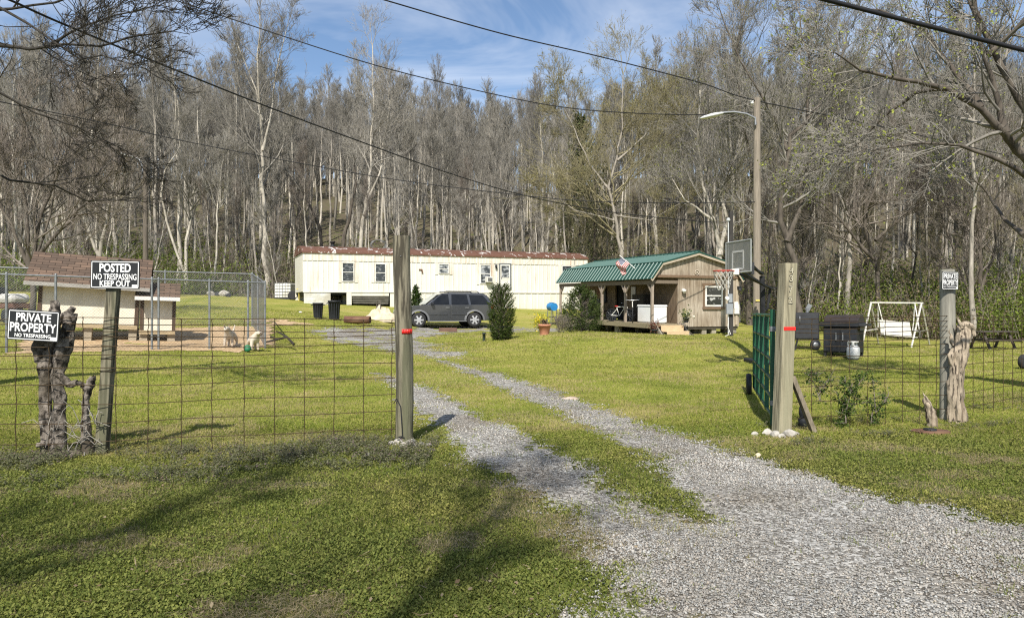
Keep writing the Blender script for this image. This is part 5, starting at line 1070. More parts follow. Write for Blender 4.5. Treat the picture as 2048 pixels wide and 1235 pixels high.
    for sg in (1, -1):
        q = MB(); q.tube([(.1, sg*.60, 1.76), (.02, sg*.60, 1.815), (-1.6, sg*.60, 1.815), (-1.72, sg*.60, 1.76)], .022, 6); q.build('roof_rail', dark, root)
        q = MB(); q.box((.04, sg*(HW+.05), .31), (2.0, .14, .05)); q.build('running_board', trim, root, bev=.015)
        q = MB(); q.box((.80, sg*(HW+.11), 1.17), (.13, .19, .15)); q.beam((.84, sg*.88, 1.12), (.82, sg*(HW+.06), 1.14), .06, .05); q.build('mirror', dark, root, bev=.03)
        for cx in (FX, RX):
            q = MB(); n = 12; a = [(cx+.45*math.cos(PI*i/n), .36+.45*math.sin(PI*i/n)) for i in range(n+1)]; o = [(cx+.545*math.cos(PI*i/n), .36+.53*math.sin(PI*i/n)) for i in range(n+1)]
            for i in range(n):
                y0, y1 = sg*(HW-.02), sg*(HW+.03); q.add([(*a[i][:1], y1, a[i][1]), (a[i+1][0], y1, a[i+1][1]), (o[i+1][0], y0+sg*.025, o[i+1][1]), (o[i][0], y0+sg*.025, o[i][1]), (a[i][0], y0, a[i][1]), (a[i+1][0], y0, a[i+1][1])], [(0, 1, 2, 3), (4, 5, 1, 0)])
            q.build('arch_flare', trim, root)
            w = MB(); w.lathe([(.24, -.11), (.34, -.115), (WR, -.08), (WR, .08), (.34, .115), (.24, .11)], 28); w.lathe([(.24, -.09), (.24, .1)], 24)
            M = Matrix.Translation((cx, sg*(HW-.115), WR)) @ Euler((PI/2 if sg < 0 else -PI/2, 0, 0)).to_matrix().to_4x4(); w.xform(M); wh = w.build('wheel', mat('tyre', (.022, .022, .023), (.032, .032, .033), 20, .85), root)
            r = MB(); r.lathe([(.245, .105), (.225, .112), (.215, .075)], 24, mi=0)
            for k in range(6):
                a_ = k*PI/3; ca, sa = math.cos(a_), math.sin(a_); pn = (-sa, ca)
                r.add([(ca*.03+pn[0]*.045, sa*.03+pn[1]*.045, .125), (ca*.03-pn[0]*.045, sa*.03-pn[1]*.045, .125), (ca*.235-pn[0]*.036, sa*.235-pn[1]*.036, .115), (ca*.235+pn[0]*.036, sa*.235+pn[1]*.036, .115)], [(0, 1, 2, 3)])
            r.lathe([(.001, .115), (.05, .112), (.065, .10)], 14); r.xform(M); r.build('rim', mat('alloy', (.50, .50, .51), (.42, .42, .43), 4, .35, metal=.25), wh)
            r = MB(); r.lathe([(.001, .03), (.22, .03)], 20); r.xform(M); r.build('brake_disc', M_['blackmetal'], wh)
        q = MB(); q.prism([(2.25, .80), (2.41, .72), (2.40, .86), (2.22, .95)], sg*.93, sg*.55); q.v = [(x+.012, y+sg*.006, z) for x, y, z in q.v]; q.build('headlight', mat('lamp_glass', (.62, .63, .64), (.5, .51, .52), 4, .1, spec=.8), root)
        q = MB(); q.box((-2.36, sg*.86, 1.02), (.16, .16, .30)); q.build('tail_lamp', M_['red'], root, bev=.02)
        q = MB(); q.box((2.2, sg*(HW+.002), .62), (.24, .02, .07)); q.build('marker_lamp', mat('amber', (.55, .25, .05), (.5, .2, .04), 4, .2), root)
    q = MB(); q.box((2.37, 0, .50), (.26, 1.84, .20)); q.build('bumper', mat('bumper_dark', (.035, .036, .04), (.03, .031, .034), 4, .5), root, bev=.05)
    q = MB(); q.box((2.42, 0, .80), (.05, .95, .16)); q.build('grille', M_['black'], root, bev=.01)
    q = MB(); q.box((-2.42, 0, .52), (.18, 1.84, .24)); q.build('rear_bumper', MATS['bumper_dark'], root, bev=.05)
    q = MB(); q.box((0, 0, .48), (4.2, 1.3, .28)); q.build('underbody', M_['black'], root)
car()
# ------------------------------------------------------------------ gate posts, field fence, gate
def post_round(name, label, px, py, d, r, h, m, wob=.012, lean=0.0, tape=None):
    b = GP(px, d); t = thing(name, label, 'post', b); q = MB(); pts = []; rs = []
    for i in range(15): z = -.25+(h+.25)*i/14; pts.append((wob*math.sin(z*2.3)+lean*z/h, 0, z)); rs.append(r*(1.05-.05*i/14)*(1+.018*math.sin(i*2.1)))
    q.tube(pts, rs, 22, jit=.012); q.build('shaft', m, t, fixn=False)
    return t
d1 = 7.73; gp = post_round('gate_post', 'tall round weathered gate post with a red tape strip left of the drive', 808, 885, d1, .0885, P(808, 471, d1).z-GP(808, d1).z, M_['greywood'], lean=-.015)
zr = P(0, 662, d1).z-gp.location.z; q = MB()
for i in range(8):
    a0, a1 = -PI/2-.05+i*(PI/2+.05)/8, -PI/2-.05+(i+1)*(PI/2+.05)/8; R = .0935
    q.add([(R*math.cos(a0)-.005, R*math.sin(a0), zr-.022), (R*math.cos(a1)-.005, R*math.sin(a1), zr-.022), (R*math.cos(a1)-.005, R*math.sin(a1), zr+.026), (R*math.cos(a0)-.005, R*math.sin(a0), zr+.026)], [(0, 1, 2, 3)], 0, True)
o = q.build('red_tape', M_['tape'], gp); o.modifiers.new('thick', 'SOLIDIFY').thickness = .002
q = MB(); q.tube([(-.1, -.04, .42), (-.06, -.095, .48), (-.02, -.105, .40), (0, -.106, .1), (-.06, -.1, .02)], .005, 5); q.tube([(-.1, -.05, .05), (-.02, -.105, .09), (.02, -.105, .08)], .005, 5); q.build('loose_wire', M_['blackmetal'], gp)
q = MB(); q.ball((-.02, -.094, P(0, 513, d1).z-gp.location.z), .006, 6); q.build('nail', M_['galv'], gp)
d2 = 8.35; pb = GP(1563, d2); gr_ = thing('gate_post', 'square pale numbered gate post with red tape right of the drive', 'post', pb); H2 = P(0, 526, d2).z-pb.z
q = MB(); s = .074; a = math.radians(12)
vs = []; N_ = 8
for i in range(N_+1):
    z = -.25+(H2+.25)*i/N_; lx = .072*max(0, z)/H2; w = s*(1.06-.06*i/N_+.01*math.sin(i*1.7))
    for k in range(4): b = PI/4+k*PI/2-a*-1; vs.append((lx+w*1.414*math.cos(b), w*1.414*math.sin(b), z))
q.add(vs, [(i*4+k, i*4+(k+1) % 4, i*4+4+(k+1) % 4, i*4+4+k) for i in range(N_) for k in range(4)]+[(3, 2, 1, 0), tuple(N_*4+k for k in range(4))])
q.build('shaft', M_['palewood'], gr_, bev=.006)
# the lit face: which corner pair faces right-front
nrm = Vector((math.sin(math.radians(12)), -math.cos(math.radians(12)), 0)); tang = Vector((nrm.y*-1, nrm.x, 0))
def face_obj(name, mb, m, z, off=.0): 
    mb.xform(Matrix.Translation(Vector((.072*z/H2, 0, z))+nrm*(s*1.012+off)) @ Matrix(((tang.x, -nrm.x, 0, 0), (tang.y, -nrm.y, 0, 0), (0, 0, 1, 0), (0, 0, 0, 1)))); return mb.build(name, m, gr_)
for ch, py in (('4', 541), ('3', 556.5), ('7', 577.5), ('2', 600)):
    z = P(0, py, d2).z-pb.z; q = MB(); q.text(ch, 0, 0, .052, .078, -.004, 0, .012); q.text(ch, 0, 0, .040, .068, -.0065, 1, -.012); face_obj('numeral', q, [M_['black'], mat('numeral_fill', (.60, .55, .40), (.5, .46, .33), 6, .6)], z)
z = P(0, 656, d2).z-pb.z; q = MB(); q.box((.004, -.002, 0), (.146, .006, .04)); face_obj('red_tape', q, M_['tape'], z)
# field fence: rusty wires, verticals a foot apart, closer wires at the top
def field_fence(label, pts, rows, step, seed, r=.0042, top_extra=None):
    rnd = random.Random(seed); P_ = [Vector(p) for p in pts]; t = thing('wire_fence', label, 'fence', P_[0]); o = P_[0]; seg = [(P_[i+1]-P_[i]).length for i in range(len(P_)-1)]; L = sum(seg)
    def at(s):
        for i, l in enumerate(seg):
            if s <= l or i == len(seg)-1: return P_[i].lerp(P_[i+1], s/l)
            s -= l
    ph = [rnd.uniform(0, 6) for _ in rows]
    def pt(s, z, k=0): q_ = at(s); return Vector((q_.x, q_.y, q_.z+z+.012*math.sin(s*1.3+k*.4)+.008*math.sin(s*3.1+k)))-o
    mb = MB(); n = int(L/.15)
    for k, z in enumerate(rows): mb.tube([pt(L*i/n, z, k) for i in range(n+1)], r, 5, caps=False)
    mb.build('line_wires', M_['wire'], t); mb = MB(); m = int(L/step)
    for i in range(m+1):
        s_ = min(L-.01, .03+i*step); jx = rnd.uniform(-.012, .012)
        mb.tube([pt(s_+jx*(j % 2)+rnd.uniform(-.004, .004), z, j) for j, z in enumerate(rows)], r, 5, caps=False)
        for j, z in enumerate(rows): c = pt(s_, z, j); mb.ball(c, r*2.0, 5)
    mb.build('stay_wires', M_['wire'], t); return t
rows_l = [-.04, .135, .32, .50, .675, .835, .955, 1.035, 1.125, 1.18, 1.243, 1.30]
fp = [Vector((x, y, 0)) for x, y in ((GP(790, 7.72).x, 7.72), (GP(205, 7.12).x, 7.12), (-6.9, 6.6), (-9.5, 6.2))]
field_fence('rusty square mesh wire fence left of the round gate post', fp, rows_l, .293, 1)
fp = [Vector((x, y, -.02)) for x, y in ((3.16, 8.42), (5.55, 9.42), (7.4, 10.67), (9.6, 12.2))]
field_fence('rusty square mesh wire fence right of the numbered gate post', fp, [z+.02 for z in rows_l], .293, 2)
# green gate swung open
gt = thing('metal_gate', 'green tube farm gate swung open into the yard', 'gate', (3.07, 8.72, g(3.07, 8.72))); dirg = Vector((.93, 3.5, 0)).normalized(); GL = 3.62
def gpt(s_, z): return dirg*s_+Vector((0, 0, z))
hs = (1.33, 1.05, .80, .57, .35, .13)
q = MB(); q.tube([gpt(0, .04), gpt(0, 1.40)], .03, 10); q.tube([gpt(GL, .10), gpt(GL, 1.33)], .026, 10); q.build('stile', M_['grn'], gt)
for z in hs: q = MB(); q.tube([gpt(0, z), gpt(GL, z-.02)], .022, 8); q.build('rail', M_['grn'], gt)
for f_ in (.25, .5, .75):
    q = MB(); q.beam(gpt(GL*f_, .10), gpt(GL*f_, 1.34), .055, .012, up=dirg); q.build('brace', M_['grn'], gt)
for z in (.30, 1.17):
    q = MB(); q.tube([gpt(0, z-.03), gpt(0, z+.03)], .036, 10); q.tube([gpt(0, z), (.06, -.10, z), (.13, -.20, z-.0)], .010, 6); q.tube([(.10, -.17, z+.01), (.12, -.22, z-.08)], .008, 6); q.build('hinge', M_['galv'], gt)
q = MB(); q.lathe([(.06, -.03), (.17, -.04), (.185, 0), (.17, .04), (.06, .03)], 20); q.xform(Matrix.Translation(gpt(GL, .16)+Vector((-.09, 0, 0))) @ Euler((0, PI/2, -.26)).to_matrix().to_4x4()); q.build('wheel', M_['black'], gt)
br = thing('prop_board', 'grey board leaning on the numbered gate post', 'board', GP(1630, 8.38)); q = MB(); top = P(1584, 752, 8.42)-GP(1630, 8.38); q.beam((0, 0, -.03), top, .05, .10, up=(0, 1, 0)); q.build('board', mat('prop_wood', (.25, .21, .15), (.12, .10, .075), 8, .9, .5, stretch=(3, 3, .8)), br, bev=.004)
ln = thing('garden_stake', 'small black fluted stake behind the leaning board', 'garden stake', GP(1606, 8.75)); q = MB(); q.lathe([(.012, 0), (.05, .02), (.055, .10), (.035, .13), (.05, .16), (.045, .24), (.02, .27), (.01, .31)], 10); q.build('body', M_['black'], ln); q = MB(); q.tube([(0, 0, .3), (0, 0, .36), (.03, 0, .38)], .008, 5); q.build('hook', M_['blackmetal'], ln)
# rubble round the post feet
def rock(name, label, c, s, seed, group=None, m=None, flat=.75, cat='stone'):
    rnd = random.Random(seed); bm = bmesh.new(); bmesh.ops.create_icosphere(bm, subdivisions=2, radius=1)
    ax = [Vector((rnd.gauss(0, 1), rnd.gauss(0, 1), rnd.gauss(0, 1))).normalized() for _ in range(7)]; cut = [rnd.uniform(.55, .9) for _ in ax]
    for v in bm.verts:
        for a_, k in zip(ax, cut):
            dt = v.co.dot(a_)
            if dt > k: v.co -= a_*(dt-k)*.9
        v.co *= 1+rnd.uniform(-.05, .05); v.co = Vector((v.co.x*s*rnd.uniform(.97, 1.03), v.co.y*s*.85, v.co.z*s*flat))
    me = bpy.data.meshes.new(name); bm.to_mesh(me); bm.free(); me.materials.append(m or M_['stone']); o = bpy.data.objects.new(name, me); COL.objects.link(o); o.location = c; o.rotation_euler = (0, 0, rnd.uniform(0, 6)); return tag(o, label, cat, group)
for i, (px, py, d, s_) in enumerate(((797, 888, 7.62, .07), (818, 893, 7.52, .085), (840, 898, 7.5, .06), (858, 901, 7.48, .045), (783, 893, 7.6, .05), (829, 899, 7.44, .05), (805, 900, 7.45, .045))):
    c = GP(px, d); c.z += s_*.35; rock('stone', 'chunk of pale broken concrete at the foot of the round gate post', c, s_, 40+i, 'concrete chunks at the round gate post')
for i, (px, py, d, s_) in enumerate(((1535, 866, 8.25, .075), (1552, 874, 8.12, .07), (1578, 870, 8.15, .085), (1590, 868, 8.2, .055), (1564, 880, 8.05, .05), (1510, 868, 8.2, .045))):
    c = GP(px, d); c.z += s_*.3; rock('stone', 'chunk of white broken concrete at the foot of the numbered gate post', c, s_, 60+i, 'concrete chunks at the numbered gate post', None)
c = GP(1140, 11.6); c.z += .01; rock('flat_stone', 'flat pinkish stone lying in grass by the right wheel track', c, .16, 81, None, mat('pink_stone', (.52, .40, .32), (.40, .31, .25), 9, .9), .28)
c = GP(735, 7.0); rock('stone', 'small white stone in the weeds left of the round gate post', c+Vector((0, 0, .02)), .035, 82)
c = GP(1516, 7.0); rock('stone', 'lone beige pebble on the verge below the numbered gate post', c+Vector((0, 0, .015)), .035, 83, None, mat('beige_stone', (.55, .46, .33), (.46, .38, .27), 8, .9))
# ------------------------------------------------------------------ signs and their posts
d3 = 7.2; sp_ = thing('sign_post', 'leaning weathered square post carrying the posted notice', 'post', GP(204, d3)); H3 = P(0, 518, d3).z-sp_.location.z
q = MB(); lx = P(231, 518, d3).x-sp_.location.x; vs = []
for i in range(6):
    z = -.2+(H3+.2)*i/5; w, dd = .052*(1.0+.03*math.sin(i*2)), .045; x = lx*z/H3; vs += [(x-w, -dd, z), (x+w, -dd, z), (x+w, dd, z), (x-w, dd, z)]
q.add(vs, [(i*4+k, i*4+(k+1) % 4, i*4+4+(k+1) % 4, i*4+4+k) for i in range(5) for k in range(4)]+[(3, 2, 1, 0), (20, 21, 22, 23)]); q.build('shaft', M_['greywood'], sp_, bev=.006)
for py in (655, 670, 690, 715, 740): z = P(0, py, d3).z-sp_.location.z; x = lx*z/H3; q = MB(); q.tube([(x-.056, -.05, z), (x+.058, -.05, z-.005), (x+.058, .04, z)], .004, 5); q.build('tie_wire', M_['wire'], sp_)
def sign(label, c, w, h, roll, lines, tag_box=True, yaw=0.0, bend=0.0):
    t = thing('warning_sign', label, 'sign', c, rot=(0, roll, yaw)); q = MB(); q.box((0, 0, 0), (w, .006, h), mi=0)
    bw = h*.018+.002; m = h*.045
    for cc, sz in (((0, h/2-m), (w-2*m, bw)), ((0, -h/2+m), (w-2*m, bw))): q.box((cc[0], -.0042, cc[1]), (sz[0], .003, sz[1]), mi=1)
    for x in (-w/2+m, w/2-m): q.box((x, -.0042, 0), (bw, .003, h-2*m-bw*1.02), mi=1)
    for body, cz, ww, hh, bold in lines: q.text(body, 0, cz*h, ww*w, hh*h, -.0046, 1, bold)
    if tag_box: q.box((w*.405, -.0047, -h*.40), (w*.11, .003, h*.10), mi=1)
    if bend: q.v = [(x, y+bend*(x/(w/2))**2, z) for x, y, z in q.v]
    p_ = q.build('panel', [mat('sign_black', (.012, .013, .014), (.018, .019, .02), 5, .45, spec=.4), mat('sign_white', (.80, .80, .78), (.74, .74, .72), 6, .5)], t, fixn=False)
    s_ = MB()
    for x in (-.02, .02): s_.ball((x, -.006, h*.47), .004, 6)
    s_.build('nail', M_['galv'], t); return t
d_ = 7.13; c = P(230.5, 548.5, d_); sign('black posted keep out notice on the leaning square post', c, 98/F*d_, 56/F*d_, math.radians(1), [('POSTED', .245, .64, .32, .03), ('NO TRESPASSING', -.075, .88, .22, .014), ('KEEP OUT', -.315, .62, .21, .022)])
d_ = 6.98; c = P(67, 650, d_); sign('larger tilted black private property sign wired to the gnarled stump', c, 103/F*d_, 61/F*d_, math.radians(3.5), [('PRIVATE', .26, .68, .28, .024), ('PROPERTY', -.07, .90, .30, .024), ('NO TRESPASSING', -.335, .70, .12, .02)])
d_ = 9.36; c = P(1901, 560.5, d_); sign('small bent black private property sign on the round fence post', c, 33/F*d_, 36/F*d_, math.radians(1), [('PRIVATE', .24, .80, .29, .015), ('PROPERTY', -.10, .90, .29, .015), ('NO TRESPASSING', -.34, .80, .09, .0)], bend=.012)
d4 = 9.5; post_round('fence_post', 'smooth round grey fence post with a small sign near its top', 1895, 836, d4, .089, P(0, 538, d4).z-GP(1895, d4).z, mat('smooth_post', (.30, .285, .235), (.19, .18, .15), 6, .85, .3, stretch=(5, 5, .4)), wob=.003)
# ------------------------------------------------------------------ stumps
def stump(name, label, base_px, d, limbs, m, seed, cat='stump', disp=.03, lev=2):
    b = GP(base_px, d); t = thing(name, label, cat, b); random.seed(seed)
    for k, (nm, pts, rs) in enumerate(limbs):
        w = [P(px, py, d+dd)-b for px, py, dd in pts]; pp = []; rr = []
        for i in range(len(w)-1):
            for j in range(4): f = j/4; pp.append(w[i].lerp(w[i+1], f)+Vector((random.gauss(0, .006), random.gauss(0, .006), 0))); rr.append((rs[i]*(1-f)+rs[i+1]*f)*random.uniform(.88, 1.14))
        pp.append(w[-1]); rr.append(rs[-1]); q = MB(); nn = 16; q.tube(pp, rr, nn, jit=.07); fl = [random.uniform(.78, 1.16) for _ in range(nn)]; tot = len(pp)*nn
        for vi in range(tot): c_ = pp[vi//nn]; k_ = fl[vi % nn]*(1+.10*math.sin(vi//nn*1.7+vi % nn)); q.v[vi] = tuple(c_+(Vector(q.v[vi])-c_)*k_)
        o = q.build(nm, m, t, fixn=False)
        s_ = o.modifiers.new('sub', 'SUBSURF'); s_.levels = s_.render_levels = 1
        tx = bpy.data.textures.new('lumps', 'CLOUDS'); tx.noise_scale = .06; dm = o.modifiers.new('lumps', 'DISPLACE'); dm.texture = tx; dm.strength = disp; dm.mid_level = .5
    return t
stump('gnarled_stump', 'cluster of knobbly sawn off trunks entwined by the wire fence', 115, 7.15, [
 ('trunk', [(112, 925, 0), (118, 860, 0), (119, 790, 0), (116, 742, 0), (126, 705, 0), (134, 665, 0), (142, 626, 0)], [.085, .062, .058, .062, .075, .072, .062]),
 ('trunk', [(96, 920, .08), (93, 850, .08), (90, 770, .08), (92, 725, .06), (104, 680, .06), (106, 640, .06), (108, 600, .08)], [.075, .062, .06, .07, .07, .06, .04]),
 ('trunk', [(82, 720, .02), (78, 690, .0), (84, 660, .0)], [.05, .055, .03]),
 ('trunk', [(100, 660, .05), (128, 632, .05), (146, 615, .06)], [.045, .04, .03]),
 ('branch', [(116, 745, -.03), (136, 768, -.03), (155, 765, -.04)], [.05, .035, .03]),
 ('trunk', [(176, 915, -.02), (172, 850, -.02), (170, 800, -.02), (178, 768, -.02), (184, 752, -.02)], [.07, .04, .034, .04, .025]),
 ('branch', [(155, 762, -.03), (170, 772, -.02), (185, 762, -.02)], [.022, .026, .02]),
 ('root', [(105, 922, -.08), (140, 915, -.10), (165, 905, -.06)], [.09, .08, .04]),
 ('root', [(75, 890, 0), (95, 885, 0), (112, 878, 0)], [.02, .03, .03])], M_['bark'], 3)
q = MB(); rnd = random.Random(9)
for k in range(34):
    a_ = P(rnd.uniform(80, 205), rnd.uniform(840, 925), 7.1+rnd.uniform(-.15, .1)); b_ = a_+Vector((rnd.uniform(-.25, .25), rnd.uniform(-.1, .1), rnd.uniform(-.05, .28))); mid = (a_+b_)/2+Vector((0, 0, .06)); q.tube([a_, mid, b_], .0035, 4, caps=False)
o = q.build('dry_vines', MATS['twig_pale'], None); tag(o, 'tangle of dry vines round the foot of the gnarled stump', 'vines')
stump('log_post', 'bleached split log standing beside the round fence post with a curled top', 1912, 9.35, [
 ('trunk', [(1914, 845, 0), (1911, 790, 0), (1914, 740, 0), (1920, 700, 0), (1928, 665, 0), (1930, 645, 0)], [.115, .105, .10, .105, .095, .07]),
 ('burl', [(1918, 655, -.03), (1932, 648, -.03), (1944, 656, -.03), (1948, 672, -.03)], [.035, .05, .04, .015]), ('spur', [(1925, 655, -.05), (1917, 642, -.06), (1914, 630, -.06)], [.03, .018, .004]), ('spur', [(1905, 690, -.04), (1901, 672, -.05), (1900, 655, -.05)], [.03, .016, .004]), ('spur', [(1934, 665, .04), (1940, 650, .05), (1941, 640, .05)], [.03, .014, .003]), ('spur', [(1922, 700, -.09), (1920, 760, -.10), (1917, 840, -.11)], [.008, .022, .03]),
 ('burl', [(1906, 690, -.02), (1903, 715, -.02), (1907, 745, 0)], [.02, .04, .02])], M_['deadwood'], 5, 'log', .035)
stump('stump_stub', 'short leaning dead stub in front of the round fence post', 1866, 8.85, [('trunk', [(1868, 862, 0), (1864, 842, 0), (1860, 822, 0), (1854, 802, 0), (1846, 783, 0)], [.062, .056, .048, .034, .004])], M_['deadwood'], 6, 'stump', .022)
c = GP(1860, 8.45); pl = thing('rusty_plate', 'flat rusty plate lying in the grass below the dead stub', 'plate', c+Vector((0, 0, .012)), .12); q = MB(); q.prism([(-.21, -.10), (-.05, -.14), (.17, -.11), (.22, .01), (.13, .11), (-.12, .12), (-.22, .04)], -.012, .012, axes='xy'); q.build('plate', M_['rust'], pl); q = MB(); q.lathe([(.07, .012), (.07, .03), (.05, .035)], 12); q.build('boss', M_['blackmetal'], pl)
# leafy saplings by the right fence
def leafy(label, stems, d, n, seed, size=.018):
    rng = np.random.default_rng(seed); b = GP(stems[0][0][0], d); t = thing('leafy_shrub', label, 'shrub', b); S = []; pts = []; rnd = random.Random(seed)
    for st_ in stems:
        w = [P(px, py, d+rnd.uniform(-.08, .08))-b for px, py in st_]; w[0].z = max(-.02, w[0].z)
        for a_, c_ in zip(w[:-1], w[1:]):
            S.append((*a_, *c_, .006, .004))
            for k in range(7): f = rnd.random(); s0_ = a_.lerp(c_, f); e = s0_+Vector((rnd.gauss(0, .07), rnd.gauss(0, .07), rnd.gauss(.03, .05))); S.append((*s0_, *e, .003, .002)); pts += [s0_.lerp(e, q_) for q_ in (.4, .7, 1)]
    V, Fq = segs_mesh(S, 4); mesh_np('stems', V, Fq, TWIGS['red'], t); pts = np.array([tuple(p) for p in pts]); k = rng.integers(0, len(pts), n); c_ = pts[k]+rng.normal(size=(n, 3))*.022
    mesh_np('leaves', leaf_quads(c_, size, rng), np.arange(4*n).reshape(-1, 4), LEAFM, t, tint=tints(n, (.035, .065, .018), (.12, .17, .045), rng)); return t
leafy('bushy leafy shrub growing through the right fence', [[(1692, 845), (1690, 810), (1688, 780), (1692, 755)], [(1692, 840), (1680, 805), (1672, 780)], [(1692, 835), (1708, 800), (1716, 770), (1728, 752)], [(1690, 830), (1700, 790), (1705, 765)]], 8.75, 900, 1)
leafy('thinner leafy shrub between the bushy shrub and the dead stub', [[(1742, 850), (1752, 825), (1768, 805), (1778, 788)], [(1742, 845), (1745, 815), (1738, 795)], [(1752, 825), (1748, 780), (1745, 760)]], 8.95, 380, 2)
leafy('small leafy sprig springing out beside the leaning board', [[(1640, 800), (1630, 770), (1620, 750), (1608, 745)], [(1640, 800), (1640, 765), (1632, 742)], [(1636, 790), (1655, 760), (1662, 750)]], 8.9, 300, 3)
# ------------------------------------------------------------------ dog pen: chain link fence, kennels, dogs
PEN = [(-13.3, 16.2), (-6.94, 20.8), (-9.2, 26.2), (-17.5, 22.0)]
def chain_link(label, pts, h, seed, posts):
    b = Vector((*pts[0], g(*pts[0]))); t = thing('chain_link_fence', label, 'fence', b)
    for i in range(len(pts)-1):
        a_, c_ = Vector((*pts[i], 0)), Vector((*pts[i+1], 0)); L = (c_-a_).length; za, zc = g(*pts[i]), g(*pts[i+1])
        def pt(s, z): q_ = a_.lerp(c_, s/L); return Vector((q_.x, q_.y, za+(zc-za)*s/L+z))-b
        q = MB(); q.tube([pt(0, h), pt(L, h)], .024, 8); q.build('rail', M_['galv'], t)
        q = MB(); pitch = .078; n = int((L+h)/pitch)
        for k in range(-int(h/pitch), int(L/pitch)+1):
            for sg in (0, 1):
                s0_ = k*pitch; s1_ = s0_+h; z0, z1 = .04, h-.01
                if s0_ < 0: z0 = .04+(-s0_); s0_ = 0
                if s1_ > L: z1 = z0+(L-s0_); s1_ = L
                if z1 > h-.01: z1 = h-.01
                if s1_ <= s0_: continue
                A, B_ = (z0, z1) if sg == 0 else (h+.03-z0, h+.03-z1)
                q.tube([pt(s0_, A), pt(s1_, B_)], .0016, 3, caps=False, smooth=False)
        o = q.build('mesh_wire', M_['galv'], t, fixn=False)
        for f in posts[i]:
            s = f*L; q = MB(); q.tube([pt(s, -.1), pt(s, h+.02)], .03, 8); q.ball(pt(s, h+.03), .034, 8); q.build('post', M_['galv'], t)
    return t
chain_link('tall galvanised chain link fence round the dog pen', PEN, 1.84, 1, [(0, .21, .235, .36, .63, .65, .81, .94, 1), (.5, 1), (.3, .6, 1)])
def shingle_material():
    m, nt, b = newmat('shingles'); N = nt.nodes.new; L = nt.links.new; b.inputs['Roughness'].default_value = .95; b.inputs['Specular IOR Level'].default_value = .1
    tc = N('ShaderNodeTexCoord'); br_ = N('ShaderNodeTexBrick'); mp = N('ShaderNodeMapping'); L(tc.outputs['UV'], mp.inputs['Vector']); L(mp.outputs[0], br_.inputs['Vector'])
    br_.inputs['Scale'].default_value = 1; br_.inputs['Brick Width'].default_value = .30; br_.inputs['Row Height'].default_value = .125; br_.inputs['Mortar Size'].default_value = .008
    br_.inputs['Color1'].default_value = (.165, .115, .085, 1); br_.inputs['Color2'].default_value = (.09, .068, .054, 1); br_.inputs['Mortar'].default_value = (.03, .022, .018, 1)
    n = N('ShaderNodeTexNoise'); n.inputs['Scale'].default_value = 60; L(tc.outputs['Object'], n.inputs['Vector']); r = N('ShaderNodeValToRGB'); r.color_ramp.elements[0].color = (.75, .75, .75, 1); r.color_ramp.elements[1].color = (1.25, 1.2, 1.15, 1); L(n.outputs['Fac'], r.inputs['Fac'])
    mx = N('ShaderNodeMix'); mx.data_type = 'RGBA'; mx.blend_type = 'MULTIPLY'; mx.inputs['Factor'].default_value = 1; L(br_.outputs['Color'], mx.inputs['A']); L(r.outputs['Color'], mx.inputs['B']); L(mx.outputs['Result'], b.inputs['Base Color']); return m
shM = shingle_material()
def kennel(label, c, w, dp, zf, zw, roofz, over, roll, yaw, wallM, legs):
    t = thing('kennel', label, 'kennel', c, rot=(0, roll, yaw)); q = MB()
    q.box((0, dp/2, (zf+zw)/2), (w, dp, zw-zf)); q.build('wall', wallM, t)
    for cx_ in (w/2-.01, -w/2+.03): q = MB(); q.box((cx_, -.012, (zf+zw)/2), (.09, .03, zw-zf)); q.build('corner_post', mat('kennel_post', (.10, .065, .045), (.06, .04, .03), 7, .9, stretch=(3, 3, .6)), t)
    q = MB(); q.box((0, -.02, zf+.02), (w+.06, .05, .11)); q.build('sill', mat('kennel_sill', (.42, .33, .20), (.30, .23, .14), 7, .9, stretch=(.6, 3, 3)), t)
    x0, x1 = -w/2-over, w/2+over; ze = zw+.02; y0 = -.38; ym = dp*.5+.1; y2 = dp+.3
    def slab(a, b_, z0, z1):
        me = MB(); n = Vector((0, -(z1-z0), b_-a)).normalized()*.035; vs = [(x0, a, z0), (x1, a, z0), (x1, b_, z1), (x0, b_, z1)]; v2 = [tuple(Vector(v)+n) for v in vs]
        me.add(vs+v2, [(3, 2, 1, 0), (4, 5, 6, 7), (0, 1, 5, 4), (1, 2, 6, 5), (2, 3, 7, 6), (3, 0, 4, 7)]); return me
    r = slab(y0, ym, ze, roofz); m2 = slab(ym, y2, roofz, ze+.1); r.add(m2.v, m2.f); o = r.build('roof', shM, t, fixn=False)
    uv = o.data.uv_layers.new(name='UVMap'); 
    for p_ in o.data.polygons:
        for li in p_.loop_indices: co = o.data.vertices[o.data.loops[li].vertex_index].co; uv.data[li].uv = (co.x, math.hypot(co.y-y0, co.z-ze))
    q = MB(); q.box((0, y0-.012, ze-.005), (x1-x0, .03, .10)); q.build('fascia', M_['white'] if w < 2 else mat('grey_fascia', (.36, .34, .31), (.26, .245, .22), 7, .85, stretch=(.5, 3, 3)), o)
    q = MB(); q.prism([(y0, ze), (ym, roofz-.03), (y2, ze+.1), (dp, zw), (0, zw)], w/2-.02, w/2+.02, axes='yz'); q.build('gable', M_['dkgrey'], t)
    for x, y in legs: q = MB(); q.box((x, y, zf-.22), (.2, .3, .42)); q.build('block', mat('kennel_block', (.40, .34, .25), (.28, .24, .18), 7, .95), t)
    return t
kw = mat('kennel_white', (.72, .665, .55), (.60, .545, .44), 2.5, .8, c3=(.50, .44, .34))
dk_ = 20.2; xk = (175-1024)/F*dk_
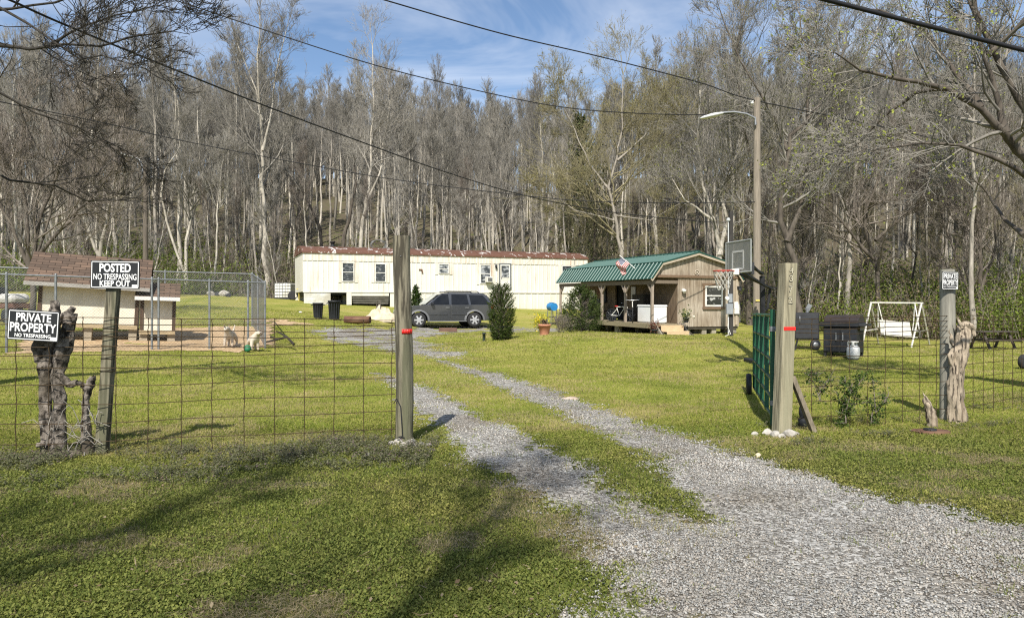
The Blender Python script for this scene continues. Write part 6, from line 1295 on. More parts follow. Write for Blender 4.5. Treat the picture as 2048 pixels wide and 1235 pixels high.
kennel('big shingle roofed white kennel with peeling walls behind the chain link', Vector((xk, dk_, .86)), 2.36, 1.5, .06, 1.13, 2.02, .30, math.radians(3.2), math.radians(24), kw, ((-1.0, .2), (0, .2), (1.1, .2), (-1, 1.2), (1.1, 1.2)))
dk2 = 20.9; xk2 = (314-1024)/F*dk2
kennel('small kennel with white fascia at the right of the big kennel', Vector((xk2, dk2, .62)), .86, 1.0, .10, 1.05, 1.50, .14, math.radians(1.5), math.radians(24), kw, ((-.35, .2), (.36, .2), (-.3, .8), (.3, .8)))
def dog(label, loc, rz, joints, edges, radii, m, seed, patch=None, extra=None):
    t = thing('dog', label, 'dog', loc, rz); me = bpy.data.meshes.new('body'); me.from_pydata(joints, edges, []); o = bpy.data.objects.new('body', me); COL.objects.link(o); o.parent = t
    md = o.modifiers.new('skin', 'SKIN'); md.use_smooth_shade = True
    sv = me.skin_vertices[0].data if me.skin_vertices else None
    if sv is None:
        bm = bmesh.new(); bm.from_mesh(me); bm.verts.layers.skin.verify(); bm.to_mesh(me); bm.free(); sv = me.skin_vertices[0].data
    for i, r in enumerate(radii): sv[i].radius = (r, r) if not isinstance(r, tuple) else r; sv[i].use_root = (i == 0)
    ss = o.modifiers.new('sub', 'SUBSURF'); ss.levels = ss.render_levels = 2; me.materials.append(m); return t, o
dogM = mat('dog_coat', (.58, .52, .43), (.46, .39, .31), 2.2, .9, c3=(.36, .27, .19))
# facing -y (toward the camera): x is its right/left, y is along the body
J = [(0, .28, .36), (0, .10, .37), (0, -.08, .38), (0, -.20, .46), (0, -.30, .54), (0, -.40, .52), (0, -.47, .49),       # hip, belly, chest, neck, head, muzzle, nose
     (-.09, -.10, .26), (-.10, -.12, .13), (-.10, -.15, .02), (.09, -.10, .26), (.10, -.09, .13), (.10, -.12, .02),       # forelegs
     (-.10, .28, .26), (-.11, .36, .15), (-.11, .32, .02), (.10, .28, .26), (.11, .36, .15), (.11, .32, .02),             # hind legs
     (0, .36, .42), (.02, .44, .52), (.04, .46, .64)]
E = [(0, 1), (1, 2), (2, 3), (3, 4), (4, 5), (5, 6), (2, 7), (7, 8), (8, 9), (2, 10), (10, 11), (11, 12), (0, 13), (13, 14), (14, 15), (0, 16), (16, 17), (17, 18), (0, 19), (19, 20), (20, 21)]
R_ = [.105, .10, .125, .085, .085, .055, .035, .05, .034, .03, .05, .034, .03, .065, .036, .03, .065, .036, .03, .035, .02, .012]
def ears(t, hx, hy, hz, col, dx=.075):
    for sg in (-1, 1):
        q = MB(); q.add([(hx+sg*.03, hy, hz), (hx+sg*.085, hy+.02, hz-.005), (hx+sg*(dx+.025), hy-.035, hz-.05), (hx+sg*.04, hy+.045, hz-.01)], [(0, 1, 2), (0, 2, 3), (1, 3, 2), (0, 3, 1)]); q.build('ear', col, t)
    q = MB(); q.ball((hx, hy-.185, hz-.055), .02, 6); q.build('nose', M_['black'], t)
    for sg in (-1, 1): q = MB(); q.ball((hx+sg*.035, hy-.10, hz-.03), .011, 6); q.build('eye', M_['black'], t)
bcol = mat('brindle', (.20, .15, .11), (.13, .10, .075), 9, .9)
p = GP(459, 20.6); t1, o1 = dog('white dog with tail up walking toward the camera in the pen', p, .12, J, E, R_, dogM, 1); ears(t1, 0, -.29, .625, bcol)
J2 = [tuple(v) for v in J]; J2[3] = (.03, -.20, .48); J2[4] = (.07, -.28, .58); J2[5] = (.10, -.37, .55); J2[6] = (.12, -.43, .52); J2[19] = (0, .38, .40); J2[20] = (0, .46, .36); J2[21] = (0, .5, .28)
p = GP(508, 20.0); t2, o2 = dog('stocky white dog with a dark muzzle at the pen corner', p, .55, J2, E, [r*1.12 for r in R_], dogM, 2); ears(t2, .07, -.27, .665, bcol)
q = MB(); q.ball((.11, -.40, .535), .055, 8, squash=(1, .9, .8)); q.build('muzzle', bcol, t2)
t2.scale = (.88, .88, .88)
bw = thing('dog_bowl', 'green plastic dog bowl tipped on edge beside the stocky dog', 'bowl', GP(495, 19.7)+Vector((0, 0, .09)), rot=(1.25, 0, .2)); q = MB(); q.lathe([(.02, .05), (.07, .05), (.09, 0), (.10, 0), (.085, .06), (.02, .06)], 18); q.build('bowl', mat('green_plastic', (.02, .15, .07), (.018, .12, .055), 5, .45), bw)
# old garden tractor left of the kennel
gt_ = thing('garden_tractor', 'old garden tractor with a pale hood left of the big kennel', 'tractor', GP(22, 24), 2.6); q = MB(); q.box((-.15, 0, .78), (1.0, .62, .32)); q.build('hood', mat('hood_pale', (.55, .53, .50), (.42, .40, .37), 5, .7), gt_, bev=.14)
q = MB(); q.beam((-.7, .2, .5), (.8, .2, .5), .07, .09); q.beam((-.7, -.2, .5), (.8, -.2, .5), .07, .09); q.box((-.2, 0, .56), (.9, .5, .14)); q.build('chassis', M_['rust'], gt_)
for x, y, r in ((.62, .42, .34), (.62, -.42, .34), (-.55, .36, .22), (-.55, -.36, .22)):
    q = MB(); q.lathe([(r*.55, -.09), (r*.9, -.1), (r, -.06), (r, .06), (r*.9, .1), (r*.55, .09)], 20); q.xform(Matrix.Translation((x, y, r)) @ Euler((PI/2, 0, 0)).to_matrix().to_4x4()); w = q.build('wheel', M_['black'], gt_)
    q = MB(); q.lathe([(.001, -.07), (r*.56, -.06), (r*.56, .06), (.001, .07)], 16); q.xform(Matrix.Translation((x, y, r)) @ Euler((PI/2, 0, 0)).to_matrix().to_4x4()); q.build('rim', M_['dkgrey'], w)
q = MB(); q.box((.62, 0, .82), (.4, .42, .08)); q.box((.82, 0, 1.0), (.07, .42, .34)); q.build('seat', M_['black'], gt_, bev=.03)
q = MB(); q.tube([(.05, 0, .8), (.25, 0, 1.05)], .02, 6); q.lathe([(.16, 0), (.18, .012), (.16, .024)], 14, (.25, 0, 1.05)); q.build('steering_wheel', M_['black'], gt_)
# ------------------------------------------------------------------ yard clutter
def bin_(label, px, d, r, h):
    t = thing('rubbish_bin', label, 'bin', GP(px, d)); q = MB(); q.lathe([(r*.78, 0), (r*.8, .02), (r*.97, h*.90), (r*1.06, h*.905), (r*1.08, h), (r*1.0, h), (r*.95, h*.9), (r*.74, .04), (.001, .04)], 22); q.build('body', M_['black'], t)
    for sg in (-1, 1): q = MB(); q.tube([(sg*r*.98, -.09, h*.88), (sg*(r+.07), -.07, h*.84), (sg*(r+.07), .07, h*.84), (sg*r*.98, .09, h*.88)], .015, 6); q.build('handle', M_['black'], t)
    q = MB()
    for k in range(14): a = k*2*PI/14; q.beam((r*.80*math.cos(a), r*.80*math.sin(a), .05), (r*.955*math.cos(a), r*.955*math.sin(a), h*.85), .03, .012)
    q.build('ribs', M_['black'], t); return t
bin_('shorter open black rubbish bin beside the taller one', 636, 30.5, .205, .64); bin_('taller black rubbish bin nearer the lattice gap', 668.5, 30.5, .245, .79)
pp = thing('rusty_pipe', 'short fat rusty pipe lying on the lawn', 'pipe', GP(715, 29.5)+Vector((0, 0, .16)), rot=(0, 0, -.12)); q = MB(); q.lathe([(.15, -.52), (.15, .52), (.125, .52), (.125, -.52), (.15, -.52)], 20); q.xform(Euler((0, PI/2, 0)).to_matrix().to_4x4()); q.build('shell', M_['rust'], pp)
def tarp():
    c = GP(762, 35.3); rnd = random.Random(4); t = thing('tarp_heap', 'crumpled cream tarpaulin heap on the lawn', 'tarpaulin', c); n = 56; V = []; rng = np.random.default_rng(5)
    X, Y = np.meshgrid(np.linspace(-.85, .85, n), np.linspace(-.55, .55, n)); r = np.sqrt((X/.82)**2+(Y/.52)**2)
    H = np.clip(1-r**2, 0, 1)**.6*(.40+.30*np.exp(-((X+.12)**2+Y**2)/.10)+.16*np.exp(-((X-.4)**2+Y**2)/.08))
    fold = np.abs(fbm(X+3, Y+1, .34, 7, 3)-.5)*1.5; H = H*(.72+1.1*fold)+.02*(1-r); Z = np.where(r > 1.0, -.08, H)
    i = np.arange(n*n).reshape(n, n); q_ = np.stack([i[:-1, :-1], i[:-1, 1:], i[1:, 1:], i[1:, :-1]], -1).reshape(-1, 4)
    k = (r.ravel()[q_].min(1) < 1.06); mesh_np('sheet', np.stack([X.ravel(), Y.ravel(), Z.ravel()], -1), q_[k], mat('tarp_cream', (.60, .51, .38), (.44, .37, .27), 4, .85, .3), t, smooth=False)
    q = MB(); q.tube([(-.2, -.25, .45), (-.13, -.2, .95), (.0, -.2, .92), (.02, -.24, .55)], .02, 6); q.build('strap', mat('strap_dark', (.12, .10, .08), None, 5, .8), t)
tarp()
o = thing('timber_block', 'short brown timber block lying before the car wheels', 'timber', GP(896, 35.2), .03); q = MB(); q.box((0, 0, .08), (.86, .2, .19)); q.build('block', mat('brown_timber', (.17, .10, .075), (.11, .065, .05), 6, .9, stretch=(.5, 3, 3)), o, bev=.015)
o = thing('pipe_stub', 'short dark green pipe stub standing left of the conical bush', 'pipe', GP(968, 24.3)); q = MB(); q.lathe([(.05, -.05), (.05, .25), (.058, .25), (.058, .29), (.03, .29)], 12); q.build('tube', mat('pipe_green', (.05, .075, .06), (.035, .05, .042), 6, .6), o); q = MB(); q.lathe([(.06, .245), (.066, .262), (.06, .28)], 12); q.build('collar', M_['dkgrey'], o)
def ibc():
    c = GP(571.5, 50); t = thing('tank_tote', 'white caged liquid tote at the left end of the trailer', 'tank', c, -.15); q = MB(); q.box((0, 0, .58), (1.12, .95, .95)); q.lathe([(.12, 0), (.12, .05)], 12, (0, 0, 1.055)); q.build('tank', M_['white'], t, bev=.04)
    q = MB()
    for k in range(7):
        x = -.58+k*1.16/6
        for y in (-.5, .5): q.tube([(x, y, .1), (x, y, 1.1)], .012, 5)
    for k in range(6):
        z = .12+k*.19; q.tube([(-.58, -.5, z), (.58, -.5, z), (.58, .5, z), (-.58, .5, z), (-.58, -.5, z)], .012, 5)
    q.build('cage', M_['galv'], t); q = MB(); q.box((0, 0, .04), (1.18, 1.0, .10)); q.build('pallet', M_['dkgrey'], t)
ibc()
o = thing('old_tyre', 'dark worn tyre leaning by the white caged tote', 'tyre', GP(586, 47.5)+Vector((0, 0, .27)), rot=(PI/2-.2, 0, .3)); q = MB(); q.lathe([(.17, -.09), (.26, -.10), (.31, -.06), (.31, .06), (.26, .10), (.17, .09)], 20); q.build('rubber', MATS['tyre'], o); q = MB(); q.lathe([(.001, 0), (.17, .02)], 16); q.build('rim', M_['dkgrey'], o)
o = thing('marker_pipe', 'thin pale yellow standpipe at the trailer corner', 'pipe', GP(598, 46)); q = MB(); q.tube([(0, 0, -.05), (0, 0, .95)], .03, 6); q.build('pipe', M_['yellow'], o); q = MB(); q.tube([(-.16, 0, .74), (.06, 0, .74)], .024, 6); q.build('arm', M_['yellow'], o)
for i, (px, d, s_, lb, m) in enumerate(((420, 44, .28, 'rounded beige stone at the left of the far stone pile', None), (437, 44, .26, 'dark log end in the middle of the far stone pile', M_['dkgrey']), (449, 44, .36, 'largest pale boulder of the far stone pile', M_['stone']), (457, 43.6, .22, 'small dark stone at the right of the far stone pile', M_['dkgrey']))):
    c = GP(px, d); c.z += s_*.3; rock('boulder', lb, c, s_, 90+i, None, m, .7, 'stone')
c = GP(601, 33); rock('scrap', 'small white scrap lying on grass left of the bins', c+Vector((0, 0, .03)), .09, 97, None, M_['white'], .4, 'litter')
br_ = thing('fallen_branch', 'dark fallen branch lying right of the pen corner', 'branch', GP(560, 21)); q = MB(); b0 = GP(560, 21)
for pts in ([(588, 688, 20.7), (574, 673, 21), (553, 661, 21.2)], [(574, 673, 21), (545, 680, 20.9), (528, 684, 20.8)], [(553, 677, 21), (541, 672, 21)]): q.tube([P(*p)-b0 for p in pts], [.035, .03, .018][:len(pts)], 6)
q.build('limbs', BARKS['dark'], br_)
# ------------------------------------------------------------------ service post, light poles, wires, basketball goal
ds = 30.0; b = GP(1462, ds); sv = thing('service_post', 'dark square electric service post with conduit and meter boxes', 'service post', b)
H = P(0, 422, ds).z-b.z; q = MB(); q.box((0, 0, H/2-.1), (.14, .14, H+.2)); q.build('post', mat('creosote', (.035, .032, .03), (.05, .046, .042), 7, .85, stretch=(3, 3, .5)), sv)
q = MB(); q.tube([(-.12, -.05, .1), (-.12, -.05, P(0, 442, ds).z-b.z)], .026, 8); q.lathe([(.06, 0), (.09, .04), (.05, .13)], 8, (-.12, -.05, P(0, 442, ds).z-b.z)); q.build('conduit', mat('conduit_grey', (.52, .53, .53), (.42, .43, .43), 5, .5), sv)
for nm, px, py, w, h, m in (('meter_box', 1458.5, 596, .16, .36, M_['grey']), ('breaker_box', 1457, 617, .26, .42, M_['grey']), ('outlet_box', 1470, 610, .16, .28, M_['white'])):
    c = P(px, py, ds)-b; q = MB(); q.box((c.x, -.12, c.z), (w, .14, h)); o = q.build(nm, m, sv, bev=.01)
q = MB(); c = P(1452, 596, ds)-b; q.lathe([(.09, 0), (.09, .05), (.07, .09)], 14); q.xform(Matrix.Translation((c.x, -.14, c.z)) @ Euler((PI/2, 0, 0)).to_matrix().to_4x4()); q.build('meter', M_['white'], sv)
q = MB(); q.tube([(-.13, -.1, .65), (-.16, -.1, .4), (-.05, -.12, .1), (-.3, -.2, .02)], .015, 5); q.build('cable', M_['white'], sv)
def light_pole(label, px, pyt, d, r0, r1, lampd, head, m, seed):
    b = GP(px, d); t = thing('light_pole', label, 'light pole', b); H = P(0, pyt, d).z-b.z; q = MB(); q.tube([(0, 0, -.3), (0, 0, H*.5), (.0, 0, H)], [r0, (r0+r1)/2, r1], 14, jit=.02); q.build('pole', m, t, fixn=False)
    pts = [P(*p, d-.15*i*0)-b for i, p in enumerate(lampd)]; pts = [Vector((p.x, -.12, p.z)) for p in pts]; q = MB(); q.tube(pts, .03, 8); arm = q.build('lamp_arm', M_['galv'], t)
    a_, b_ = P(*head[0], d)-b, P(*head[1], d)-b; L = (b_-a_).length; q = MB(); q.lathe([(.02, 0), (.07, .06), (.10, L*.4), (.085, L*.8), (.02, L)], 12)
    q.v = [(x, y, z) for x, y, z in q.v]; dq = (b_-a_).normalized(); rot = Vector((0, 0, 1)).rotation_difference(Vector((dq.x, 0, dq.z))).to_matrix().to_4x4(); q.xform(Matrix.Translation((a_.x, -.12, a_.z)) @ rot @ Matrix.Scale(.55, 4, (1, 0, 0))); q.build('lamp_head', mat('lamp_grey', (.62, .62, .60), (.52, .52, .5), 6, .5), t); return t, H
dl = 18.5; poleM = mat('utility_pole', (.30, .255, .20), (.17, .145, .115), 7, .9, .6, stretch=(5, 5, .35), lo=.3, hi=.7)
lp, HL = light_pole('tall wooden light pole with a curved lamp arm behind the gate', 1514, 196, dl, .105, .082, [(1508, 252), (1507, 238), (1490, 230), (1465, 226), (1440, 228)], [(1445, 228), (1396, 239)], poleM, 1)
q = MB(); q.box((-.02, -.115, P(0, 600, dl).z-lp.location.z), (.10, .015, .035)); q.build('yellow_tag', M_['yellow'], lp)
q = MB(); zi = P(0, 208, dl).z-lp.location.z; q.lathe([(.03, 0), (.05, .03), (.03, .05), (.05, .07), (.02, .11)], 10, (-.13, -.02, zi)); q.beam((-.14, 0, zi), (.02, 0, zi), .03, .03); q.build('insulator', M_['white'], lp)
lp2, _ = light_pole('thin dark light pole with a pale lamp behind the kennels', 291, 330, 40, .15, .11, [(288, 345), (286, 330), (280, 318), (268, 314)], [(270, 315), (238, 305)], mat('pole_dark', (.15, .125, .10), (.085, .072, .06), 6, .9, stretch=(4, 4, .4)), 2)
def cable(label, pts, r, sub=9):
    P3 = [P(*p) for p in pts]; o = P3[0].copy(); ts = np.linspace(0, len(P3)-1, (len(P3)-1)*sub+1); out = []
    for t_ in ts:                                        # Catmull-Rom through the measured points
        i = min(int(t_), len(P3)-2); f = t_-i; p0, p1, p2, p3 = P3[max(i-1, 0)], P3[i], P3[i+1], P3[min(i+2, len(P3)-1)]
        out.append(.5*((2*p1)+(p2-p0)*f+(2*p0-5*p1+4*p2-p3)*f*f+(3*p1-p0-3*p2+p3)*f**3)-o)
    q = MB(); q.tube(out, r, 6, caps=False); ob = q.build('overhead_cable', mat('cable_black', (.018, .018, .02), None, 4, .6), None, loc=o); return tag(ob, label, 'cable')
cable('thin overhead wire reaching the lamp pole below its top', [(210, -45, 14.6), (350, 0, 15), (700, 115, 15.9), (900, 168, 16.7), (1100, 210, 17.4), (1250, 225, 17.9), (1400, 229, 18.3), (1507, 224, 18.45)], .011)
cable('overhead wire crossing the sky to the top of the lamp pole and beyond', [(620, -45, 13.5), (770, 0, 14), (1000, 66, 15.4), (1200, 113, 16.7), (1400, 165, 17.9), (1508, 200, 18.45), (1750, 250, 20.5), (2048, 318, 23), (2300, 372, 25)], .013)
cable('thick twisted overhead wire running down to the service post', [(-80, -40, 8), (20, 0, 9), (120, 45, 10), (300, 119, 12), (522, 208, 14.6), (700, 275, 17), (890, 343, 20), (1052, 391, 23), (1218, 423, 26), (1400, 442, 29), (1456, 444, 29.9)], .016)
cable('lowest overhead wire crossing in front of the wood to the lamp pole', [(-80, 185, 13), (0, 203, 13.5), (210, 246, 14.6), (380, 284, 15.4), (600, 326, 16.2), (800, 360, 17), (1052, 391, 17.6), (1206, 403, 17.9), (1400, 405, 18.3), (1510, 403, 18.45)], .010)
cable('heavy bundled overhead cable at the upper right corner', [(1500, -40, 6.2), (1655, 0, 6.5), (1850, 50, 6.6), (2048, 100, 6.7), (2250, 146, 6.8)], .021)
# basketball goal
dh = 17.6; b = GP(1527, dh); bb = thing('basketball_goal', 'black pole basketball goal with a clear backboard and white net', 'basketball goal', b); rel = lambda px, py, d=dh: P(px, py, d)-b
q = MB(); q.beam((0, 0, -.1), rel(1524, 551), .10, .10, up=(0, 1, 0)); q.build('pole', M_['blackmetal'], bb, bev=.01)
# board seen obliquely: from near-left edge to far-right edge
ctr = rel(1476.5, 513, 16.6); u = Vector((.26, -.966, 0)).normalized(); nrm_b = Vector((-u.y, u.x, 0)).normalized()*1; BW, BH = 1.0, 62/F*16.6
if nrm_b.y > 0: nrm_b = -nrm_b
def bp(s_, z, o_=0): return ctr+u*s_+Vector((0, 0, z))+nrm_b*o_
m, nt, bs = newmat('clear_board'); bs.inputs['Base Color'].default_value = (.20, .205, .19, 1); bs.inputs['Roughness'].default_value = .25; bs.inputs['Alpha'].default_value = .7
q = MB(); q.add([bp(-BW/2, -BH/2, -.008), bp(BW/2, -BH/2, -.008), bp(BW/2, BH/2, -.008), bp(-BW/2, BH/2, -.008), bp(-BW/2, -BH/2, .008), bp(BW/2, -BH/2, .008), bp(BW/2, BH/2, .008), bp(-BW/2, BH/2, .008)], [(0, 1, 2, 3), (7, 6, 5, 4), (0, 4, 5, 1), (1, 5, 6, 2), (2, 6, 7, 3), (3, 7, 4, 0)]); bd = q.build('backboard', m, bb)
q = MB()
for a_, c_ in (((-BW/2, -BH/2), (BW/2, -BH/2)), ((BW/2, -BH/2), (BW/2, BH/2)), ((BW/2, BH/2), (-BW/2, BH/2)), ((-BW/2, BH/2), (-BW/2, -BH/2))): q.tube([bp(*a_), bp(*c_)], .02, 6)
q.build('board_frame', mat('board_frame', (.30, .31, .30), (.24, .25, .24), 5, .5), bd)
q = MB(); s2, z0, z1 = .22, -.27, .12
for a_, c_ in (((-s2, z0), (s2, z0)), ((s2, z0), (s2, z1)), ((s2, z1), (-s2, z1)), ((-s2, z1), (-s2, z0))): q.beam(bp(*a_, .012), bp(*c_, .012), .045, .006, up=nrm_b)
q.build('target_square', mat('board_line', (.42, .42, .40), (.34, .34, .33), 5, .6), bd)
rc = rel(1446, 540.5, 16.2); rc = ctr+nrm_b*.38+Vector((0, 0, rel(0, 540.5, 16.4).z-ctr.z)); q = MB(); RR = .215
q.tube([rc+Vector((RR*math.cos(a*PI/14), RR*math.sin(a*PI/14), 0)) for a in range(29)], .013, 6, caps=False)
q.beam(rc-nrm_b*RR, ctr-nrm_b*-.01+Vector((0, 0, rc.z-ctr.z)), .14, .03); q.build('rim', mat('rim_red', (.42, .06, .045), (.36, .05, .04), 5, .45), bb)
q = MB(); q.box(ctr+nrm_b*.09+Vector((0, 0, rc.z-ctr.z-.02)), (.16, .16, .13)); q.build('rim_bracket', M_['white'], bb, bev=.01)
q = MB(); nl = 12; lv = 5
def netp(k, j): f = j/lv; r = RR*(1-.42*f); a = (k+.5*(j % 2))*2*PI/nl; return rc+Vector((r*math.cos(a), r*math.sin(a), -.42*f))
for j in range(lv):
    for k in range(nl): q.tube([netp(k, j), netp(k, j+1)], .0085, 4, caps=False); q.tube([netp(k, j), netp(k-1 if j % 2 == 0 else k+1, j+1)], .0085, 4, caps=False)
q.build('net', M_['rope'], bb)
back = ctr-nrm_b*.03; pt_ = rel(1524, 551)
for dz, sg in ((.0, -.12), (.0, .12)):
    q = MB(); q.beam(back+u*(sg+.15)+Vector((0, 0, -.08)), pt_+Vector((0, sg*.5, .05)), .05, .045); q.build('arm', M_['blackmetal'], bb)
    q = MB(); q.beam(back+u*(sg+.05)+Vector((0, 0, -.36)), rel(1542, 576)+Vector((0, sg*.5, 0)), .05, .045); q.build('arm', M_['blackmetal'], bb)
q = MB(); q.box(bp(.42, -.28, -.07), (.07, .14, .26)); q.build('hinge_bracket', M_['dkgrey'], bb)
q = MB(); q.beam(rel(1540, 577), rel(1535, 616), .05, .04, up=(0, 1, 0)); q.beam(rel(1536, 614), rel(1526, 622), .05, .05); q.tube([rel(1540, 577), rel(1553, 574)], .012, 6); q.build('height_crank', M_['blackmetal'], bb)
q = MB(); q.box((.1, .25, .05), (.7, 1.0, .14)); q.build('base', M_['black'], bb, bev=.03)
# ------------------------------------------------------------------ right of the gate: smoker, grill, swing, picnic table, wheel
dsm = 20.0; b = GP(1614, dsm); sm = thing('smoker', 'black upright cabinet smoker on legs and a wheel', 'smoker', b, -.15); zb_ = P(0, 678, dsm).z-b.z; zt_ = P(0, 624, dsm).z-b.z
q = MB(); q.box((0, .22, (zb_+zt_)/2), (.64, .46, zt_-zb_)); cab = q.build('cabinet', M_['blackmetal'], sm, bev=.015)
q = MB(); q.box((.0, -.015, (zb_+zt_)/2), (.58, .025, zt_-zb_-.06)); dr = q.build('door', M_['dkgrey'], sm, bev=.008); q = MB(); q.tube([(-.2, -.03, zb_+.45), (-.2, -.07, zb_+.45), (-.2, -.07, zb_+.62), (-.2, -.03, zb_+.62)], .015, 6); q.build('handle', M_['galv'], dr)
for x in (-.26, .26):
    for y in (.05, .40): q = MB(); q.beam((x*.9, y, zb_), (x*1.15, y, .0), .05, .04); q.build('leg', M_['black'], sm)
q = MB(); q.lathe([(.05, -.03), (.13, -.035), (.15, 0), (.13, .035), (.05, .03)], 18); q.xform(Matrix.Translation((.20, -.06, .15)) @ Euler((PI/2, 0, .2)).to_matrix().to_4x4()); wh = q.build('wheel', M_['black'], sm)
q = MB(); q.lathe([(.001, .03), (.07, .034), (.075, .02)], 12); q.xform(Matrix.Translation((.20, -.06, .15)) @ Euler((PI/2, 0, .2)).to_matrix().to_4x4()); q.build('rim', M_['galv'], wh)
q = MB(); q.tube([(.05, .2, zt_), (.05, .2, zt_+.12)], .04, 8); q.box((.09, .2, zt_+.14), (.12, .03, .18), rot=(0, .5, 0)); q.build('chimney', M_['galv'], sm)
dg_ = 18.7; b = GP(1687, dg_); bq = thing('gas_grill', 'squat black gas grill cart with a dark hood', 'grill', b, -.70)
q = MB(); q.box((0, 0, .42), (.80, .60, .64)); q.build('cabinet', M_['blackmetal'], bq, bev=.01)
q = MB(); q.box((-.02, -.01, .80), (.92, .68, .10)); q.build('counter', M_['black'], bq, bev=.01)
for x in (-.20, .20): q = MB(); q.box((x, -.31, .40), (.37, .02, .54)); d__ = q.build('door', M_['black'], bq, bev=.006); q = MB(); q.box((x+(.12 if x < 0 else -.12), -.335, .50), (.02, .03, .2)); q.build('handle', M_['galv'], d__)
q = MB(); q.prism([(-.26, .85), (.30, .85), (.30, .98), (.18, 1.04), (-.08, 1.04), (-.26, .93)], -.40, .42, axes='yz'); q.build('hood', mat('lid_brownblack', (.038, .028, .026), (.026, .02, .019), 5, .5, spec=.4), bq, bev=.015)
q = MB(); q.box((.50, .0, .80), (.16, .60, .06)); q.build('side_shelf', M_['dkgrey'], bq); q = MB(); q.box((.46, -.05, .70), (.012, .34, .07)); q.build('label_plate', M_['galv'], bq)
for x in (-.36, .36):
    for y in (-.26, .26): q = MB(); q.box((x, y, .05), (.06, .06, .16)); q.build('leg', M_['blackmetal'], bq)
b = GP(1706.5, 18.05); pt2 = thing('propane_tank', 'white propane tank in front of the gas grill', 'propane tank', b); q = MB(); q.lathe([(.10, 0), (.12, .03), (.145, .06), (.152, .12), (.152, .26), (.13, .32), (.06, .35), (.04, .36)], 20); q.build('body', mat('tank_white', (.58, .58, .56), (.48, .48, .46), 4, .45), pt2)
q = MB(); q.lathe([(.12, -.0), (.12, .035), (.11, .035), (.11, 0)], 18); q.build('foot_ring', M_['dkgrey'], pt2); q = MB()
for a in (.5, 2.6, 4.2): q.box((.10*math.cos(a), .10*math.sin(a), .385), (.05, .05, .09))
q.lathe([(.105, .415), (.12, .415), (.12, .445), (.105, .445), (.105, .415)], 16); q.build('collar', M_['white'], pt2); q = MB(); q.lathe([(.025, .35), (.025, .42), (.035, .42), (.035, .44)], 8); q.build('valve', M_['galv'], pt2)
mat('swing_white', (.60, .58, .53), (.44, .41, .36), 8, .6)
dw = 32.0; b = GP(1790, dw); sw = thing('swing', 'white metal frame lawn swing with a slatted bench', 'swing', b); r3 = lambda px, py, d=dw: P(px, py, d)-b
def leg(a_, c_): q = MB(); q.beam(a_, c_, .055, .05, up=(0, 1, 0)); q.build('leg', mat('swing_white', (.60, .58, .53), (.44, .41, .36), 8, .6), sw)
q = MB(); q.beam(r3(1740, 604), r3(1846, 605), .06, .06); q.build('top_bar', MATS['swing_white'], sw)
gl = lambda px, d: GP(px, d)-b
leg(r3(1742, 604), gl(1724, 31.3)); leg(r3(1742, 604), gl(1757, 33.6)); leg(r3(1843, 605), gl(1822, 31.1)); leg(r3(1843, 605), gl(1859, 33.4))
q = MB(); q.beam(r3(1733, 660), r3(1755, 657, 33), .05, .05); q.beam(r3(1829, 662), r3(1852, 660, 33), .04, .04); q.build('cross_bar', MATS['swing_white'], sw)
q = MB(); A, B_ = r3(1762, 660), r3(1824, 665); A.y = B_.y = 0; ux = (B_-A).normalized()
q.add([A+Vector((0, .0, -.14)), B_+Vector((0, 0, -.14)), B_+Vector((.0, .18, .46)), A+Vector((.02, .18, .46)), A+Vector((0, .03, -.14)), B_+Vector((0, .03, -.14)), B_+Vector((0, .21, .46)), A+Vector((.02, .21, .46))], [(0, 1, 2, 3), (7, 6, 5, 4), (0, 4, 5, 1), (1, 5, 6, 2), (2, 6, 7, 3), (3, 7, 4, 0)]); q.build('backrest', mat('bench_white', (.52, .50, .45), (.42, .40, .36), 4, .7), sw, bev=.01)
q = MB(); q.add([A+Vector((0, -.46, -.16)), B_+Vector((0, -.46, -.16)), B_+Vector((0, .0, -.16)), A+Vector((0, 0, -.16)), A+Vector((0, -.46, -.19)), B_+Vector((0, -.46, -.19)), B_+Vector((0, .0, -.19)), A+Vector((0, 0, -.19))], [(0, 1, 2, 3), (7, 6, 5, 4), (0, 4, 5, 1), (1, 5, 6, 2), (2, 6, 7, 3), (3, 7, 4, 0)]); q.build('seat', MATS['bench_white'], sw)
for X in (A, B_):
    q = MB(); sg = -1 if X is A else 1
    for pts in ([X+Vector((sg*.08, -.45, -.17)), X+Vector((sg*.08, -.45, .10)), X+Vector((sg*.08, .1, .12))], [X+Vector((sg*.08, .1, .12)), X+Vector((sg*.1, .05, .5)), Vector((X.x+sg*.12, 0, r3(0, 606).z))], [X+Vector((sg*.08, -.45, .1)), Vector((X.x+sg*.12, 0, r3(0, 606).z))]): q.tube(pts, .022, 6)
    q.build('hanger', M_['white'], sw)
dp_ = 30; b = GP(1985, dp_); pc = thing('picnic_table', 'dark weathered picnic table behind the split log', 'picnic table', b, .12); pm = mat('picnic_wood', (.085, .07, .058), (.05, .042, .036), 6, .9, stretch=(.6, 3, 3))
zt2 = P(0, 662, dp_).z-b.z
q = MB()
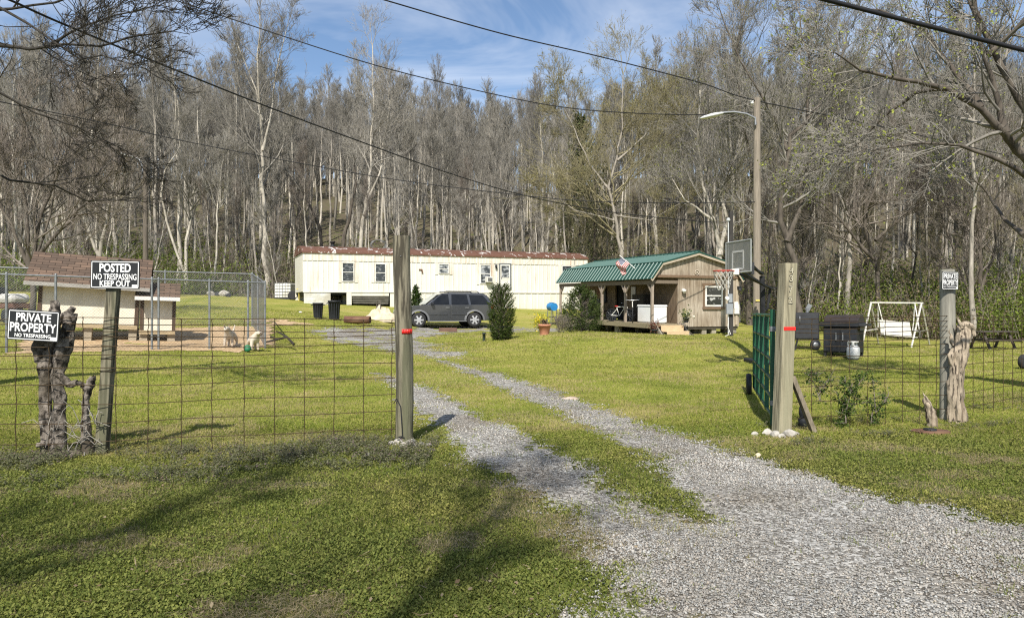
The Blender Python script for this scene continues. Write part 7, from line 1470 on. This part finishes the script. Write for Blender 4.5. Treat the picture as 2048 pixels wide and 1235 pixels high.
for k in range(4): q.box((0, -.3+k*.19, zt2), (1.65, .175, .045))
q.build('tabletop', pm, pc)
for y in (-.72, .72): q = MB(); q.box((.05, y, zt2*.55), (1.75, .24, .045)); q.build('bench', pm, pc)
for x in (-.55, .55):
    for sg in (-1, 1): q = MB(); q.beam((x, sg*.55, .0), (x, sg*.18, zt2-.03), .05, .10, up=(1, 0, 0)); q.build('leg', pm, pc)
    q = MB(); q.beam((x+.03, -.78, zt2*.52), (x+.03, .78, zt2*.52), .05, .10); q.build('bench_beam', pm, pc)
b = GP(2047, 16.0); wc = thing('cart_wheel', 'black rubber tyred wheel at the right edge of the lawn', 'wheel', b, .0); q = MB(); q.lathe([(.07, -.045), (.13, -.055), (.155, -.03), (.155, .03), (.13, .055), (.07, .045)], 20); MW = Matrix.Translation((0, 0, .155)) @ Euler((PI/2, 0, .5)).to_matrix().to_4x4(); q.xform(MW); q.build('tyre', MATS['tyre'], wc)
q = MB(); q.lathe([(.001, -.05), (.075, -.04), (.075, .04), (.001, .05)], 14); q.xform(MW); q.build('rim', M_['dkgrey'], wc); q = MB(); q.tube([(0, 0, .155), (.35, .2, .155)], .016, 6); q.build('axle', M_['galv'], wc)
# dry twiggy shrub left of the porch bush
rnd = random.Random(3); b = GP(1121, 27.5); ds_ = thing('dry_shrub', 'low leafless twiggy shrub left of the feathery evergreen', 'shrub', b); S = [[], []]
for k in range(14):
    a = rnd.uniform(0, 6.28); grow(S, rnd, Vector((.06*math.cos(a), .06*math.sin(a), -.03)), Vector((.5*math.cos(a), .5*math.sin(a), 1)).normalized(), rnd.uniform(.4, .75), .012, 1, dict(CFG, kids=(0, 5, 4), rmin=.004, wig=.15, up=.05))
crown_mesh('twigs', S, TWIGS['red'], ds_); rng = np.random.default_rng(4); c = rng.normal(size=(160, 3))*np.array([.22, .22, .16])+np.array([0, 0, .42]); mesh_np('leaves', leaf_quads(c, .025, rng), np.arange(640).reshape(-1, 4), LEAFM, ds_, tint=tints(160, (.10, .11, .04), (.2, .17, .08), rng))
